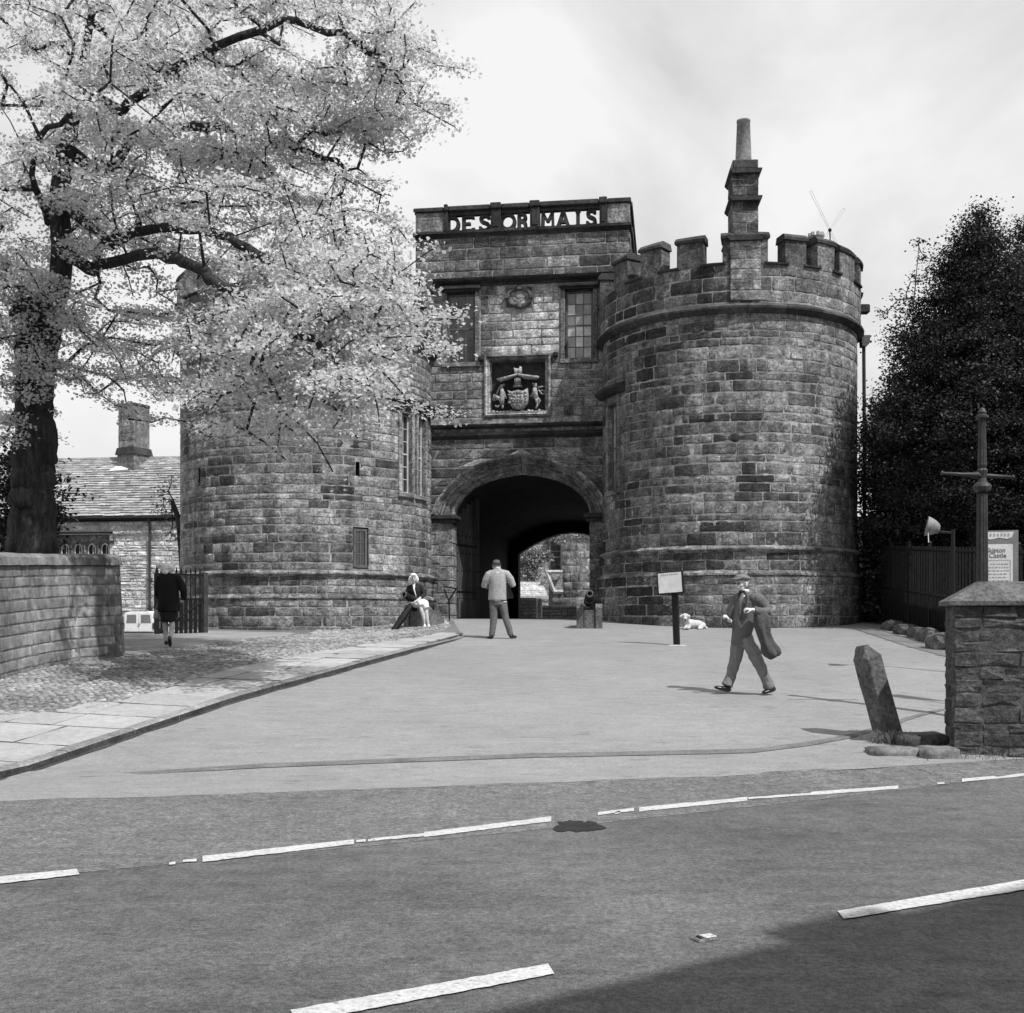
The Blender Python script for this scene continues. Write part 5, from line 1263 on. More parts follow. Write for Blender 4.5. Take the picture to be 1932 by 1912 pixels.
def branch_mesh(name, N, par, r_tip, r_max, mat, parent, rng, power=2.3, fixed=None, minr=0.0, skip=()):
    n = len(N); w_ = np.zeros(n); ch = [0]*n
    for i in range(n):
        if par[i] >= 0: ch[par[i]] += 1
    for i in range(n-1, -1, -1):
        if ch[i] == 0: w_[i] = 1
        if par[i] >= 0: w_[par[i]] += w_[i]
    r = r_tip * w_**(1/power); r = np.minimum(r, r_max)
    if fixed:
        for i, v in fixed.items(): r[i] = v
    V = []; Fq = []; tone = []
    for i in range(n):
        p = par[i]
        if p < 0 or r[i] < minr or i in skip: continue
        a, b = N[p], N[i]; t = b-a; L = np.linalg.norm(t)
        if L < 1e-5: continue
        t = t/L; u = np.cross(t, [0.3, 0.2, 0.93]); u = u/max(np.linalg.norm(u), 1e-6); v = np.cross(t, u)
        seg = 10 if r[i] > 0.15 else 6 if r[i] > 0.03 else 4
        ra = min(r[p], r[i]*1.35) if not fixed or p not in fixed else r[p]; base = len(V)
        for (c, q) in ((a - t*0.02, ra), (b + t*0.02, r[i])):
            for k in range(seg):
                an = 2*math.pi*k/seg; V.append(c + (u*math.cos(an)+v*math.sin(an))*q)
        for k in range(seg): Fq.append((base+k, base+(k+1) % seg, base+seg+(k+1) % seg, base+seg+k))
        tone += [0.5]*(2*seg)
    o = npobj(name, np.array(V), Fq, tone, mat, parent)
    o.data.polygons.foreach_set('use_smooth', [True]*len(o.data.polygons)); return o, r
def leaves(name, centers, spread, per, size, mat, parent, rng, flat=0.6, tone=(0.5, 0.25), droop=0.35, upn=0.55):
    """bent four-sided leaves scattered round twig ends; three faces to a leaf pair"""
    C_ = np.repeat(np.array(centers), per, axis=0); m = len(C_)
    off = rng.normal(0, 1, (m, 3)); off *= np.array([spread, spread, spread*flat]); P = C_ + off
    ax = rng.normal(0, 1, (m, 3)); ax[:, 2] = ax[:, 2]*0.5 - droop; ax /= np.linalg.norm(ax, axis=1)[:, None]
    up = rng.normal(0, upn, (m, 3)) + np.array([0, 0, 1.0]); sd = np.cross(ax, up); sd /= np.linalg.norm(sd, axis=1)[:, None]; nn = np.cross(sd, ax)
    s = (size*rng.uniform(0.65, 1.25, m))[:, None]
    a = P - ax*s*0.5; b = P + sd*s*0.42 - ax*s*0.05 + nn*s*0.08; c = P + ax*s*0.55 - nn*s*0.12; d = P - sd*s*0.42 - ax*s*0.05 + nn*s*0.08
    V = np.stack([a, b, c, d], 1).reshape(-1, 3); i = (np.arange(m)*4)[:, None]
    Ft = np.concatenate([i + np.array([0, 1, 2]), i + np.array([0, 2, 3])], 1).reshape(-1, 3)
    cl = np.repeat(np.clip(rng.normal(tone[0], tone[1]*0.6, len(centers)), 0, 1.1), per); tn = np.clip(cl + rng.normal(0, tone[1]*0.7, m), 0, 1.2)
    return npobj(name, V, Ft, np.repeat(tn, 4), mat, parent, tri=True)
# ---------------------------------------------------------------- the big spring tree
rt = np.random.default_rng(12)
base = at(62, 1060, 22.0); bz = gzf(base.x, base.y) + 0.2
tree = thing('broadleaf_tree', 'large spreading tree in pale fresh leaf with dark trunk behind the left wall', 'tree', (base.x, base.y, bz))
T = lambda px, py, d: np.array(at(px, py, d))
trunk = [np.array((base.x-0.05, base.y, bz-0.2)), np.array((base.x, base.y, bz+0.6)), T(63, 980, 22), T(60, 900, 22), T(66, 800, 22), T(66, 720, 22), T(70, 650, 22), T(80, 590, 21.9)]
fixed = {0: 0.45, 1: 0.42, 2: 0.385, 3: 0.35, 4: 0.35, 5: 0.36, 6: 0.39, 7: 0.38}
def near(i): return lambda N: i
limbs = [(None, trunk),
 (near(7), [T(40, 545, 21.7), T(5, 500, 21.4), T(-60, 420, 21), T(-150, 330, 20.5)]),            # up and out to the left
 (near(7), [T(112, 545, 21.7), T(118, 470, 21.6), T(110, 380, 21.4), T(125, 280, 21.2), T(150, 170, 21), T(170, 40, 20.8), T(180, -120, 20.6)]),   # leader
 (near(13), [T(165, 508, 21.3), T(215, 495, 20.4), T(300, 478, 19.3), T(360, 500, 18.5), T(405, 530, 17.9), T(470, 575, 17.2), T(540, 620, 16.6), T(600, 650, 16.2), T(640, 690, 15.9)]),   # the long bough
 (near(14), [T(215, 462, 20.9), T(270, 436, 20.2), T(380, 432, 19.2), T(470, 470, 18.5), T(560, 530, 17.8), T(650, 590, 17.2), T(740, 620, 16.8)]),
 (near(15), [T(190, 330, 21.4), T(280, 260, 21.0), T(390, 240, 20.6), T(500, 260, 20.2), T(610, 300, 19.8), T(690, 330, 19.5)]),
 (near(16), [T(230, 210, 20.8), T(330, 130, 20.0), T(450, 70, 19.4), T(560, 40, 19.0), T(680, 90, 18.6), T(760, 160, 18.3)]),
 (near(17), [T(240, 90, 21.8), T(340, -20, 22.4), T(460, -80, 23), T(600, -60, 23.4)]),
 (near(14), [T(90, 420, 20.6), T(60, 330, 19.4), T(90, 240, 18.2), T(180, 190, 17.2)]),             # towards the camera
 (near(15), [T(60, 300, 22.6), T(0, 200, 23.2), T(-80, 100, 23.6)]),
]
def smooth_limb(pts, k=4):
    P = [np.array(p) for p in pts]; o = []
    for i in range(len(P)-1):
        a, b, c, d = P[max(i-1, 0)], P[i], P[i+1], P[min(i+2, len(P)-1)]
        for j in range(k):
            t = j/k; o.append(0.5*((2*b) + (c-a)*t + (2*a-5*b+4*c-d)*t*t + (3*b-a-3*c+d)*t**3) + rt.normal(0, 0.035, 3)*(j > 0))
    return o + [P[-1]]
limbs = limbs[:3] + [(p_, smooth_limb(q_)) for p_, q_ in limbs[3:]]
att = []
trunk_x, trunk_y = base.x, base.y
def lobe(px, py, d, rx, rz, ry, n):
    """sprays: short drooping runs of twig tips that fan away from the trunk"""
    c = at(px, py, d); k = d/F; m = 6
    for s in ellipsoid_pts(rt, (c.x, c.y, c.z), (rx*k, ry, rz*k), max(1, round(n/m))):
        out = np.array((s[0]-trunk_x, s[1]-trunk_y, 0.0)); out /= max(np.linalg.norm(out), 0.5)
        dr = out*0.8 + np.array((0.35, -0.1, 0)) + rt.normal(0, 0.38, 3)*np.array((1, 1, 0.35)); dr /= np.linalg.norm(dr); L = rt.uniform(1.0, 2.0); dz = rt.uniform(-0.25, 0.30)
        for q in range(m):
            t = q/(m-1) - 0.5; att.append(s + dr*L*t + np.array((0, 0, dz*L*t - 0.30*L*(t+0.5)**2 + 0.1)) + rt.normal(0, 0.07, 3))
lobe(-20, 150, 20.5, 200, 210, 4.0, 150); lobe(180, 60, 20.5, 210, 150, 4.5, 190); lobe(420, 70, 20.0, 210, 150, 3.8, 190)
lobe(600, 110, 19.5, 170, 120, 3.0, 150); lobe(710, 165, 18.8, 95, 60, 1.8, 62); lobe(130, 280, 20, 190, 140, 4.2, 170)
lobe(360, 270, 20.2, 200, 110, 3.6, 170); lobe(560, 290, 20.0, 160, 80, 2.8, 110); lobe(660, 400, 19.6, 65, 60, 1.8, 40); lobe(600, 235, 19.6, 120, 90, 2.4, 60)
lobe(60, 430, 20.5, 170, 110, 3.6, 120); lobe(320, 400, 21, 190, 70, 3.2, 110); lobe(520, 440, 18.6, 170, 70, 2.8, 105)
lobe(620, 505, 17.4, 125, 75, 2.0, 85); lobe(715, 555, 16.8, 70, 75, 1.5, 60); lobe(560, 570, 17.0, 170, 80, 1.8, 105)
lobe(640, 620, 16.6, 140, 60, 1.6, 80); lobe(540, 690, 16.4, 150, 70, 1.5, 75); lobe(590, 715, 15.9, 130, 60, 1.2, 45); lobe(735, 640, 16.8, 50, 45, 0.9, 22)
lobe(400, 620, 17.6, 110, 60, 2.4, 42); lobe(240, 580, 22, 120, 80, 2.6, 48); lobe(170, 660, 22.5, 90, 80, 2.0, 24); lobe(280, 690, 22, 70, 80, 1.8, 20); lobe(430, 740, 16.8, 90, 70, 1.6, 26)
lobe(20, 560, 21, 90, 70, 2.4, 40); lobe(10, 690, 22, 60, 90, 2.4, 26); lobe(300, 790, 22, 40, 60, 1.2, 8); lobe(200, 760, 21.6, 70, 30, 1.0, 8); lobe(775, 760, 17, 30, 18, 0.4, 6); lobe(70, 640, 21.2, 45, 90, 0.5, 14)
lobe(755, 140, 18.6, 60, 60, 1.2, 34); lobe(720, 60, 19, 70, 60, 1.5, 26); lobe(490, 760, 16.3, 110, 45, 1.0, 26); lobe(610, 755, 15.8, 90, 40, 0.9, 20); lobe(690, 690, 16.4, 60, 40, 1.0, 14)
lobe(15, 620, 21.2, 45, 60, 1.6, 30); lobe(10, 760, 21.5, 45, 60, 1.4, 24); lobe(0, 480, 20.6, 60, 70, 2.0, 30); lobe(200, 690, 21.5, 95, 60, 1.5, 30); lobe(270, 620, 21, 80, 70, 1.6, 30); lobe(160, 600, 21.6, 60, 60, 1.4, 20)
lobe(390, -120, 21, 330, 120, 4.5, 190); lobe(-200, 350, 21, 160, 300, 4, 110)
att = [a for a in att if mnoise.noise(Vector((a[0]*0.62+3, a[1]*0.62, a[2]*0.85))) > -0.30 - 0.35*(np.hypot(a[0]+9, a[2]-8) < 4.5)]
N, par, tips = grow(limbs, att, rt)
bo, rr = branch_mesh('branches', N, par, 0.0115, 0.40, M_bark, tree, rt, fixed=fixed, skip=set(range(7)))
# the trunk: fluted, lumpy bark
tk = MB(); tk.tone = 0.5; tp_ = smooth_limb([tuple(p) for p in trunk[:8]], 6); tr_ = np.interp(np.linspace(0, 7, len(tp_)), range(8), [fixed[i] for i in range(8)])
tk.tube([tuple(p) for p in tp_], [float(q) for q in tr_], 40)
for i_, v_ in enumerate(tk.v):
    a_ = math.atan2(v_[1]-base.y, v_[0]-base.x); q_ = 0.055*mnoise.noise(Vector((3*math.cos(a_), 3*math.sin(a_), v_[2]*0.55))) + 0.035*mnoise.noise(Vector((8*math.cos(a_), 8*math.sin(a_), v_[2]*1.2))) + 0.02*mnoise.noise(Vector((20*math.cos(a_), 20*math.sin(a_), v_[2]*3)))
    q_ *= 1.5; tk.v[i_] = (v_[0] + q_*math.cos(a_), v_[1] + q_*math.sin(a_), v_[2])
obj('trunk', tk, M_bark, tree, smooth=True)
# bark lumps on the trunk
mb = MB(); mb.tone = 0.5
for k, (px, py, r_) in enumerate(((30, 880, 0.16), (104, 860, 0.14), (98, 905, 0.17), (28, 960, 0.15), (50, 820, 0.12), (26, 1030, 0.25), (95, 1035, 0.25), (60, 1050, 0.3), (30, 600, 0.2))):
    p = at(px + (9 if px < 62 else -9), py, 21.9); mb = MB(); mb.ball(p, (r_, r_, r_*1.7), 16, 12)
    for i_, v_ in enumerate(mb.v):
        q_ = mnoise.noise_vector(Vector(v_)*5)*0.05; mb.v[i_] = (v_[0]+q_.x, v_[1]+q_.y, v_[2]+q_.z)
    obj('burr', mb, M_bark, tree, smooth=True)
tp = N[np.array(tips)]
cen = np.concatenate([tp, (tp + N[np.array(par)[np.array(tips)]])/2])
leaves('leaves', cen, 0.145, 32, 0.068, M_leaf, tree, rt, flat=0.36, tone=(0.65, 0.40), upn=0.38)
sprig = [np.array(at(rt.uniform(25, 110), rt.uniform(560, 780), 21.45)) for _ in range(26)]
stuff(leaves('trunk_sprigs', sprig, 0.09, 14, 0.09, M_leaf, tree, rt, tone=(0.55, 0.3)))
# ---------------------------------------------------------------- dark evergreens on the right
def dark_tree(label, top, crown, trunkp, seed, per=46, size=0.10, spread=0.21, mat=M_darkleaf, name='evergreen_tree', group=None, nlayers=26, dens=1.0, flat=0.35, r0=0.26):
    r_ = np.random.default_rng(seed); b = trunkp[0]
    t = thing(name, label, 'tree', tuple(b), group)
    A = []
    for (z, rx, cx, cy) in crown:
        nb = int(5 + 5.5*dens*rx**0.8); a0 = r_.uniform(0, 6.28)
        for k in range(nb):                                          # boughs of a tier, sagging then lifting at the tip
            a = a0 + 2*math.pi*k/nb + r_.normal(0, 0.12); Rk = rx*r_.uniform(0.80, 1.06); zz = z + r_.normal(0, 0.10); q = 0.30*Rk
            while q < Rk:
                f = q/Rk; side = r_.normal(0, 0.10 + 0.12*f); A.append(np.array((cx + q*math.cos(a) - side*math.sin(a), cy + q*math.sin(a)*0.9 + side*math.cos(a), zz - 0.26*q + 0.42*max(0, f-0.6)*rx*0.5))); q += 0.34/dens
    N_, p_, tp_ = grow([(None, trunkp)], A, r_, sag=-0.03, kpath=0.2, step=0.7)
    fx = {i: max(0.008 if r0 < 0.1 else 0.05, r0*(1-i/len(trunkp))) for i in range(len(trunkp))}
    branch_mesh('branches', N_, p_, 0.009, 0.22, M_bark, t, r_, fixed=fx)
    leaves('leaves', N_[np.array(tp_)], spread, per, size, mat, t, r_, flat=flat, tone=(0.45, 0.60), droop=0.1)
    return t
def layers(pts, n, r_, d):
    """pts: (py, left px, right px) outline; returns crown layers at depth d"""
    out = []
    ys = [p[0] for p in pts]
    for py in np.linspace(ys[0], ys[-1], n):
        l = np.interp(py, ys, [p[1] for p in pts]) + r_.uniform(-14, 14); q = np.interp(py, ys, [p[2] for p in pts])
        c = at((l+q)/2, py, d); out.append((c.z, max(0.18, (q-l)/2*d/F), c.x, c.y))
    return out
re_ = np.random.default_rng(5)
dE = 28.6
o1 = [(408, 1838, 1850), (440, 1800, 1885), (480, 1775, 1915), (540, 1740, 1950), (600, 1690, 1985), (660, 1672, 2010), (720, 1650, 2040), (790, 1615, 2060), (850, 1640, 2060), (910, 1660, 2060), (960, 1700, 2040)]
tb = at(1845, 1180, dE)
dark_tree('dense dark evergreen tree standing behind the railings at the right', None, layers(o1, 30, re_, dE), [np.array((tb.x, tb.y, gzf(tb.x, tb.y)-0.1)), T(1842, 1010, dE), T(1828, 930, dE), T(1835, 800, dE), T(1842, 650, dE), T(1844, 520, dE), T(1845, 400, dE)], 6, per=105, dens=1.2, size=0.066, spread=0.22, flat=0.55)
o2 = [(425, 1925, 1945), (500, 1880, 2010), (620, 1850, 2080), (760, 1850, 2130), (900, 1880, 2130), (1000, 1900, 2120)]
tb2 = at(2000, 1180, 30); tk2 = [np.array((tb2.x, tb2.y, 1.4)), T(1990, 1000, 30), T(1970, 800, 30), T(1950, 600, 30), T(1940, 430, 30)]
dark_tree('second dark evergreen crowding the right edge behind the nearer one', None, layers(o2, 24, re_, 30), tk2, 7, per=95, dens=1.05, size=0.067, spread=0.22, flat=0.55)
# low dark yew mass that fills the space under the trees, behind the railings
o3 = [(760, 1650, 1790), (830, 1628, 1800), (900, 1628, 1850), (980, 1625, 1900), (1060, 1622, 1980), (1130, 1622, 2000), (1175, 1622, 2000)]
tb3 = at(1760, 1185, 29.5)
dark_tree('dark shadowy yew bush filling the space behind the railings', None, layers(o3, 30, re_, 30.5), [np.array((tb3.x, tb3.y, 1.3)), T(1760, 1100, 29.5), T(1755, 1000, 29.5), T(1740, 900, 29.5), T(1730, 780, 29.5)], 9, per=80, dens=1.3, spread=0.25, size=0.09)
# thin young tree whose twigs show against the sky by the tower
o4 = [(455, 1728, 1745), (520, 1705, 1760), (590, 1650, 1700), (640, 1640, 1760), (760, 1640, 1720), (820, 1610, 1660)]
dark_tree('thin young tree with sparse twigs between tower and evergreen', None, layers(o4, 12, re_, 34), [np.array((T(1720, 1150, 34)[0], 34, 1.2)), T(1720, 1000, 34), T(1715, 850, 34), T(1715, 700, 34), T(1725, 560, 34), T(1735, 450, 34)], 14, per=9, dens=0.6, spread=0.14, size=0.09, name='young_tree', r0=0.06)
# dark holly behind the big trunk on the left, and bushes beyond
o5 = [(845, 10, 60), (900, -30, 130), (960, -40, 140), (1040, -40, 100), (1100, -40, 90)]
tb5 = at(30, 1150, 26)
dark_tree('dark leafy holly bush behind the big tree trunk', None, layers(o5, 12, re_, 26), [np.array((tb5.x, tb5.y, 1.0)), T(35, 1050, 26), T(40, 950, 26), T(40, 860, 26)], 15, per=40, dens=0.9, name='holly_bush')
o6 = [(905, 300, 330), (940, 280, 345), (985, 290, 345), (1010, 320, 345)]
tb6 = at(352, 1150, 37)
dark_tree('small bare-limbed shrub in pale leaf leaning against the lodge eaves', None, layers(o6, 6, re_, 37), [np.array((tb6.x, tb6.y, 0.9)), T(350, 1080, 37), T(340, 990, 37), T(325, 945, 37)], 16, per=8, dens=0.5, spread=0.16, size=0.1, mat=M_ivy, name='leaning_shrub')
# ---------------------------------------------------------------- rough stone gate pier and wall at the right
rp = random.Random(91)
pa = ghit(1800, 1424); ta = R(10); g1 = Vector((math.cos(ta), -math.sin(ta), 0)); g2 = Vector((math.sin(ta), math.cos(ta), 0))
pz = pa.z; PT_ = 0.5; PL = 2.6; zt_p = at(1786, 1143, pa.y).z; zc_p = at(1800, 1098, pa.y+0.2).z
def Qp(u, v, w_): return Vector((pa.x, pa.y, 0)) + g1*u - g2*w_ + Vector((0, 0, v))
MP = frame_fn((pa.x, pa.y, 0), g1, -g2)
pier = thing('stone_pier', 'rough dark stone gate wall with sloping coping at the right edge', 'wall', (pa.x, pa.y, pz))
zb_p = pz - 0.12
qs = lay(rp, 0, PL, zb_p, zt_p, 0.135, 0.36, hj=0.3, minl=0.5, maxl=1.7)
build_stones(qs, Qp, rp, M_pierstone, pier, lambda q: rp.uniform(0.2, 0.9), joint=0.010, bulge=0.012, ch=0.012, jit=0.008, proud=0.0, smooth=False)
qs = lay(rp, 0, PT_, zb_p, zt_p, 0.15, 0.3, hj=0.2)
build_stones(qs, lambda u, v, w_: Vector((pa.x, pa.y, 0)) + g2*u - g1*w_ + Vector((0, 0, v)), rp, M_pierstone, pier, lambda q: rp.uniform(0.2, 0.7), name='end_stone', joint=0.010, bulge=0.01, ch=0.012, proud=0.0, smooth=False)
mb = MB(); mb.tone = 0.4; mb.box(0.008, PL, -PT_, -0.008, zb_p-0.2, zt_p, MP); obj('wall_core', mb, M_coping, pier)
for i, (a, b) in enumerate(((-0.06, 0.92), (0.925, 1.75), (1.755, 2.65))):
    mb = MB(); mb.tone = rp.uniform(0.4, 0.7); k = 0.36 if i == 0 else 0
    lo = [(a, 0.05), (b, 0.05), (b, -PT_-0.05), (a, -PT_-0.05)]; n_ = 6
    P = [(x, y, zt_p+0.002) for x, y in lo] + [(x, y, zt_p+0.05) for x, y in lo] + [(a+k, -0.2, zc_p), (b, -0.2, zc_p), (b, -PT_+0.15, zc_p), (a+k, -PT_+0.15, zc_p)]
    mb.add(P, [(0, 3, 2, 1), (8, 9, 10, 11)] + [(j, (j+1) % 4, 4+(j+1) % 4, 4+j) for j in range(4)] + [(4+j, 4+(j+1) % 4, 8+(j+1) % 4, 8+j) for j in range(4)], MP)
    o = obj('coping_stone', mb, M_coping, pier)
# worn step stones at the wall foot
def block(name, px0, px1, pyt, pyb, dep, label, mat, group, seed, back=0.0):
    q = ghit((px0+px1)/2, pyb); y = q.y + back; x0, x1 = at(px0, pyb, y).x, at(px1, pyb, y).x; z1 = at(px0, pyt, y).z; r_ = random.Random(seed)
    bm = bmesh.new(); bmesh.ops.create_cube(bm, size=1.0); bmesh.ops.bevel(bm, geom=bm.edges[:], offset=0.07, segments=2, affect='EDGES')
    bmesh.ops.subdivide_edges(bm, edges=[e for e in bm.edges if e.calc_length() > 0.4], cuts=2, use_grid_fill=True)
    z0 = gzf((x0+x1)/2, y) - 0.08; mb = MB(); mb.tone = r_.random(); sx, sy, sz = x1-x0, dep, z1-z0; vs_ = []
    for v in bm.verts:
        c = v.co; n_ = mnoise.noise_vector(Vector((c.x*3+seed, c.y*2, c.z*3)))*0.03
        rx = 0.5 - (0.5-abs(c.x))*min(1, 0.5/sx) if abs(c.x) > 0.3 else abs(c.x)
        vs_.append(((x0+x1)/2 + math.copysign(rx, c.x)*sx + n_.x*0.4, y + dep/2 + c.y*sy + n_.y*0.4, (z0+z1)/2 + c.z*sz + n_.z*0.35))
    mb.add(vs_, [tuple(v.index for v in f.verts) for f in bm.faces]); bm.free()
    return tag(obj(name, mb, mat, smooth=True), label, 'stone', group)
block('step_stone', 1702, 1794, 1387, 1414, 0.42, 'thick worn stone block lying between leaning bollard and gate wall', M_coping, None, 3)
block('step_stone', 1646, 1741, 1413, 1428, 0.30, 'flat pale kerb slab at the foot of the leaning bollard', M_kerb, None, 4)
block('step_stone', 1743, 1812, 1412, 1433, 0.30, 'flat pale kerb slab in front of the worn block, against the wall foot', M_kerb, None, 5)
# leaning bollard
q = ghit(1676, 1392); r_ = random.Random(6); hB = 182*q.y/F/0.985; wB = 42*q.y/F
bm = bmesh.new(); mb = MB(); mb.tone = 0.5
secs = []
for (f, k, ky) in ((-0.08, 0.98, 1), (0.0, 1.0, 1), (0.2, 1.0, 1), (0.4, 0.98, 1), (0.6, 0.98, 1), (0.80, 0.97, 1), (0.87, 0.95, 1), (0.97, 0.42, 0.7), (1.0, 0.22, 0.6)):
    a = wB/2*k; b = wB/2*ky; e = 0.035*k
    ringp = [(-a+e, -b), (a-e, -b), (a, -b+e), (a, b-e), (a-e, b), (-a+e, b), (-a, b-e), (-a, -b+e)]
    sh = -0.02 if f > 0.9 else 0
    secs.append([Vector((x + r_.uniform(-0.006, 0.006) + sh, y + r_.uniform(-0.006, 0.006), f*hB + r_.uniform(-0.006, 0.006))) for x, y in ringp])
Mb = Matrix.Translation((q.x+0.0, q.y-0.05, q.z-0.02)) @ Matrix.Rotation(R(-15.5), 4, 'Y') @ Matrix.Rotation(R(20), 4, 'Z')
vs_ = [p for s in secs for p in s]; fs = []
for i in range(len(secs)-1):
    for k in range(8): fs.append((i*8+k, i*8+(k+1) % 8, (i+1)*8+(k+1) % 8, (i+1)*8+k))
fs += [tuple(range(8))[::-1], tuple((len(secs)-1)*8+k for k in range(8))]; mb.add(vs_, fs, Mb); bm.free()
tag(obj('stone_bollard', mb, M_coping), 'leaning weathered stone bollard with pointed top beside the road', 'bollard')
# grass tufts
def tuft(px, py, n, h, label, seed, spread=0.16, mat=None, sx=1.0):
    g = ghit(px, py); rg = np.random.default_rng(seed)
    V, Ft = [], []
    for i in range(n):
        x, y = g.x + rg.normal(0, spread*sx), g.y + rg.normal(0, spread*0.5); z = gzf(x, y); a = rg.uniform(0, 6.28); l = h*rg.uniform(0.4, 1); le = rg.uniform(0.1, 0.7)*l; b = len(V); w_ = 0.006
        V += [(x-w_*math.sin(a), y+w_*math.cos(a), z-0.02), (x+w_*math.sin(a), y-w_*math.cos(a), z-0.02), (x+le*0.4*math.cos(a), y+le*0.4*math.sin(a), z+l*0.6), (x+le*math.cos(a), y+le*math.sin(a), z+l)]
        Ft += [(b, b+1, b+2), (b+2, b+1, b+3)]
    return stuff(npobj('grass_tuft', V, Ft, np.full(len(V), 0.6), mat, tri=True))
M_grass = gmat('pale_grass', 0.26, ((4, 0.2),), rough=0.8, bump=None, trans=0.3)
tuft(1672, 1402, 260, 0.17, '', 1, 0.10, M_grass); tuft(1835, 1428, 130, 0.09, '', 2, 0.2, M_grass, 1.4); tuft(1800, 1420, 60, 0.12, '', 3, 0.06, M_grass)
# ---------------------------------------------------------------- edging rocks
GR = 'row of rough rocks edging the ground below the railings'
rocks = ((1690, 1190, 38, 20, 'farthest small rock of the row below the railings'), (1716, 1198, 40, 22, 'second rock from the far end of the row below the railings'), (1740, 1206, 34, 23, 'middle rock of the row below the railings'), (1757, 1212, 36, 26, 'large squarish rock, second nearest of the row below the railings'), (1786, 1226, 52, 32, 'nearest and largest rock of the row, beside the gate wall'))
for i, (px, py, w_, h_, lab) in enumerate(rocks):
    g = ghit(px, py); k = g.y/F; bm = bmesh.new(); bmesh.ops.create_icosphere(bm, subdivisions=2, radius=1); mb = MB(); mb.tone = 0.3+0.12*i
    vs_ = []
    for v in bm.verts:
        c = v.co; s = 1/max(abs(c.x), abs(c.y), abs(c.z))**0.55; c = c*s*0.95 + mnoise.noise_vector(c*1.3+Vector((i*3, 0, 0)))*0.25
        vs_.append((g.x + c.x*w_*k*0.52, g.y + 0.2 + c.y*0.42, g.z + h_*k*0.42 + c.z*h_*k*0.62))
    mb.add(vs_, [tuple(v.index for v in f.verts) for f in bm.faces]); bm.free()
    tag(obj('edging_rock', mb, M_coping), lab, 'rock', GR)
# ---------------------------------------------------------------- iron railings
fp_ = [(9.75, 30.4), (9.55, 28.5), (9.4, 26), (9.2, 23), (9.2, 20), (9.5, 17)]
fpt = resamp3(fp_, 200)
rail = thing('iron_railings', 'long dark iron railings in the shade of the evergreens at the right', 'railings', (9.4, 26, gzf(9.4, 26)))
def fz(p): return gzf(p.x, p.y)
for off in (1.98, 0.98, 0.12):
    mb = MB(); mb.tube([(p.x, p.y, fz(p)+off) for p in fpt[::6]], 0.022, 5); obj('rail', mb, M_iron, rail)
for k in range(0, 200, 24):
    p = fpt[k]; mb = MB(); mb.box(p.x-0.035, p.x+0.035, p.y-0.035, p.y+0.035, fz(p)-0.1, fz(p)+2.1); mb.ball((p.x, p.y, fz(p)+2.13), 0.05, 6, 4); obj('post', mb, M_iron, rail)
fb = None; Lf = 0; acc_ = [0]
for a, b in zip(fpt[:-1], fpt[1:]): acc_.append(acc_[-1]+(b-a).length)
for i in range(int(acc_[-1]/0.10)):
    d = 0.05+i*0.10; j = min(int(np.searchsorted(acc_, d)), 199); p = fpt[j]
    if fb is None: mb = MB(); mb.box(p.x-0.01, p.x+0.01, p.y-0.01, p.y+0.01, fz(p)+0.05, fz(p)+2.06); fb = obj('bar', mb, M_iron, rail); z00 = WORG[fb.name].z - fz(p)
    else: like(fb, rail, (p.x, p.y, fz(p)+z00))
# dwarf wall, dark for shade, behind the lower railings
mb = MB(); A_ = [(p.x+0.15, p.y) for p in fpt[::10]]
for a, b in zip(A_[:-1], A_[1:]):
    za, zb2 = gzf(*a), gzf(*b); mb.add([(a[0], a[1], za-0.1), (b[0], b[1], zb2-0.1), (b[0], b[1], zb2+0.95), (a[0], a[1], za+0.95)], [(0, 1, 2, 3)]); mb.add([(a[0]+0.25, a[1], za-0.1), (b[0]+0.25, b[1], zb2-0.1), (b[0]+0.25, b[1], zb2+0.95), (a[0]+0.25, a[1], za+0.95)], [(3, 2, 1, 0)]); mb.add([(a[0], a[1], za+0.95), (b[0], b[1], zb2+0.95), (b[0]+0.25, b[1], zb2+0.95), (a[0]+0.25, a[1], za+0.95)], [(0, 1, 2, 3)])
obj('dwarf_wall', mb, M_shade, rail)
# ---------------------------------------------------------------- old lamp column
lx = at(1853, 1097, 14.6); kk = 14.6/F; lz0 = gzf(lx.x, lx.y)
zL = lambda py: at(1850, py, 14.6).z
lamp = thing('lamp_column', 'old fluted iron lamp column with ladder bar and no lantern, behind the gate wall', 'lamp post', (lx.x, lx.y, lz0))
def lat(prof, name, x, fl=False, seg=16, mat=None):
    mb = MB(); mb.lathe(prof, seg, Matrix.Translation((lx.x, lx.y, 0)))
    if fl:
        for i, v in enumerate(mb.v):
            if (i % seg) % 2: mb.v[i] = (lx.x+(v[0]-lx.x)*0.86, lx.y+(v[1]-lx.y)*0.86, v[2])
    return obj(name, mb, mat or M_irongrey, lamp)
lat([(0.13, lz0-0.1), (0.13, lz0+0.5), (0.085, lz0+0.6), (0.066, zL(935)), (0.07, zL(932))], 'column', 0, True, 24)
lat([(0.05, zL(930)), (0.10, zL(926)), (0.115, zL(919)), (0.10, zL(914)), (0.06, zL(910)), (0.05, zL(903))], 'collar', 0)
lat([(0.05, zL(905)), (0.06, zL(895)), (0.07, zL(888)), (0.045, zL(884)), (0.06, zL(878)), (0.056, zL(872)), (0.046, zL(792))], 'upper_column', 0, True, 24)
lat([(0.05, zL(792)), (0.078, zL(789)), (0.078, zL(785)), (0.05, zL(783)), (0.055, zL(778)), (0.03, zL(771)), (0.0, zL(769))], 'cap', 0)
pL, pR_ = at(1775, 893, 14.6), at(1914, 901, 14.6)
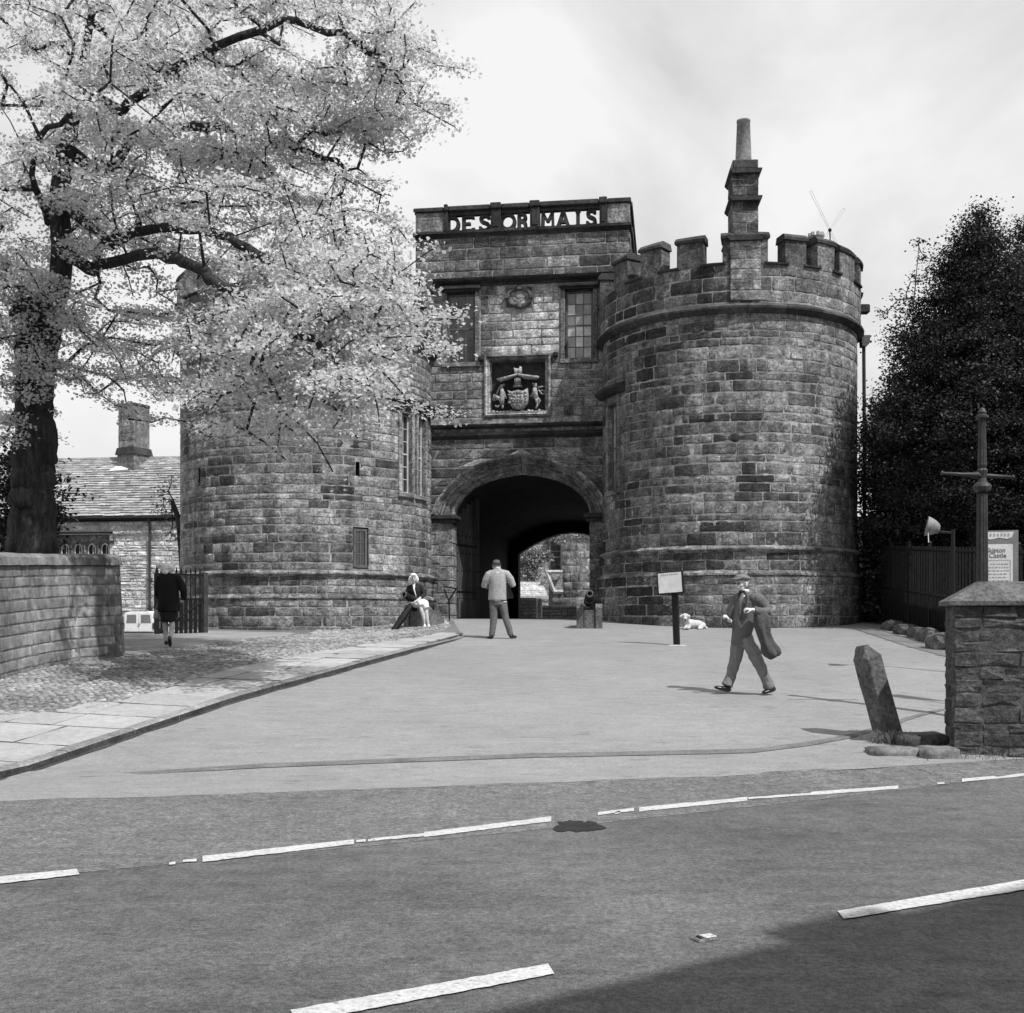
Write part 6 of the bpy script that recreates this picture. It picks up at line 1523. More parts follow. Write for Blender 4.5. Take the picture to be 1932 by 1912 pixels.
mb = MB(); n_ = 12; pts = [pL.lerp(pR_, t) for t in (0, 0.02, 0.03, 0.3, 0.45, 0.5, 0.55, 0.62, 0.97, 0.98, 1.0)]; mb.tube(pts, [0.018, 0.036, 0.018, 0.022, 0.035, 0.05, 0.05, 0.028, 0.02, 0.036, 0.018], 10); obj('ladder_bar', mb, M_irongrey, lamp, smooth=True)
b_ = at(1846, 771, 14.6); mb = MB(); mb.tube([b_, at(1846, 765, 14.6), at(1843, 760, 14.6)], [0.012, 0.01, 0.004], 6); obj('spigot', mb, M_irongrey, lamp)
# ---------------------------------------------------------------- castle notice on its board
sd_ = 15.4; ks_ = sd_/F; s0_ = at(1887, 1050, sd_); ang = R(-14)
Ms = frame_fn((s0_.x, s0_.y, 0), (math.cos(ang), math.sin(ang), 0), (math.sin(ang), -math.cos(ang), 0)) 
zs = lambda py: at(1887, py, sd_).z
sw = 31*ks_/math.cos(ang)
board = thing('notice_board', 'grey notice board with white castle poster standing behind the gate wall', 'sign', (s0_.x, s0_.y, gzf(s0_.x, s0_.y)))
mb = MB(); mb.box(-sw, sw, -0.04, 0.0, zs(1130), zs(1001), Ms); mb.box(-sw, -sw+0.05, -0.09, -0.04, gzf(s0_.x, s0_.y)-0.1, zs(1001), Ms); mb.box(sw-0.05, sw, -0.09, -0.04, gzf(s0_.x, s0_.y)-0.1, zs(1001), Ms); obj('backing', mb, gmat('grey_board', 0.22, ((8, 0.12),), rough=0.7), board)
mb = MB(); zt1, zt0 = zs(1004), zs(1016); P = [(-sw+0.03, zt0), (-sw+0.12, zt0-0.015), (-0.02, zt0+0.008), (0.08, zt0-0.01), (sw-0.08, zt0+0.01), (sw-0.06, zt1), (-sw+0.02, zt1)]; mb.add([(x, 0.004, z) for x, z in P], [tuple(range(7))], Ms); obj('torn_strip', mb, M_white, board)
mb = MB(); mb.add([(-sw+0.02, 0.004, zs(1126)), (sw-0.07, 0.004, zs(1126)), (sw-0.07, 0.004, zs(1027)), (-sw+0.02, 0.004, zs(1027))], [(0, 1, 2, 3)], Ms); obj('poster', mb, M_white, board)
M_ink = gmat('faded_ink', 0.2, ((30, 0.3),), bump=None); M_ink2 = gmat('faint_print', 0.38, ((30, 0.2),), bump=None)
DG = bpy.context.evaluated_depsgraph_get
def text(s, parent, M, x, z, size, mat, name='lettering', bold=0.0, sx=1.0, y=0.007):
    cu = bpy.data.curves.new('text', 'FONT'); cu.body = s; cu.size = size; cu.offset = bold; cu.resolution_u = 3
    to = bpy.data.objects.new('text', cu); C.objects.link(to); bpy.context.view_layer.update()
    me = bpy.data.meshes.new_from_object(to.evaluated_get(DG())); 
    mb = MB(); mb.add([(x + v.co.x*sx, y, z + v.co.y) for v in me.vertices], [tuple(p.vertices) for p in me.polygons], M)
    bpy.data.objects.remove(to); bpy.data.curves.remove(cu); bpy.data.meshes.remove(me)
    return obj(name, mb, mat, parent)
text('Skipton', board, Ms, -sw+0.055, zs(1042.5), 0.092, M_ink, bold=0.0015, sx=0.86); text('Castle', board, Ms, -sw+0.085, zs(1052.5), 0.092, M_ink, bold=0.0015, sx=0.95)
mb = MB(); x0, x1, z0, z1 = -sw+0.04, sw-0.10, zs(1124), zs(1057)
for (a, b, c, d) in ((x0, x1, z1-0.005, z1), (x0, x0+0.005, z0, z1), (x1-0.005, x1, z0, z1)): mb.add([(a, 0.007, c), (b, 0.007, c), (b, 0.007, d), (a, 0.007, d)], [(0, 1, 2, 3)], Ms)
obj('border', mb, M_ink, board)
mb = MB(); rr_ = random.Random(4)
for i in range(9):
    z = z1-0.06-i*0.045; hw_ = (x1-x0)*rr_.uniform(0.25, 0.42); xc = (x0+x1)/2; x = xc-hw_
    while x < xc+hw_: l = rr_.uniform(0.015, 0.05); mb.add([(x, 0.007, z), (x+l, 0.007, z), (x+l, 0.007, z+0.014), (x, 0.007, z+0.014)], [(0, 1, 2, 3)], Ms); x += l+0.012
obj('small_print', mb, M_ink2, board)
mb = MB(); mb.tone = 0
for i in range(6): x = -0.13+i*0.045; mb.add([(x, 0.007, zs(1012)), (x+0.02, 0.007, zs(1012)), (x+0.02, 0.007, zs(1007)), (x, 0.007, zs(1007))], [(0, 1, 2, 3)], Ms)
obj('small_print', mb, M_ink2, board)
# ---------------------------------------------------------------- floodlight on a thin pole
fl = at(1750, 993, 19.0); kf = 19/F
fd = thing('floodlight', 'round pale floodlight facing left above the railings', 'floodlight', (fl.x, fl.y, gzf(fl.x, fl.y)))
Mf = Matrix.Translation(fl) @ Matrix.Scale(0.78, 4) @ Matrix.Rotation(R(-16), 4, 'Z') @ Matrix.Rotation(R(-78), 4, 'Y')
mb = MB(); mb.lathe([(0.06, -0.25), (0.10, -0.22), (0.15, -0.15), (0.19, -0.06), (0.205, 0.0), (0.215, 0.02), (0.185, 0.012), (0.0, -0.01)], 18, Mf); obj('housing', mb, gmat('pale_metal', 0.2, ((8, 0.2),), rough=0.5, bump=None), fd, smooth=True)
e_ = at(1766, 1003, 19.03); mb = MB(); mb.tube([Mf @ Vector((0, 0, -0.2)), e_], 0.05, 8); obj('neck', mb, MATS['pale_metal'], fd)
ep = at(1798, 1006, 19.1); mb = MB(); mb.tube([ep + Vector((0, 0, 0.06)), Vector((ep.x, ep.y, gzf(ep.x, ep.y)))], 0.035, 8); mb.tube([e_, ep], 0.022, 6); obj('pole', mb, M_black, fd)
mb = MB(); a_ = at(1751, 1003, 18.9); mb.tube([a_, a_+Vector((0.01, 0, -0.18))], 0.008, 5); obj('cord', mb, M_white, fd)
# ---------------------------------------------------------------- white notice on a black post
nb_ = ghit(1277, 1218); kn = nb_.y/F
notice = thing('notice_post', 'small framed white notice on a thick black post before the right tower', 'sign', nb_)
Mn = Matrix.Translation(nb_) @ Matrix.Rotation(R(-2.2), 4, 'Y') @ Matrix.Rotation(R(-24), 4, 'Z')
hP = (1218-1120)*kn; mb = MB(); mb.box(-0.062, 0.062, -0.05, 0.05, -0.15, hP+0.3, Mn, 0.006); obj('post', mb, M_black, notice)
Mn2 = Mn @ Matrix.Translation((-0.05, 0, hP)) @ Matrix.Rotation(R(-1.8), 4, 'Y'); bwid = 0.28; bh = 42*kn
mb = MB(); mb.box(-bwid, bwid, -0.13, -0.06, -0.01, bh, Mn2, 0.008); obj('frame', mb, M_black, notice)
mb = MB(); mb.add([(-bwid+0.03, -0.134, 0.02), (bwid-0.03, -0.134, 0.02), (bwid-0.03, -0.134, bh-0.03), (-bwid+0.03, -0.134, bh-0.03)], [(0, 1, 2, 3)], Mn2); obj('sheet', mb, M_white, notice)
mb = MB(); rr_ = random.Random(2)
for i in range(9):
    x = -0.17+i*0.04; mb.add([(x, -0.137, bh-0.085), (x+0.022, -0.137, bh-0.085), (x+0.022, -0.137, bh-0.055), (x, -0.137, bh-0.055)], [(0, 1, 2, 3)], Mn2)
obj('small_print', mb, M_ink2, notice)
mb = MB(); mb.tone = 0.8; mb.lathe([(0.0, 0.014), (0.16, 0.012), (0.24, -0.01)], 14, Matrix.Translation(nb_)); obj('footing', mb, M_flag, notice)
# ---------------------------------------------------------------- cannons on stone carriages
def cannon(px, pyb, head_deg, label, seed, tilt):
    g = ghit(px, pyb); t = thing('old_cannon', label, 'cannon', g, 'old cannons flanking the gate')
    Mk = Matrix.Translation(g) @ Matrix.Rotation(R(head_deg), 4, 'Z')       # muzzle towards local -y
    rr_ = random.Random(seed)
    for sx in (-1, 1):
        mb = MB(); mb.tone = rr_.uniform(0.4, 0.8); x0, x1 = sorted((sx*0.15, sx*0.32))
        P = [(-0.28, -0.03), (0.55, -0.03), (0.55, 0.28), (0.2, 0.40), (0.0, 0.58), (-0.2, 0.60), (-0.28, 0.5)]
        n_ = len(P); vs_ = [(x0, y, z) for y, z in P] + [(x1, y, z) for y, z in P]
        mb.add(vs_, [tuple(range(n_))[::-1], tuple(range(n_, 2*n_))] + [(k, (k+1) % n_, n_+(k+1) % n_, n_+k) for k in range(n_)], Mk); obj('carriage_cheek', mb, M_coping, t)
    mb = MB(); mb.tone = 0.5; mb.box(-0.149, 0.149, -0.24, 0.5, -0.03, 0.44, Mk, 0.02); obj('carriage_bed', mb, M_coping, t)
    mb = MB(); Mbar = Mk @ Matrix.Translation((0, -0.60, 0.84)) @ Matrix.Rotation(R(90-tilt), 4, 'X') @ Matrix.Rotation(math.pi, 4, 'X')
    mb.lathe([(0.05, 0.16), (0.055, 0.0), (0.085, -0.005), (0.092, 0.03), (0.075, 0.07), (0.082, 0.12), (0.10, 0.45), (0.118, 0.46), (0.118, 0.50), (0.105, 0.52), (0.125, 0.95), (0.14, 0.96), (0.14, 1.02), (0.09, 1.06), (0.04, 1.08), (0.05, 1.14), (0.0, 1.17)], 18, Mbar); obj('barrel', mb, M_iron, t, smooth=True)
    mb = MB(); mb.lathe([(0.0, 0.05), (0.052, 0.05)], 14, Mbar); obj('bore', mb, M_black, t)
    mb = MB(); mb.tube([Mbar @ Vector((0.072*math.cos(t), 0.072*math.sin(t), 0.0)) for t in np.linspace(0, 2*math.pi, 21)], 0.021, 7, cap=False); obj('lit_muzzle_ring', mb, M_coping, t, smooth=True)  # paler ring paints the sunlit rim of the muzzle
    return t
cannon(1112, 1185, -3, 'old iron cannon on stone block carriage, right of the arch beside the tower', 1, 10)
cannon(793, 1186, -38, 'old iron cannon left of the arch, with the seated woman on it', 2, 17)
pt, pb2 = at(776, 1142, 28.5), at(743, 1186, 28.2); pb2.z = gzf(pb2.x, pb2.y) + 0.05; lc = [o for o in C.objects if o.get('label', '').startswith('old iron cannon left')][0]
mb = MB(); mb.tube([pt, pt.lerp(pb2, 0.5), pb2], 0.1, 8, flat=[(0.08, 0.06), (0.10, 0.07), (0.08, 0.06)]); obj('cannon_shade', mb, M_black, lc)  # black beam added to stand in for the shade below this cannon
# iron stay beside the gate
mb = MB(); dI = 30.3; mb.tube([at(838, 1107, dI+0.3), at(861, 1111, dI-0.2)], 0.02, 6); mb.tube([at(861, 1111, dI-0.2), at(847, 1133, dI+0.1)], 0.022, 6); mb.tube([at(838, 1112, dI+0.3), at(847, 1133, dI+0.1), at(848, 1173, dI+0.1)], 0.02, 6)
tag(obj('iron_stay', mb, M_iron), 'bent black iron handrail stay beside the left gate jamb', 'bracket')
# ---------------------------------------------------------------- television aerial behind the battlements
da = 33.8; hub = at(1565.7, 434.5, da)
aer = thing('tv_aerial', 'thin cross-shaped aerial on a mast above the right tower', 'aerial', (hub.x, hub.y, at(1567, 490, da).z - 0.8))
mb = MB(); mb.tube([hub, at(1569, 500, da)-Vector((0, 0, 0.8))], 0.02, 6); obj('mast', mb, M_irongrey, aer)
mb = MB(); mb.ball(hub, 0.055, 8, 6); obj('hub', mb, M_iron, aer)
M_rod = gmat('pale_aluminium_rod', 0.55, ((5, 0.1),), rough=0.5, bump=None)
for (px, py) in ((1529.5, 361), (1592.7, 394), (1551, 458), (1585, 474)):
    e_ = at(px, py, da); d_ = (e_-hub).normalized(); sd2 = d_.cross(Vector((0, 1, 0)))*0.022
    mb = MB(); mb.tube([hub+sd2, e_+sd2*1.6], 0.007, 5); mb.tube([hub-sd2, e_-sd2*1.6], 0.007, 5); mb.tube([e_-sd2*1.6, e_+sd2*1.6], 0.007, 5); obj('arm', mb, M_rod, aer)
# ---------------------------------------------------------------- inner courtyard seen through the arch
def z3(X, Y, d): return at((1430+X/6.168)*0.6708, (1480+Y/6.168)*0.6708, d)
ry = random.Random(15)
def face_wall(name, label, cat, d, X0, X1, Y0, Y1, ch, sl, mat, depth=0.5, curve=None, mort=None, tone=(0.5, 0.2)):
    a, b = z3(X0, Y1, d), z3(X1, Y1, d); zt_ = z3(X0, Y0, d).z; zb_ = min(a.z, 1.6); L_ = b.x-a.x
    t = thing(name, label, cat, ((a.x+b.x)/2, d, 1.7))
    fn = lambda u, v, w_: (a.x+u, d - w_ + (curve(u/L_) if curve else 0), v)
    build_stones(lay(ry, 0, L_, zb_, zt_, ch, sl), fn, ry, mat, t, lambda q: max(0, ry.gauss(*tone)), joint=0.025, bulge=0.008)
    mb = MB(); core_grid(mb, np.linspace(0.005, L_-0.005, 13), [zb_, zt_-0.01], fn, -0.011); 
    mb.add([fn(0.005, zb_, 0), fn(0.005, zt_, 0), (a.x+0.005, d+depth+2, zt_), (a.x+0.005, d+depth+2, zb_)], [(0, 1, 2, 3)]); mb.add([fn(0.005, zt_-0.01, 0), fn(L_, zt_-0.01, 0), (a.x+L_, d+depth, zt_-0.01), (a.x, d+depth, zt_-0.01)], [(0, 1, 2, 3)])
    obj('mortar_core', mb, mort or M_mortar, t); return t
face_wall('courtyard_wall', 'low pale stone wall beyond the arch, left of the gate post', 'wall', 45.5, 120, 488, 1240, 1640, 0.14, 0.36, M_rubble, 0.4)
face_wall('courtyard_wall', 'low pale stone wall beyond the arch, right of the gate post', 'wall', 46.0, 588, 1500, 1390, 1640, 0.14, 0.38, M_rubble, 0.4)
a, b = z3(488, 1640, 45.2), z3(585, 1250, 45.2); mb = MB(); mb.tone = 0.9; mb.box(a.x, b.x, 45.1, 45.6, 1.6, b.z, bev=0.04); tag(obj('gate_post', mb, M_rubble), 'pale square stone post between the low walls beyond the arch', 'post')
a, b = z3(600, 1415, 45.9), z3(1500, 1380, 45.9); mb = MB(); mb.box(a.x, b.x, 45.8, 46.35, a.z, b.z, bev=0.02); mb.tone = 0.8; tag(obj('wall_coping', mb, M_rubble), 'pale flat coping along the low wall beyond the arch', 'coping')
face_wall('keep_tower', 'grey curved tower wall deep in the courtyard at the right of the arch view', 'tower', 56, 930, 1900, -300, 1350, 0.4, 0.8, M_stone, 3, curve=lambda f: 3.0*(f-0.35)**2, tone=(0.75, 0.2))
face_wall('courtyard_range', 'tall grey castle wall deep in the courtyard behind the stair', 'building', 58, 380, 935, -300, 1000, 0.35, 0.7, M_stone, 2, tone=(0.55, 0.2))
face_wall('courtyard_gable', 'plain grey gable behind the ivy beyond the arch', 'building', 54.5, 120, 700, 600, 1250, 0.3, 0.6, M_stone, 2, tone=(0.8, 0.1))
stp = thing('stone_stair', 'pale outside stair with sloping parapet beyond the arch', 'stair', z3(600, 1640, 50))
for i in range(8):
    a, b = z3(100, 1235-i*34, 48+i*0.3), z3(690-i*14, 1235-(i+1)*34, 48+i*0.3); mb = MB(); mb.tone = ry.uniform(0.6, 1.0); mb.box(a.x, b.x, 48+i*0.3, 48.6+i*0.3, a.z-0.1, b.z-0.012, bev=0.015); obj('step', mb, M_rubble, stp)
P = [z3(*q, 49.6) for q in ((650, 800), (700, 790), (800, 1120), (950, 1135), (945, 1310), (760, 1310), (740, 1160))]
mb = MB(); mb.tone = 0.5; mb.prism([(p.x, p.z) for p in P], 49.55, 50.1); obj('parapet', mb, M_stone, stp)
P = [z3(*q, 49.7) for q in ((690, 815), (935, 815), (945, 1135), (790, 1135))]; mb = MB(); mb.tone = 0.8; mb.prism([(p.x, p.z) for p in P], 49.75, 50.3); obj('parapet', mb, M_stone, stp)
for (p, q) in (((655, 790), (790, 1130)), ((650, 797), (940, 797)), ((780, 1140), (950, 1140))):
    a, b = z3(*p, 49.5), z3(*q, 49.5); mb = MB(); mb.tone = 0.4; d_ = (b-a).normalized(); mb.tube([a, b], 0.085, 4, up=(0, 1, 0)); obj('parapet_coping', mb, M_rubble, stp)
mb = MB(); mb.tube([z3(722, 100, 57.6), z3(722, 800, 57.6)], 0.05, 6); tag(obj('downpipe', mb, M_relief), 'thin pale pipe running down the courtyard wall above the stair', 'pipe')
ri = np.random.default_rng(3)
iv = thing('courtyard_ivy', 'pale leafy climber over the wall beyond the arch', 'climbing plant', z3(300, 1000, 52))
cs_ = [np.array(z3(ri.uniform(180, 480), ri.uniform(400, 1000), 52 + ri.uniform(-0.5, 0.5))) for _ in range(60)] + [np.array(z3(ri.uniform(480, 680), ri.uniform(450, 600), 52)) for _ in range(22)]
leaves('leaves', cs_, 0.16, 34, 0.13, M_ivy, iv, ri)
mb = MB(); mb.tube([z3(430, 1240, 52.3), z3(440, 900, 52.3), z3(420, 600, 52.3), z3(330, 480, 52.3)], [0.09, 0.07, 0.05, 0.03], 6); obj('stem', mb, M_relief, iv)
cs_ = [np.array(z3(ri.uniform(840, 1500), ri.uniform(60, 250)+ri.uniform(0, 60), 50 + ri.uniform(-0.4, 0.4))) for _ in range(60)]
tw = thing('overhanging_tree', 'few pale leafy sprays hanging at the top of the view through the arch', 'tree', z3(1200, 1640, 50.5))
leaves('leaves', cs_, 0.14, 16, 0.12, M_ivy, tw, ri)
mb = MB(); mb.tube([z3(1700, 1640, 50.5), z3(1700, 300, 50.5), z3(1500, 60, 50.3), z3(1100, 160, 50), z3(900, 190, 50)], [0.25, 0.18, 0.08, 0.04, 0.015], 7); obj('branches', mb, M_bark, tw)
# ---------------------------------------------------------------- terrace house on the near side of the road
hd = Vector((0.819, 0.574, 0)); hn = Vector((-0.574, 0.819, 0)); h0 = hn*(-2.62) + hd*4; MH = frame_fn(h0, hd, hn)
ter = thing('terrace_house', 'tall stone terrace house on the near side of the road throwing shadow on it', 'house', h0 - hn*3)
mb = MB(); mb.box(-13, 14, -8, 0, -0.5, 8.8, MH); obj('wall', mb, M_stone, ter)
mb = MB(); mb.prism([(0.25, 8.8), (-4, 11.4), (-8.25, 8.8)], -13.2, 14.2, MH @ Matrix(((0, 1, 0, 0), (1, 0, 0, 0), (0, 0, 1, 0), (0, 0, 0, 1)))); obj('roof', mb, M_slate, ter)
mb = MB(); mb.box(1.8, 2.7, -0.9, 0.1, 8.81, 9.3, MH); obj('chimney', mb, M_stone, ter)
for i in range(5):
    for z in (1.0, 5.0):
        mb = MB(); x = -11+i*5; mb.box(x, x+1.1, 0.005, 0.06, z, z+1.8, MH); wd = obj('window', mb, M_woodpale, ter)
        mb = MB(); mb.box(x+0.08, x+1.02, 0.055, 0.065, z+0.08, z+1.72, MH); obj('pane', mb, M_glass, wd)
# ---------------------------------------------------------------- people and the dog
def fuse(mb, voxel, smooth=4):
    me = bpy.data.meshes.new('tmp'); me.from_pydata(mb.v, [], mb.f); me.update()
    o = bpy.data.objects.new('tmp', me); C.objects.link(o)
    m = o.modifiers.new('r', 'REMESH'); m.mode = 'VOXEL'; m.voxel_size = voxel; m.use_smooth_shade = True
    s = o.modifiers.new('s', 'SMOOTH'); s.iterations = smooth; s.factor = 0.5
    bpy.context.view_layer.update()
    r = bpy.data.meshes.new_from_object(o.evaluated_get(bpy.context.evaluated_depsgraph_get()))
    V = [v.co[:] for v in r.vertices]; Fs = [tuple(p.vertices) for p in r.polygons]
    bpy.data.objects.remove(o); bpy.data.meshes.remove(me); bpy.data.meshes.remove(r)
    out = MB(); out.add(V, Fs); return out
def fused(name, mb, mat, parent, voxel=0.012, smooth=4): return obj(name, fuse(mb, voxel, smooth), mat, parent, smooth=True)
def folds(mb, amp, sc, seed=0):
    for i, v in enumerate(mb.v):
        n_ = mnoise.noise_vector(Vector((v[0]*sc, v[1]*sc, v[2]*sc*0.45 + seed))); mb.v[i] = (v[0]+n_.x*amp, v[1]+n_.y*amp, v[2]+n_.z*amp*0.5)
    return mb
def limb(mb, pts, rad, seg=10): mb.tube(pts, rad, seg)
def head(mb, c, fwd, s=1.0, hair=False):
    """skull, jaw, nose, brow and ears round centre c, looking along fwd"""
    f = Vector(fwd).normalized(); l = Vector((0, 0, 1)).cross(f).normalized(); u = f.cross(l); Rm = Matrix((l, f, u)).transposed(); c = Vector(c)
    P = lambda x, y, z: c + Rm @ (Vector((x, y, z))*s)
    mb.ball(P(0, -0.012, 0.03), (0.076*s, 0.096*s, 0.088*s), 14, 10, Rm=Rm); mb.ball(P(0, 0.028, -0.045), (0.056*s, 0.062*s, 0.068*s), 12, 8, Rm=Rm)
    mb.ball(P(0, 0.062, -0.088), (0.026*s, 0.024*s, 0.02*s), 8, 6, Rm=Rm)
    mb.tube([P(0, 0.088, 0.018), P(0, 0.108, -0.02), P(0, 0.092, -0.032)], [0.010*s, 0.017*s, 0.012*s], 7)
    mb.ball(P(0, 0.078, 0.03), (0.055*s, 0.016*s, 0.012*s), 8, 6, Rm=Rm); mb.ball(P(0, 0.085, -0.058), (0.026*s, 0.012*s, 0.012*s), 8, 5, Rm=Rm)
    for k in (-1, 1): mb.ball(P(k*0.078, -0.012, -0.012), (0.011*s, 0.022*s, 0.034*s), 7, 6, Rm=Rm); mb.ball(P(k*0.045, 0.055, -0.018), (0.026*s, 0.022*s, 0.02*s), 7, 5, Rm=Rm)
    return P, Rm
def face_marks(parent, P, s, mat_eye, mat_lip):
    for k in (-1, 1):
        mb = MB(); mb.ball(P(k*0.031, 0.083, 0.008), 0.0105*s, 8, 6); obj('eye', mb, mat_eye, parent, smooth=True)
        mb = MB(); mb.tube([P(k*0.016, 0.094, 0.03), P(k*0.05, 0.080, 0.033)], 0.004*s, 5); obj('eyebrow', mb, mat_lip, parent)
    mb = MB(); mb.tube([P(-0.022, 0.090, -0.057), P(0, 0.099, -0.055), P(0.022, 0.090, -0.057)], 0.0055*s, 5); obj('lips', mb, mat_lip, parent)
def hand(mb, w_, d, n_, side=1, curl=0.9, s=1.0, spread=0.0):
    w_ = Vector(w_); d = Vector(d).normalized(); n_ = Vector(n_); n_ = (n_ - d*n_.dot(d)).normalized(); l = d.cross(n_)*side
    mb.tube([w_-d*0.03*s, w_+d*0.02*s, w_+d*0.055*s, w_+d*0.09*s], 0.02, 10, flat=[(0.026*s, 0.022*s), (0.030*s, 0.017*s), (0.040*s, 0.016*s), (0.039*s, 0.014*s)], up=l)
    for i, (o_, L_) in enumerate(((0.031, 0.070), (0.011, 0.080), (-0.010, 0.075), (-0.030, 0.060))):
        p = w_ + d*0.088*s + l*o_*s; dd = (d + l*o_*spread*6).normalized(); pts = [p - d*0.012*s]; a = 0.0
        for k, fr in enumerate((0.45, 0.32, 0.25)):
            pts.append(p); a += curl*(0.75, 0.9, 0.6)[k]*(1+0.08*i); dk = (dd*math.cos(a) + n_*math.sin(a)); p = p + dk*L_*fr*s
        pts.append(p); mb.tube(pts, [0.0095*s, 0.0095*s, 0.0088*s, 0.008*s, 0.0065*s], 7)
    p = w_ + d*0.03*s + l*0.03*s; t1 = (d*0.55 + l*0.75 + n_*0.35).normalized(); t2 = (d*0.8 + l*0.15 + n_*0.6).normalized()
    mb.tube([p, p+t1*0.035*s, p+t1*0.035*s+t2*0.03*s, p+t1*0.035*s+t2*0.052*s], [0.013*s, 0.012*s, 0.010*s, 0.007*s], 7)
def shoe(mb, heel, toe, w_=0.045, h=0.075):
    h_, t_ = Vector(heel), Vector(toe); d = (t_-h_); 
    mb.tube([h_ + d*f + Vector((0, 0, z)) for f, z in ((0.0, 0.045), (0.12, 0.045), (0.35, 0.042), (0.65, 0.032), (0.9, 0.028), (1.0, 0.024))], 0.04, 10, flat=[(0.030, 0.030), (0.043, 0.036), (0.042, 0.037), (0.032, w_), (0.026, 0.040), (0.014, 0.022)], up=(0, 0, 1))
M_skin = gmat('fair_skin', 0.56, ((20, 0.06),), rough=0.6, bump=None); M_skin2 = gmat('pale_skin', 0.50, ((20, 0.05),), rough=0.6, bump=None)
M_suit = gmat('grey_suit_cloth', 0.125, ((8, 0.12), (220, 0.3)), bump=(13, 0.8, 0.03)); M_trous = gmat('mid_grey_flannel', 0.19, ((8, 0.12), (220, 0.25)), bump=(13, 0.8, 0.03))
M_coat = gmat('dark_coat_cloth', 0.085, ((8, 0.15), (200, 0.2)), bump=(13, 0.8, 0.03)); M_cap = gmat('tweed_cap', 0.17, ((9, 0.1), (200, 0.3)), bump=(250, 0.3, 0.002))
M_shoe = gmat('polished_dark_leather', 0.012, ((10, 0.1),), rough=0.3, bump=None, spec=0.5); M_hairw = gmat('white_hair', 0.75, ((60, 0.25),), bump=(120, 0.6, 0.006)); M_hairg = gmat('grey_hair', 0.2, ((60, 0.25),), bump=(120, 0.6, 0.006))
M_tweed = gmat('pale_tweed', 0.32, ((10, 0.08), (45, 0.18), (150, 0.3)), bump=(160, 0.5, 0.004)); M_slack = gmat('grey_slacks', 0.13, ((8, 0.12),), bump=(13, 0.8, 0.03)); M_hat = gmat('felt_hat', 0.10, ((12, 0.1),), bump=(150, 0.3, 0.002))
M_blk = gmat('black_wool', 0.010, ((8, 0.15),), bump=(200, 0.4, 0.003)); M_whitecloth = gmat('white_cotton', 0.75, ((10, 0.05),), bump=(60, 0.3, 0.003)); M_hose = gmat('pale_stocking', 0.48, ((8, 0.05),), rough=0.6, bump=None)
M_bag = gmat('pale_leather_bag', 0.40, ((10, 0.1),), rough=0.5); M_card = gmat('dark_cardigan', 0.022, ((9, 0.2),), bump=(180, 0.5, 0.003)); M_lip = gmat('lip_tone', 0.2, bump=None)
# --- man with cap walking to the left
g = ghit(1412, 1311); Gw = Vector((g.x, g.y, gzf(g.x, g.y))); S = 0.1403*g.y/F/0.001045
man = thing('person', 'man in flat cap, suit and bow tie striding left with a coat over his arm', 'person', Gw)
Z = lambda X, Y, y=0.0: Gw + Vector(((X-740)*0.001045*S, y, (1893-Y)*0.001045*S))
fd_ = Vector((-0.72, -0.69, -0.04)); lf_ = Vector((0.69, -0.72, 0))
bd = MB(); hc = Z(655, 405); hP, hR = head(bd, hc, (-0.86, -0.5, -0.06), 1.06)
limb(bd, [Z(700, 480), Z(705, 540), Z(720, 600)], [0.058, 0.06, 0.075]); limb(bd, [Z(715, 600), Z(690, 900), Z(665, 1100)], [0.085, 0.085, 0.08], 12)
Rk, Rank, Lk, Lank = Z(590, 1490, 0.10), Z(465, 1770, 0.06), Z(885, 1500, -0.10), Z(1010, 1800, -0.04)
limb(bd, [Z(640, 1100, 0.05), Rk, Rank], [0.06, 0.05, 0.04]); limb(bd, [Z(685, 1100, -0.05), Lk, Lank], [0.06, 0.05, 0.04])
limb(bd, [Z(835, 625, -0.12), Z(945, 785, -0.20), Z(770, 768, -0.33), Z(722, 752, -0.36)], [0.05, 0.045, 0.034, 0.027]); limb(bd, [Z(590, 625, 0.12), Z(505, 930, 0.14), Z(492, 905, 0.02), Z(485, 890, -0.02)], [0.05, 0.045, 0.035, 0.027])
hand(bd, Z(722, 752, -0.36), (-1, -0.1, 0.1), (0.1, 0.3, -1), 1, 1.05, 1.05); hand(bd, Z(487, 895, -0.03), (-0.75, -0.35, 0.75), (-0.2, 0.5, -0.9), -1, 1.25, 1.05)
fused('body', bd, M_skin, man, 0.0075, 3)
jk = MB(); jk.tube([Z(640, 1215), Z(648, 1100), Z(672, 950), Z(705, 780), Z(722, 660), Z(728, 590), Z(712, 540), Z(706, 515)], 0.1, 20, flat=[(0.155, 0.130), (0.152, 0.128), (0.155, 0.138), (0.170, 0.138), (0.180, 0.122), (0.162, 0.10), (0.085, 0.085), (0.066, 0.070)], up=lf_)
limb(jk, [Z(780, 595, -0.07), Z(850, 612, -0.13), Z(912, 690, -0.17), Z(948, 785, -0.20), Z(880, 785, -0.27), Z(745, 762, -0.35)], [0.085, 0.088, 0.076, 0.070, 0.062, 0.050], 12)
limb(jk, [Z(640, 590, 0.07), Z(580, 612, 0.12), Z(530, 780, 0.14), Z(500, 940, 0.13), Z(488, 950, 0.06), Z(486, 925, 0.0)], [0.08, 0.080, 0.068, 0.064, 0.055, 0.047], 12)
fj = folds(fuse(jk, 0.011, 4), 0.016, 9, 3); folds(fj, 0.008, 24, 5); jkt = obj('jacket', fj, M_suit, man, smooth=True)
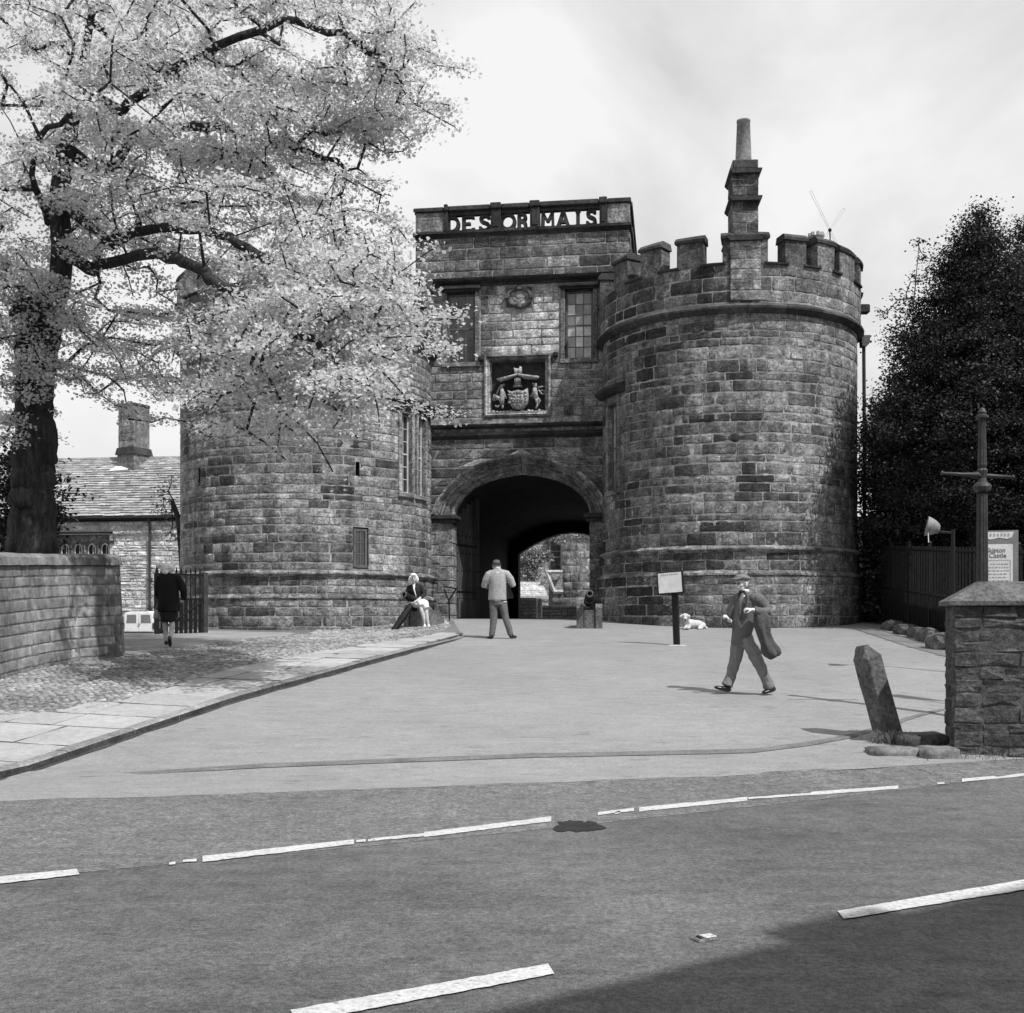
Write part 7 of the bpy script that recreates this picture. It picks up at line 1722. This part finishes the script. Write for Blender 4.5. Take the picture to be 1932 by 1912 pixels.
for s, pts in ((1, ((700, 520), (712, 600), (690, 760), (668, 900))), (-1, ((655, 530), (610, 640), (600, 780), (610, 900)))):
    mb = MB(); L_ = []
    for i, q in enumerate(pts): L_.append(Z(*q, -0.135-0.02*math.sin(i)) + fd_*0.02)
    mb.tube(L_, 0.01, 6, flat=[(0.012, 0.018), (0.012, 0.034), (0.012, 0.028), (0.010, 0.008)], up=fd_); obj('lapel', mb, M_suit, jkt, smooth=True)
tr = MB(); limb(tr, [Z(665, 1010), Z(658, 1120), Z(665, 1190)], [0.110, 0.116, 0.115], 14)
limb(tr, [Z(640, 1130, 0.05), Z(605, 1320, 0.09), Z(570, 1490, 0.10), Z(520, 1640, 0.08), Z(462, 1775, 0.06)], [0.110, 0.098, 0.080, 0.076, 0.082], 14); limb(tr, [Z(690, 1130, -0.05), Z(795, 1330, -0.09), Z(890, 1520, -0.10), Z(965, 1680, -0.07), Z(1010, 1800, -0.04)], [0.112, 0.100, 0.084, 0.078, 0.083], 14)
obj('trousers', folds(folds(fuse(tr, 0.012, 3), 0.020, 8, 1), 0.011, 21, 4), M_trous, man, smooth=True)
mb = MB(); shoe(mb, Z(500, 1872, 0.05), Z(285, 1815, 0.0), 0.05); limb(mb, [Z(470, 1770, 0.06), Z(480, 1850, 0.05)], [0.05, 0.045]); fused('shoe', mb, M_shoe, man, 0.008, 2)
mb = MB(); shoe(mb, Z(1090, 1850, -0.03), Z(905, 1886, -0.12), 0.05); limb(mb, [Z(1020, 1795, -0.04), Z(1055, 1850, -0.05)], [0.05, 0.042]); fused('shoe', mb, M_shoe, man, 0.008, 2)
mb = MB(); c_ = Z(655, 318); mb.ball(c_+Vector((0.005, 0, -0.005)), (0.118, 0.115, 0.052), 18, 8, Rm=Matrix.Rotation(R(4), 3, 'Y')); mb.tube([c_+Vector((-0.07, -0.04, -0.015)), c_+Vector((-0.135, -0.075, -0.03))], 0.05, 12, flat=[(0.015, 0.085), (0.008, 0.05)], up=(0, 0, 1)); mb.tube([c_+Vector((0, 0, -0.045)), c_+Vector((0, 0, -0.01))], [0.098, 0.105], 16)
fused('flat_cap', mb, M_cap, man, 0.008, 3)
mb = MB(); mb.ball(hP(0, -0.035, 0.0), (0.081, 0.075, 0.055), 12, 8, Rm=hR); obj('hair', mb, M_hairg, man, smooth=True)
face_marks(man, hP, 1.06, M_black, M_lip)
mb = MB()
for k in (-1, 1):
    cc_ = hP(k*0.034, 0.102, 0.006); mb.tube([cc_ + hR @ Vector((0.024*math.cos(t), 0, 0.019*math.sin(t))) for t in np.linspace(0, 2*math.pi, 13)], 0.0024, 5, cap=False); mb.tube([hP(k*0.06, 0.098, 0.012), hP(k*0.085, 0.0, 0.01)], 0.0035, 5)
mb.tube([hP(-0.012, 0.104, 0.01), hP(0.012, 0.104, 0.01)], 0.003, 5); obj('spectacles', mb, M_black, man)
mb = MB(); n0 = Z(694, 518); mb.tube([n0, n0+Vector((0.0, 0, 0.045))], [0.064, 0.058], 14); mb.tube([Z(660, 560, -0.12), Z(640, 600, -0.13)], 0.02, 8, flat=[(0.03, 0.02), (0.004, 0.01)], up=lf_); obj('shirt', mb, M_whitecloth, man, smooth=True)
mb = MB(); t0 = Z(638, 518, -0.085); 
for k in (-1, 1): mb.tube([t0, t0 + lf_*0.05*k*0.9], 0.02, 8, flat=[(0.013, 0.012), (0.030, 0.014)], up=(0, 0, 1))
obj('bow_tie', mb, M_blk, man)
# coat over the forearm
ct = MB(); vs_ = []; rows = ((1.20, 0.115, 0.080, 0.05), (1.165, 0.12, 0.110, 0.07), (1.0, 0.14, 0.110, 0.06), (0.85, 0.17, 0.082, 0.05), (0.72, 0.205, 0.088, 0.05), (0.63, 0.25, 0.115, 0.05), (0.57, 0.29, 0.10, 0.04), (0.53, 0.31, 0.06, 0.03))
m = 36
for (z, x, hw, hd_) in rows:
    for k in range(m):
        a = 2*math.pi*k/m; f = 1 + (0.22*math.sin(5*a + z*6) + 0.13*math.sin(8*a - z*11))*min(1, (1.21-z)*4)
        vs_.append(Gw + Vector((x*S + hw*math.cos(a)*f, -0.29 + hd_*math.sin(a)*f, z*S + 0.05*math.cos(a)*(-1 if z > 1.1 else 0.6))))
n_ = len(rows); fs = [(i*m+k, i*m+(k+1) % m, (i+1)*m+(k+1) % m, (i+1)*m+k) for i in range(n_-1) for k in range(m)] + [tuple(range(m))[::-1], tuple((n_-1)*m+k for k in range(m))]
ct.add(vs_, fs); tag(obj('overcoat', ct, M_coat, smooth=True), 'dark overcoat folded over the forearm of the man in the flat cap', 'coat')
# --- man from behind in a pale tweed jacket
g = ghit(945, 1206); G2 = Vector((g.x, g.y, gzf(g.x, g.y))); k2 = 0.1389*g.y/F
m2 = thing('person', 'man in pale tweed jacket and small hat seen from behind before the arch', 'person', G2)
Z2 = lambda X, Y, y=0.0: G2 + Vector(((X-1590)*k2, y, (1150-Y)*k2))
bd = MB(); head(bd, Z2(1532, 165, 0.02), (-0.1, 0.97, -0.25), 1.04); limb(bd, [Z2(1535, 185), Z2(1540, 250)], [0.062, 0.07]); limb(bd, [Z2(1542, 240), Z2(1545, 450), Z2(1548, 640)], [0.12, 0.12, 0.13], 12)
limb(bd, [Z2(1490, 640), Z2(1490, 860), Z2(1465, 1110)], [0.08, 0.055, 0.045]); limb(bd, [Z2(1625, 640), Z2(1660, 860), Z2(1720, 1100)], [0.08, 0.055, 0.045])
limb(bd, [Z2(1410, 270), Z2(1365, 425, 0.03), Z2(1450, 400, 0.24), Z2(1490, 370, 0.3)], [0.05, 0.045, 0.035, 0.028]); limb(bd, [Z2(1680, 265), Z2(1750, 415, 0.03), Z2(1660, 400, 0.24), Z2(1610, 370, 0.3)], [0.05, 0.045, 0.035, 0.028])
hand(bd, Z2(1490, 370, 0.3), (0.8, 0.3, 0.4), (0, -0.6, 0.5), 1, 0.9); hand(bd, Z2(1610, 370, 0.3), (-0.8, 0.3, 0.4), (0, -0.6, 0.5), -1, 0.9)
fused('body', bd, M_skin, m2, 0.008, 3)
jk = MB(); jk.tube([Z2(1543, 622), Z2(1543, 500), Z2(1543, 400), Z2(1542, 300), Z2(1541, 245), Z2(1540, 205), Z2(1539, 190)], 0.1, 20, flat=[(0.205, 0.15), (0.192, 0.145), (0.19, 0.145), (0.215, 0.135), (0.20, 0.115), (0.10, 0.09), (0.07, 0.075)], up=(1, 0, 0))
limb(jk, [Z2(1480, 245), Z2(1425, 275), Z2(1388, 350, 0.0), Z2(1363, 425, 0.03), Z2(1400, 425, 0.14), Z2(1455, 400, 0.25)], [0.075, 0.09, 0.08, 0.072, 0.065, 0.055], 12); limb(jk, [Z2(1600, 245), Z2(1665, 270), Z2(1722, 340, 0.0), Z2(1752, 412, 0.03), Z2(1715, 415, 0.14), Z2(1655, 400, 0.25)], [0.075, 0.09, 0.08, 0.072, 0.065, 0.055], 12)
obj('jacket', folds(fuse(jk, 0.012, 4), 0.012, 8, 7), M_tweed, m2, smooth=True)
tr = MB(); tr.tube([Z2(1545, 560), Z2(1545, 600), Z2(1548, 690)], 0.1, 16, flat=[(0.16, 0.11), (0.17, 0.115), (0.175, 0.125)], up=(1, 0, 0)); limb(tr, [Z2(1492, 650), Z2(1490, 780), Z2(1492, 880), Z2(1480, 990), Z2(1466, 1105)], [0.105, 0.092, 0.082, 0.076, 0.070], 14); limb(tr, [Z2(1612, 650), Z2(1635, 780), Z2(1660, 880), Z2(1695, 990), Z2(1722, 1095)], [0.105, 0.092, 0.080, 0.074, 0.068], 14)
obj('trousers', folds(fuse(tr, 0.012, 3), 0.012, 8, 2), M_slack, m2, smooth=True)
mb = MB(); shoe(mb, Z2(1475, 1150, -0.05), Z2(1410, 1146, 0.14)); limb(mb, [Z2(1466, 1090), Z2(1468, 1135, 0)], [0.05, 0.04]); fused('shoe', mb, M_shoe, m2, 0.008, 2)
mb = MB(); shoe(mb, Z2(1715, 1142, -0.05), Z2(1800, 1138, 0.1)); limb(mb, [Z2(1722, 1080), Z2(1728, 1130, 0)], [0.05, 0.04]); fused('shoe', mb, M_shoe, m2, 0.008, 2)
mb = MB(); c_ = Z2(1530, 145, 0.02); Mh = Matrix.Translation(c_) @ Matrix.Rotation(R(-8), 4, 'X') @ Matrix.Diagonal((0.88, 1.08, 1, 1)); mb.lathe([(0.092, -0.03), (0.125, 0.0), (0.128, 0.006), (0.098, 0.012), (0.092, 0.06), (0.082, 0.10), (0.05, 0.112), (0.0, 0.104)], 22, Mh); hat = obj('hat', mb, M_hat, m2, smooth=True)
mb = MB(); mb.lathe([(0.100, 0.010), (0.097, 0.035)], 22, Mh); obj('hat_band', mb, M_blk, hat)
mb = MB(); mb.ball(Z2(1533, 172, 0.0), (0.078, 0.075, 0.05), 12, 8); obj('hair', mb, M_hairg, m2, smooth=True)
mb = MB(); mb.tube([Z2(1536, 196, -0.005), Z2(1536, 186, 0)], [0.078, 0.074], 14); obj('collar', mb, M_whitecloth, m2)
mb = MB(); b0 = Z2(1705, 510, 0.0); mb.prism([(b0.x-0.06, b0.z+0.13), (b0.x+0.0, b0.z+0.14), (b0.x+0.10, b0.z-0.10), (b0.x+0.085, b0.z-0.13), (b0.x-0.06, b0.z-0.14)], b0.y-0.02, b0.y+0.16); mb.tube([b0+Vector((-0.03, 0.05, 0.12)), Z2(1660, 300, 0.14), Z2(1600, 215, 0.1)], 0.012, 5); mb.tube([b0+Vector((0.0, -0.03, 0.13)), b0+Vector((0.085, -0.03, -0.10))], 0.01, 5)
tag(obj('shoulder_bag', mb, M_shoe), 'dark case slung at the side of the man in the tweed jacket', 'bag')
# --- woman from behind in a dark coat
g = ghit(318, 1220, 0.1); G3 = Vector((g.x, g.y, gzf(g.x, g.y)+0.105)); k3 = 0.1042*g.y/F
w3 = thing('person', 'pale-haired woman in dark coat walking away towards the iron gate', 'person', G3)
Z3 = lambda X, Y, y=0.0: G3 + Vector(((X-850)*k3, y, (1690-Y)*k3))
bd = MB(); head(bd, Z3(820, 300, 0.02), (0, 1, -0.1), 1.0); limb(bd, [Z3(825, 330), Z3(830, 430)], [0.05, 0.06]); limb(bd, [Z3(835, 430), Z3(850, 750), Z3(855, 1050)], [0.11, 0.11, 0.13], 12)
limb(bd, [Z3(790, 1050), Z3(785, 1250), Z3(795, 1340), Z3(795, 1480), Z3(798, 1590)], [0.075, 0.052, 0.056, 0.042, 0.030], 12); limb(bd, [Z3(910, 1050), Z3(912, 1240), Z3(922, 1330, -0.04), Z3(930, 1440, -0.10), Z3(920, 1520, -0.15)], [0.078, 0.054, 0.060, 0.046, 0.032], 12)
limb(bd, [Z3(680, 450), Z3(660, 720), Z3(650, 800, 0.08), Z3(650, 830, 0.16)], [0.045, 0.04, 0.032, 0.025]); limb(bd, [Z3(1010, 450), Z3(1120, 690), Z3(1110, 800, 0.08), Z3(1092, 840, 0.14)], [0.045, 0.04, 0.032, 0.025])
hand(bd, Z3(650, 830, 0.16), (0, 0.6, 0.2), (1, 0, -0.3), 1, 1.1, 0.92); hand(bd, Z3(1092, 838, 0.12), (-0.5, 0.5, -0.5), (-0.6, -0.3, 0.4), -1, 0.9, 0.92)
fused('body', bd, M_hose, w3, 0.008, 3)
jk = MB(); jk.tube([Z3(855, 1062), Z3(855, 900), Z3(848, 700), Z3(842, 540), Z3(838, 440), Z3(832, 390), Z3(828, 360)], 0.1, 20, flat=[(0.225, 0.175), (0.215, 0.16), (0.205, 0.15), (0.205, 0.135), (0.185, 0.11), (0.09, 0.085), (0.065, 0.065)], up=(1, 0, 0))
limb(jk, [Z3(760, 430), Z3(695, 452), Z3(662, 590), Z3(655, 720), Z3(650, 790, 0.08), Z3(650, 815, 0.13)], [0.07, 0.082, 0.075, 0.068, 0.058, 0.05], 12); limb(jk, [Z3(920, 430), Z3(995, 447), Z3(1080, 570), Z3(1122, 690), Z3(1115, 790, 0.07), Z3(1096, 830, 0.12)], [0.07, 0.082, 0.075, 0.068, 0.058, 0.05], 12)
obj('coat', folds(fuse(jk, 0.012, 4), 0.010, 7, 4), M_blk, w3, smooth=True)
mb = MB(); mb.tube([Z3(852, 1000), Z3(845, 1120), Z3(842, 1240), Z3(842, 1255)], 0.1, 20, flat=[(0.17, 0.14), (0.165, 0.15), (0.135, 0.15), (0.12, 0.135)], up=(1, 0, 0)); obj('skirt', folds(mb, 0.02, 12, 5), M_card, w3, smooth=True)
mb = MB(); rr_ = random.Random(3); mb.ball(Z3(815, 275, 0.0), (0.135, 0.13, 0.115), 14, 9)
for k in range(16): a = k*0.8; mb.ball(Z3(815+120*math.cos(a), 280+75*math.sin(a*1.7), 0.06*math.sin(a*2.3)-0.03), 0.05, 7, 5)
obj('hair', folds(fuse(mb, 0.011, 2), 0.012, 30, 1), M_hairw, w3, smooth=True)
mb = MB(); shoe(mb, Z3(805, 1668, -0.02), Z3(790, 1668, 0.2), 0.042); limb(mb, [Z3(798, 1610, 0), Z3(800, 1650, 0.02)], [0.034, 0.034]); fused('shoe', mb, M_shoe, w3, 0.008, 2)
mb = MB(); mb.tube([Z3(915, 1510, -0.16), Z3(918, 1560, -0.19), Z3(922, 1625, -0.17), Z3(905, 1690, -0.10)], 0.03, 10, flat=[(0.034, 0.036), (0.040, 0.036), (0.040, 0.030), (0.030, 0.018)], up=(1, 0, 0)); fused('shoe', mb, M_shoe, w3, 0.008, 2)
mb = MB(); b0 = Z3(655, 1110, 0.02); mb.tube([b0 + Vector((0, 0, z)) for z in (-0.09, -0.085, 0.0, 0.07, 0.085)], 0.1, 16, flat=[(0.085, 0.035), (0.098, 0.05), (0.095, 0.048), (0.072, 0.035), (0.06, 0.02)], up=(1, 0, 0)); hb = MB(); hb.v, hb.f, hb.t = mb.v, mb.f, mb.t
hb.tube([b0+Vector((-0.06, 0, 0.075)), Z3(648, 820, 0.16), b0+Vector((0.055, 0, 0.08))], 0.010, 6)
tag(obj('handbag', hb, M_bag, smooth=True), 'pale handbag hanging from the arm of the woman in the dark coat', 'bag')
# --- woman seated on the cannon carriage
g = ghit(800, 1186); G4 = Vector((g.x, g.y, gzf(g.x, g.y))); k4 = 0.1389*g.y/F
w4 = thing('person', 'seated pale-haired woman in dark cardigan and white skirt on the left cannon', 'person', G4)
Z4 = lambda X, Y, y=0.0: G4 + Vector(((X-575)*k4, y, (1000-Y)*k4))
bd = MB(); hP, hR = head(bd, Z4(438, 320, -0.10), (0.12, -1, -0.12), 0.98); limb(bd, [Z4(440, 370, -0.06), Z4(445, 430, -0.02)], [0.048, 0.058]); limb(bd, [Z4(448, 420, 0.0), Z4(470, 540, 0.05), Z4(490, 670, 0.10)], [0.10, 0.10, 0.13], 12)
limb(bd, [Z4(460, 680, 0.08), Z4(545, 700, -0.30), Z4(560, 770, -0.31), Z4(585, 870, -0.30), Z4(595, 955, -0.27)], [0.085, 0.058, 0.056, 0.044, 0.030], 12); limb(bd, [Z4(520, 680, 0.08), Z4(610, 700, -0.28), Z4(615, 770, -0.29), Z4(630, 870, -0.30), Z4(648, 955, -0.30)], [0.085, 0.058, 0.056, 0.044, 0.030], 12)
limb(bd, [Z4(365, 440, 0.0), Z4(345, 575, -0.02), Z4(400, 650, -0.16), Z4(430, 660, -0.22)], [0.042, 0.038, 0.03, 0.024]); limb(bd, [Z4(540, 430, 0.0), Z4(575, 540, -0.04), Z4(520, 600, -0.18), Z4(490, 620, -0.24)], [0.042, 0.038, 0.03, 0.024])
hand(bd, Z4(430, 660, -0.22), (0.8, -0.5, 0), (0, 0, -1), 1, 0.5, 0.9); hand(bd, Z4(490, 620, -0.24), (-0.6, -0.5, -0.4), (0, 0.2, -1), -1, 0.5, 0.9)
limb(bd, [Z4(595, 950, -0.28), Z4(600, 975, -0.36)], [0.032, 0.026]); limb(bd, [Z4(648, 955, -0.30), Z4(655, 980, -0.38)], [0.032, 0.026]); fused('body', bd, M_skin2, w4, 0.008, 3)
jk = MB(); jk.tube([Z4(485, 630, 0.09), Z4(470, 560, 0.05), Z4(455, 480, 0.01), Z4(448, 430, 0.0), Z4(444, 400, -0.02)], 0.1, 18, flat=[(0.15, 0.125), (0.145, 0.115), (0.165, 0.115), (0.16, 0.095), (0.065, 0.065)], up=(1, 0, 0))
limb(jk, [Z4(420, 430), Z4(375, 442), Z4(348, 510, -0.0), Z4(343, 575, -0.02), Z4(385, 635, -0.12)], [0.06, 0.068, 0.060, 0.056, 0.046], 12); limb(jk, [Z4(480, 425), Z4(532, 432), Z4(562, 490, -0.02), Z4(578, 545, -0.04), Z4(535, 590, -0.14)], [0.06, 0.068, 0.060, 0.056, 0.046], 12); fused('cardigan', jk, M_card, w4, 0.011, 4)
mb = MB(); mb.tube([Z4(440, 405, -0.095), Z4(445, 470, -0.13), Z4(465, 540, -0.12), Z4(478, 580, -0.10)], 0.02, 6, flat=[(0.03, 0.01), (0.02, 0.01), (0.012, 0.01), (0.004, 0.008)], up=(1, 0, 0)); obj('blouse', mb, M_whitecloth, w4)
mb = MB(); limb(mb, [Z4(495, 630, 0.10), Z4(500, 670, 0.10)], [0.155, 0.17], 14); limb(mb, [Z4(470, 660, 0.05), Z4(550, 668, -0.28), Z4(560, 700, -0.33)], [0.125, 0.095, 0.075], 12); limb(mb, [Z4(530, 650, 0.05), Z4(600, 665, -0.28), Z4(625, 730, -0.33)], [0.125, 0.095, 0.070], 12); obj('skirt', folds(fuse(mb, 0.012, 4), 0.010, 12, 2), M_whitecloth, w4, smooth=True)
mb = MB(); mb.ball(hP(0, -0.03, 0.035), (0.092, 0.098, 0.098), 14, 9, Rm=hR)
for k in (-1, 1): mb.tube([hP(k*0.078, 0.0, 0.04), hP(k*0.098, 0.0, -0.04), hP(k*0.085, 0.01, -0.10)], [0.035, 0.042, 0.028], 9)
mb.tube([hP(-0.06, 0.065, 0.085), hP(0.0, 0.085, 0.09), hP(0.06, 0.065, 0.085)], 0.024, 8); fused('hair', mb, M_hairw, w4, 0.009, 3); face_marks(w4, hP, 0.98, M_hairg, M_lip)
for (a, b) in (((597, 990), (604, 998)), ((652, 990), (660, 998))):
    mb = MB(); shoe(mb, Z4(*a, -0.27), Z4(*b, -0.47), 0.038); fused('shoe', mb, M_whitecloth, w4, 0.008, 2)
# --- pale dog lying by the tower
g = ghit(1305, 1186); G5 = Vector((g.x, g.y - 0.15, gzf(g.x, g.y-0.15))); kd = 0.0807*g.y/F
dog = thing('dog', 'pale dog lying at the foot of the right tower with its head raised', 'dog', G5)
ZD = lambda X, Y, y=0.0: G5 + Vector(((X-800)*kd, y, (1372-Y)*kd))
bd = MB(); limb(bd, [ZD(650, 1260, -0.10), ZD(720, 1255, 0.0), ZD(850, 1265, 0.05), ZD(960, 1270, 0.08), ZD(1060, 1295, 0.06)], [0.095, 0.125, 0.11, 0.105, 0.075], 14)
limb(bd, [ZD(680, 1230, -0.05), ZD(630, 1150, -0.14), ZD(600, 1090, -0.20)], [0.085, 0.072, 0.065], 12); bd.ball(ZD(592, 1080, -0.22), (0.088, 0.088, 0.075), 12, 8); limb(bd, [ZD(585, 1100, -0.26), ZD(578, 1150, -0.34), ZD(576, 1165, -0.37)], [0.055, 0.042, 0.034], 10); limb(bd, [ZD(582, 1165, -0.28), ZD(577, 1205, -0.33)], [0.035, 0.022], 8)
limb(bd, [ZD(640, 1300, -0.10), ZD(610, 1345, -0.16), ZD(560, 1350, -0.34), ZD(550, 1352, -0.40)], [0.05, 0.038, 0.030, 0.034], 10); limb(bd, [ZD(700, 1300, -0.12), ZD(690, 1345, -0.16), ZD(640, 1352, -0.36), ZD(630, 1352, -0.42)], [0.05, 0.038, 0.030, 0.034], 10)
limb(bd, [ZD(1040, 1290, -0.02), ZD(960, 1320, -0.16), ZD(900, 1340, -0.19)], [0.085, 0.06, 0.04], 10); limb(bd, [ZD(900, 1345, -0.18), ZD(1000, 1355, -0.20), ZD(930, 1360, -0.24), ZD(880, 1360, -0.25)], [0.035, 0.028, 0.028, 0.03], 9); limb(bd, [ZD(1090, 1320, 0.05), ZD(1130, 1355, -0.05), ZD(1080, 1362, -0.16)], [0.035, 0.025, 0.015], 8)
fused('body', bd, gmat('pale_dog_fur', 0.5, ((9, 0.12), (60, 0.2)), bump=(90, 0.6, 0.006)), dog, 0.010, 3)
for k in (-1, 1):
    mb = MB(); mb.tube([ZD(592+k*62, 1040, -0.2), ZD(592+k*92, 1070, -0.22), ZD(592+k*88, 1120, -0.24)], 0.02, 8, flat=[(0.02, 0.012), (0.012, 0.034), (0.008, 0.02)], up=(0, 1, 0)); obj('ear', mb, MATS['pale_dog_fur'], dog, smooth=True)
    mb = MB(); mb.ball(ZD(588+k*36, 1080, -0.298), 0.012, 7, 5); obj('eye', mb, M_black, dog)
mb = MB(); mb.ball(ZD(576, 1150, -0.39), (0.024, 0.018, 0.018), 8, 6); obj('nose', mb, M_black, dog)
mb = MB(); mb.ball(ZD(577, 1190, -0.345), (0.028, 0.02, 0.014), 8, 5); obj('mouth', mb, M_iron, dog)
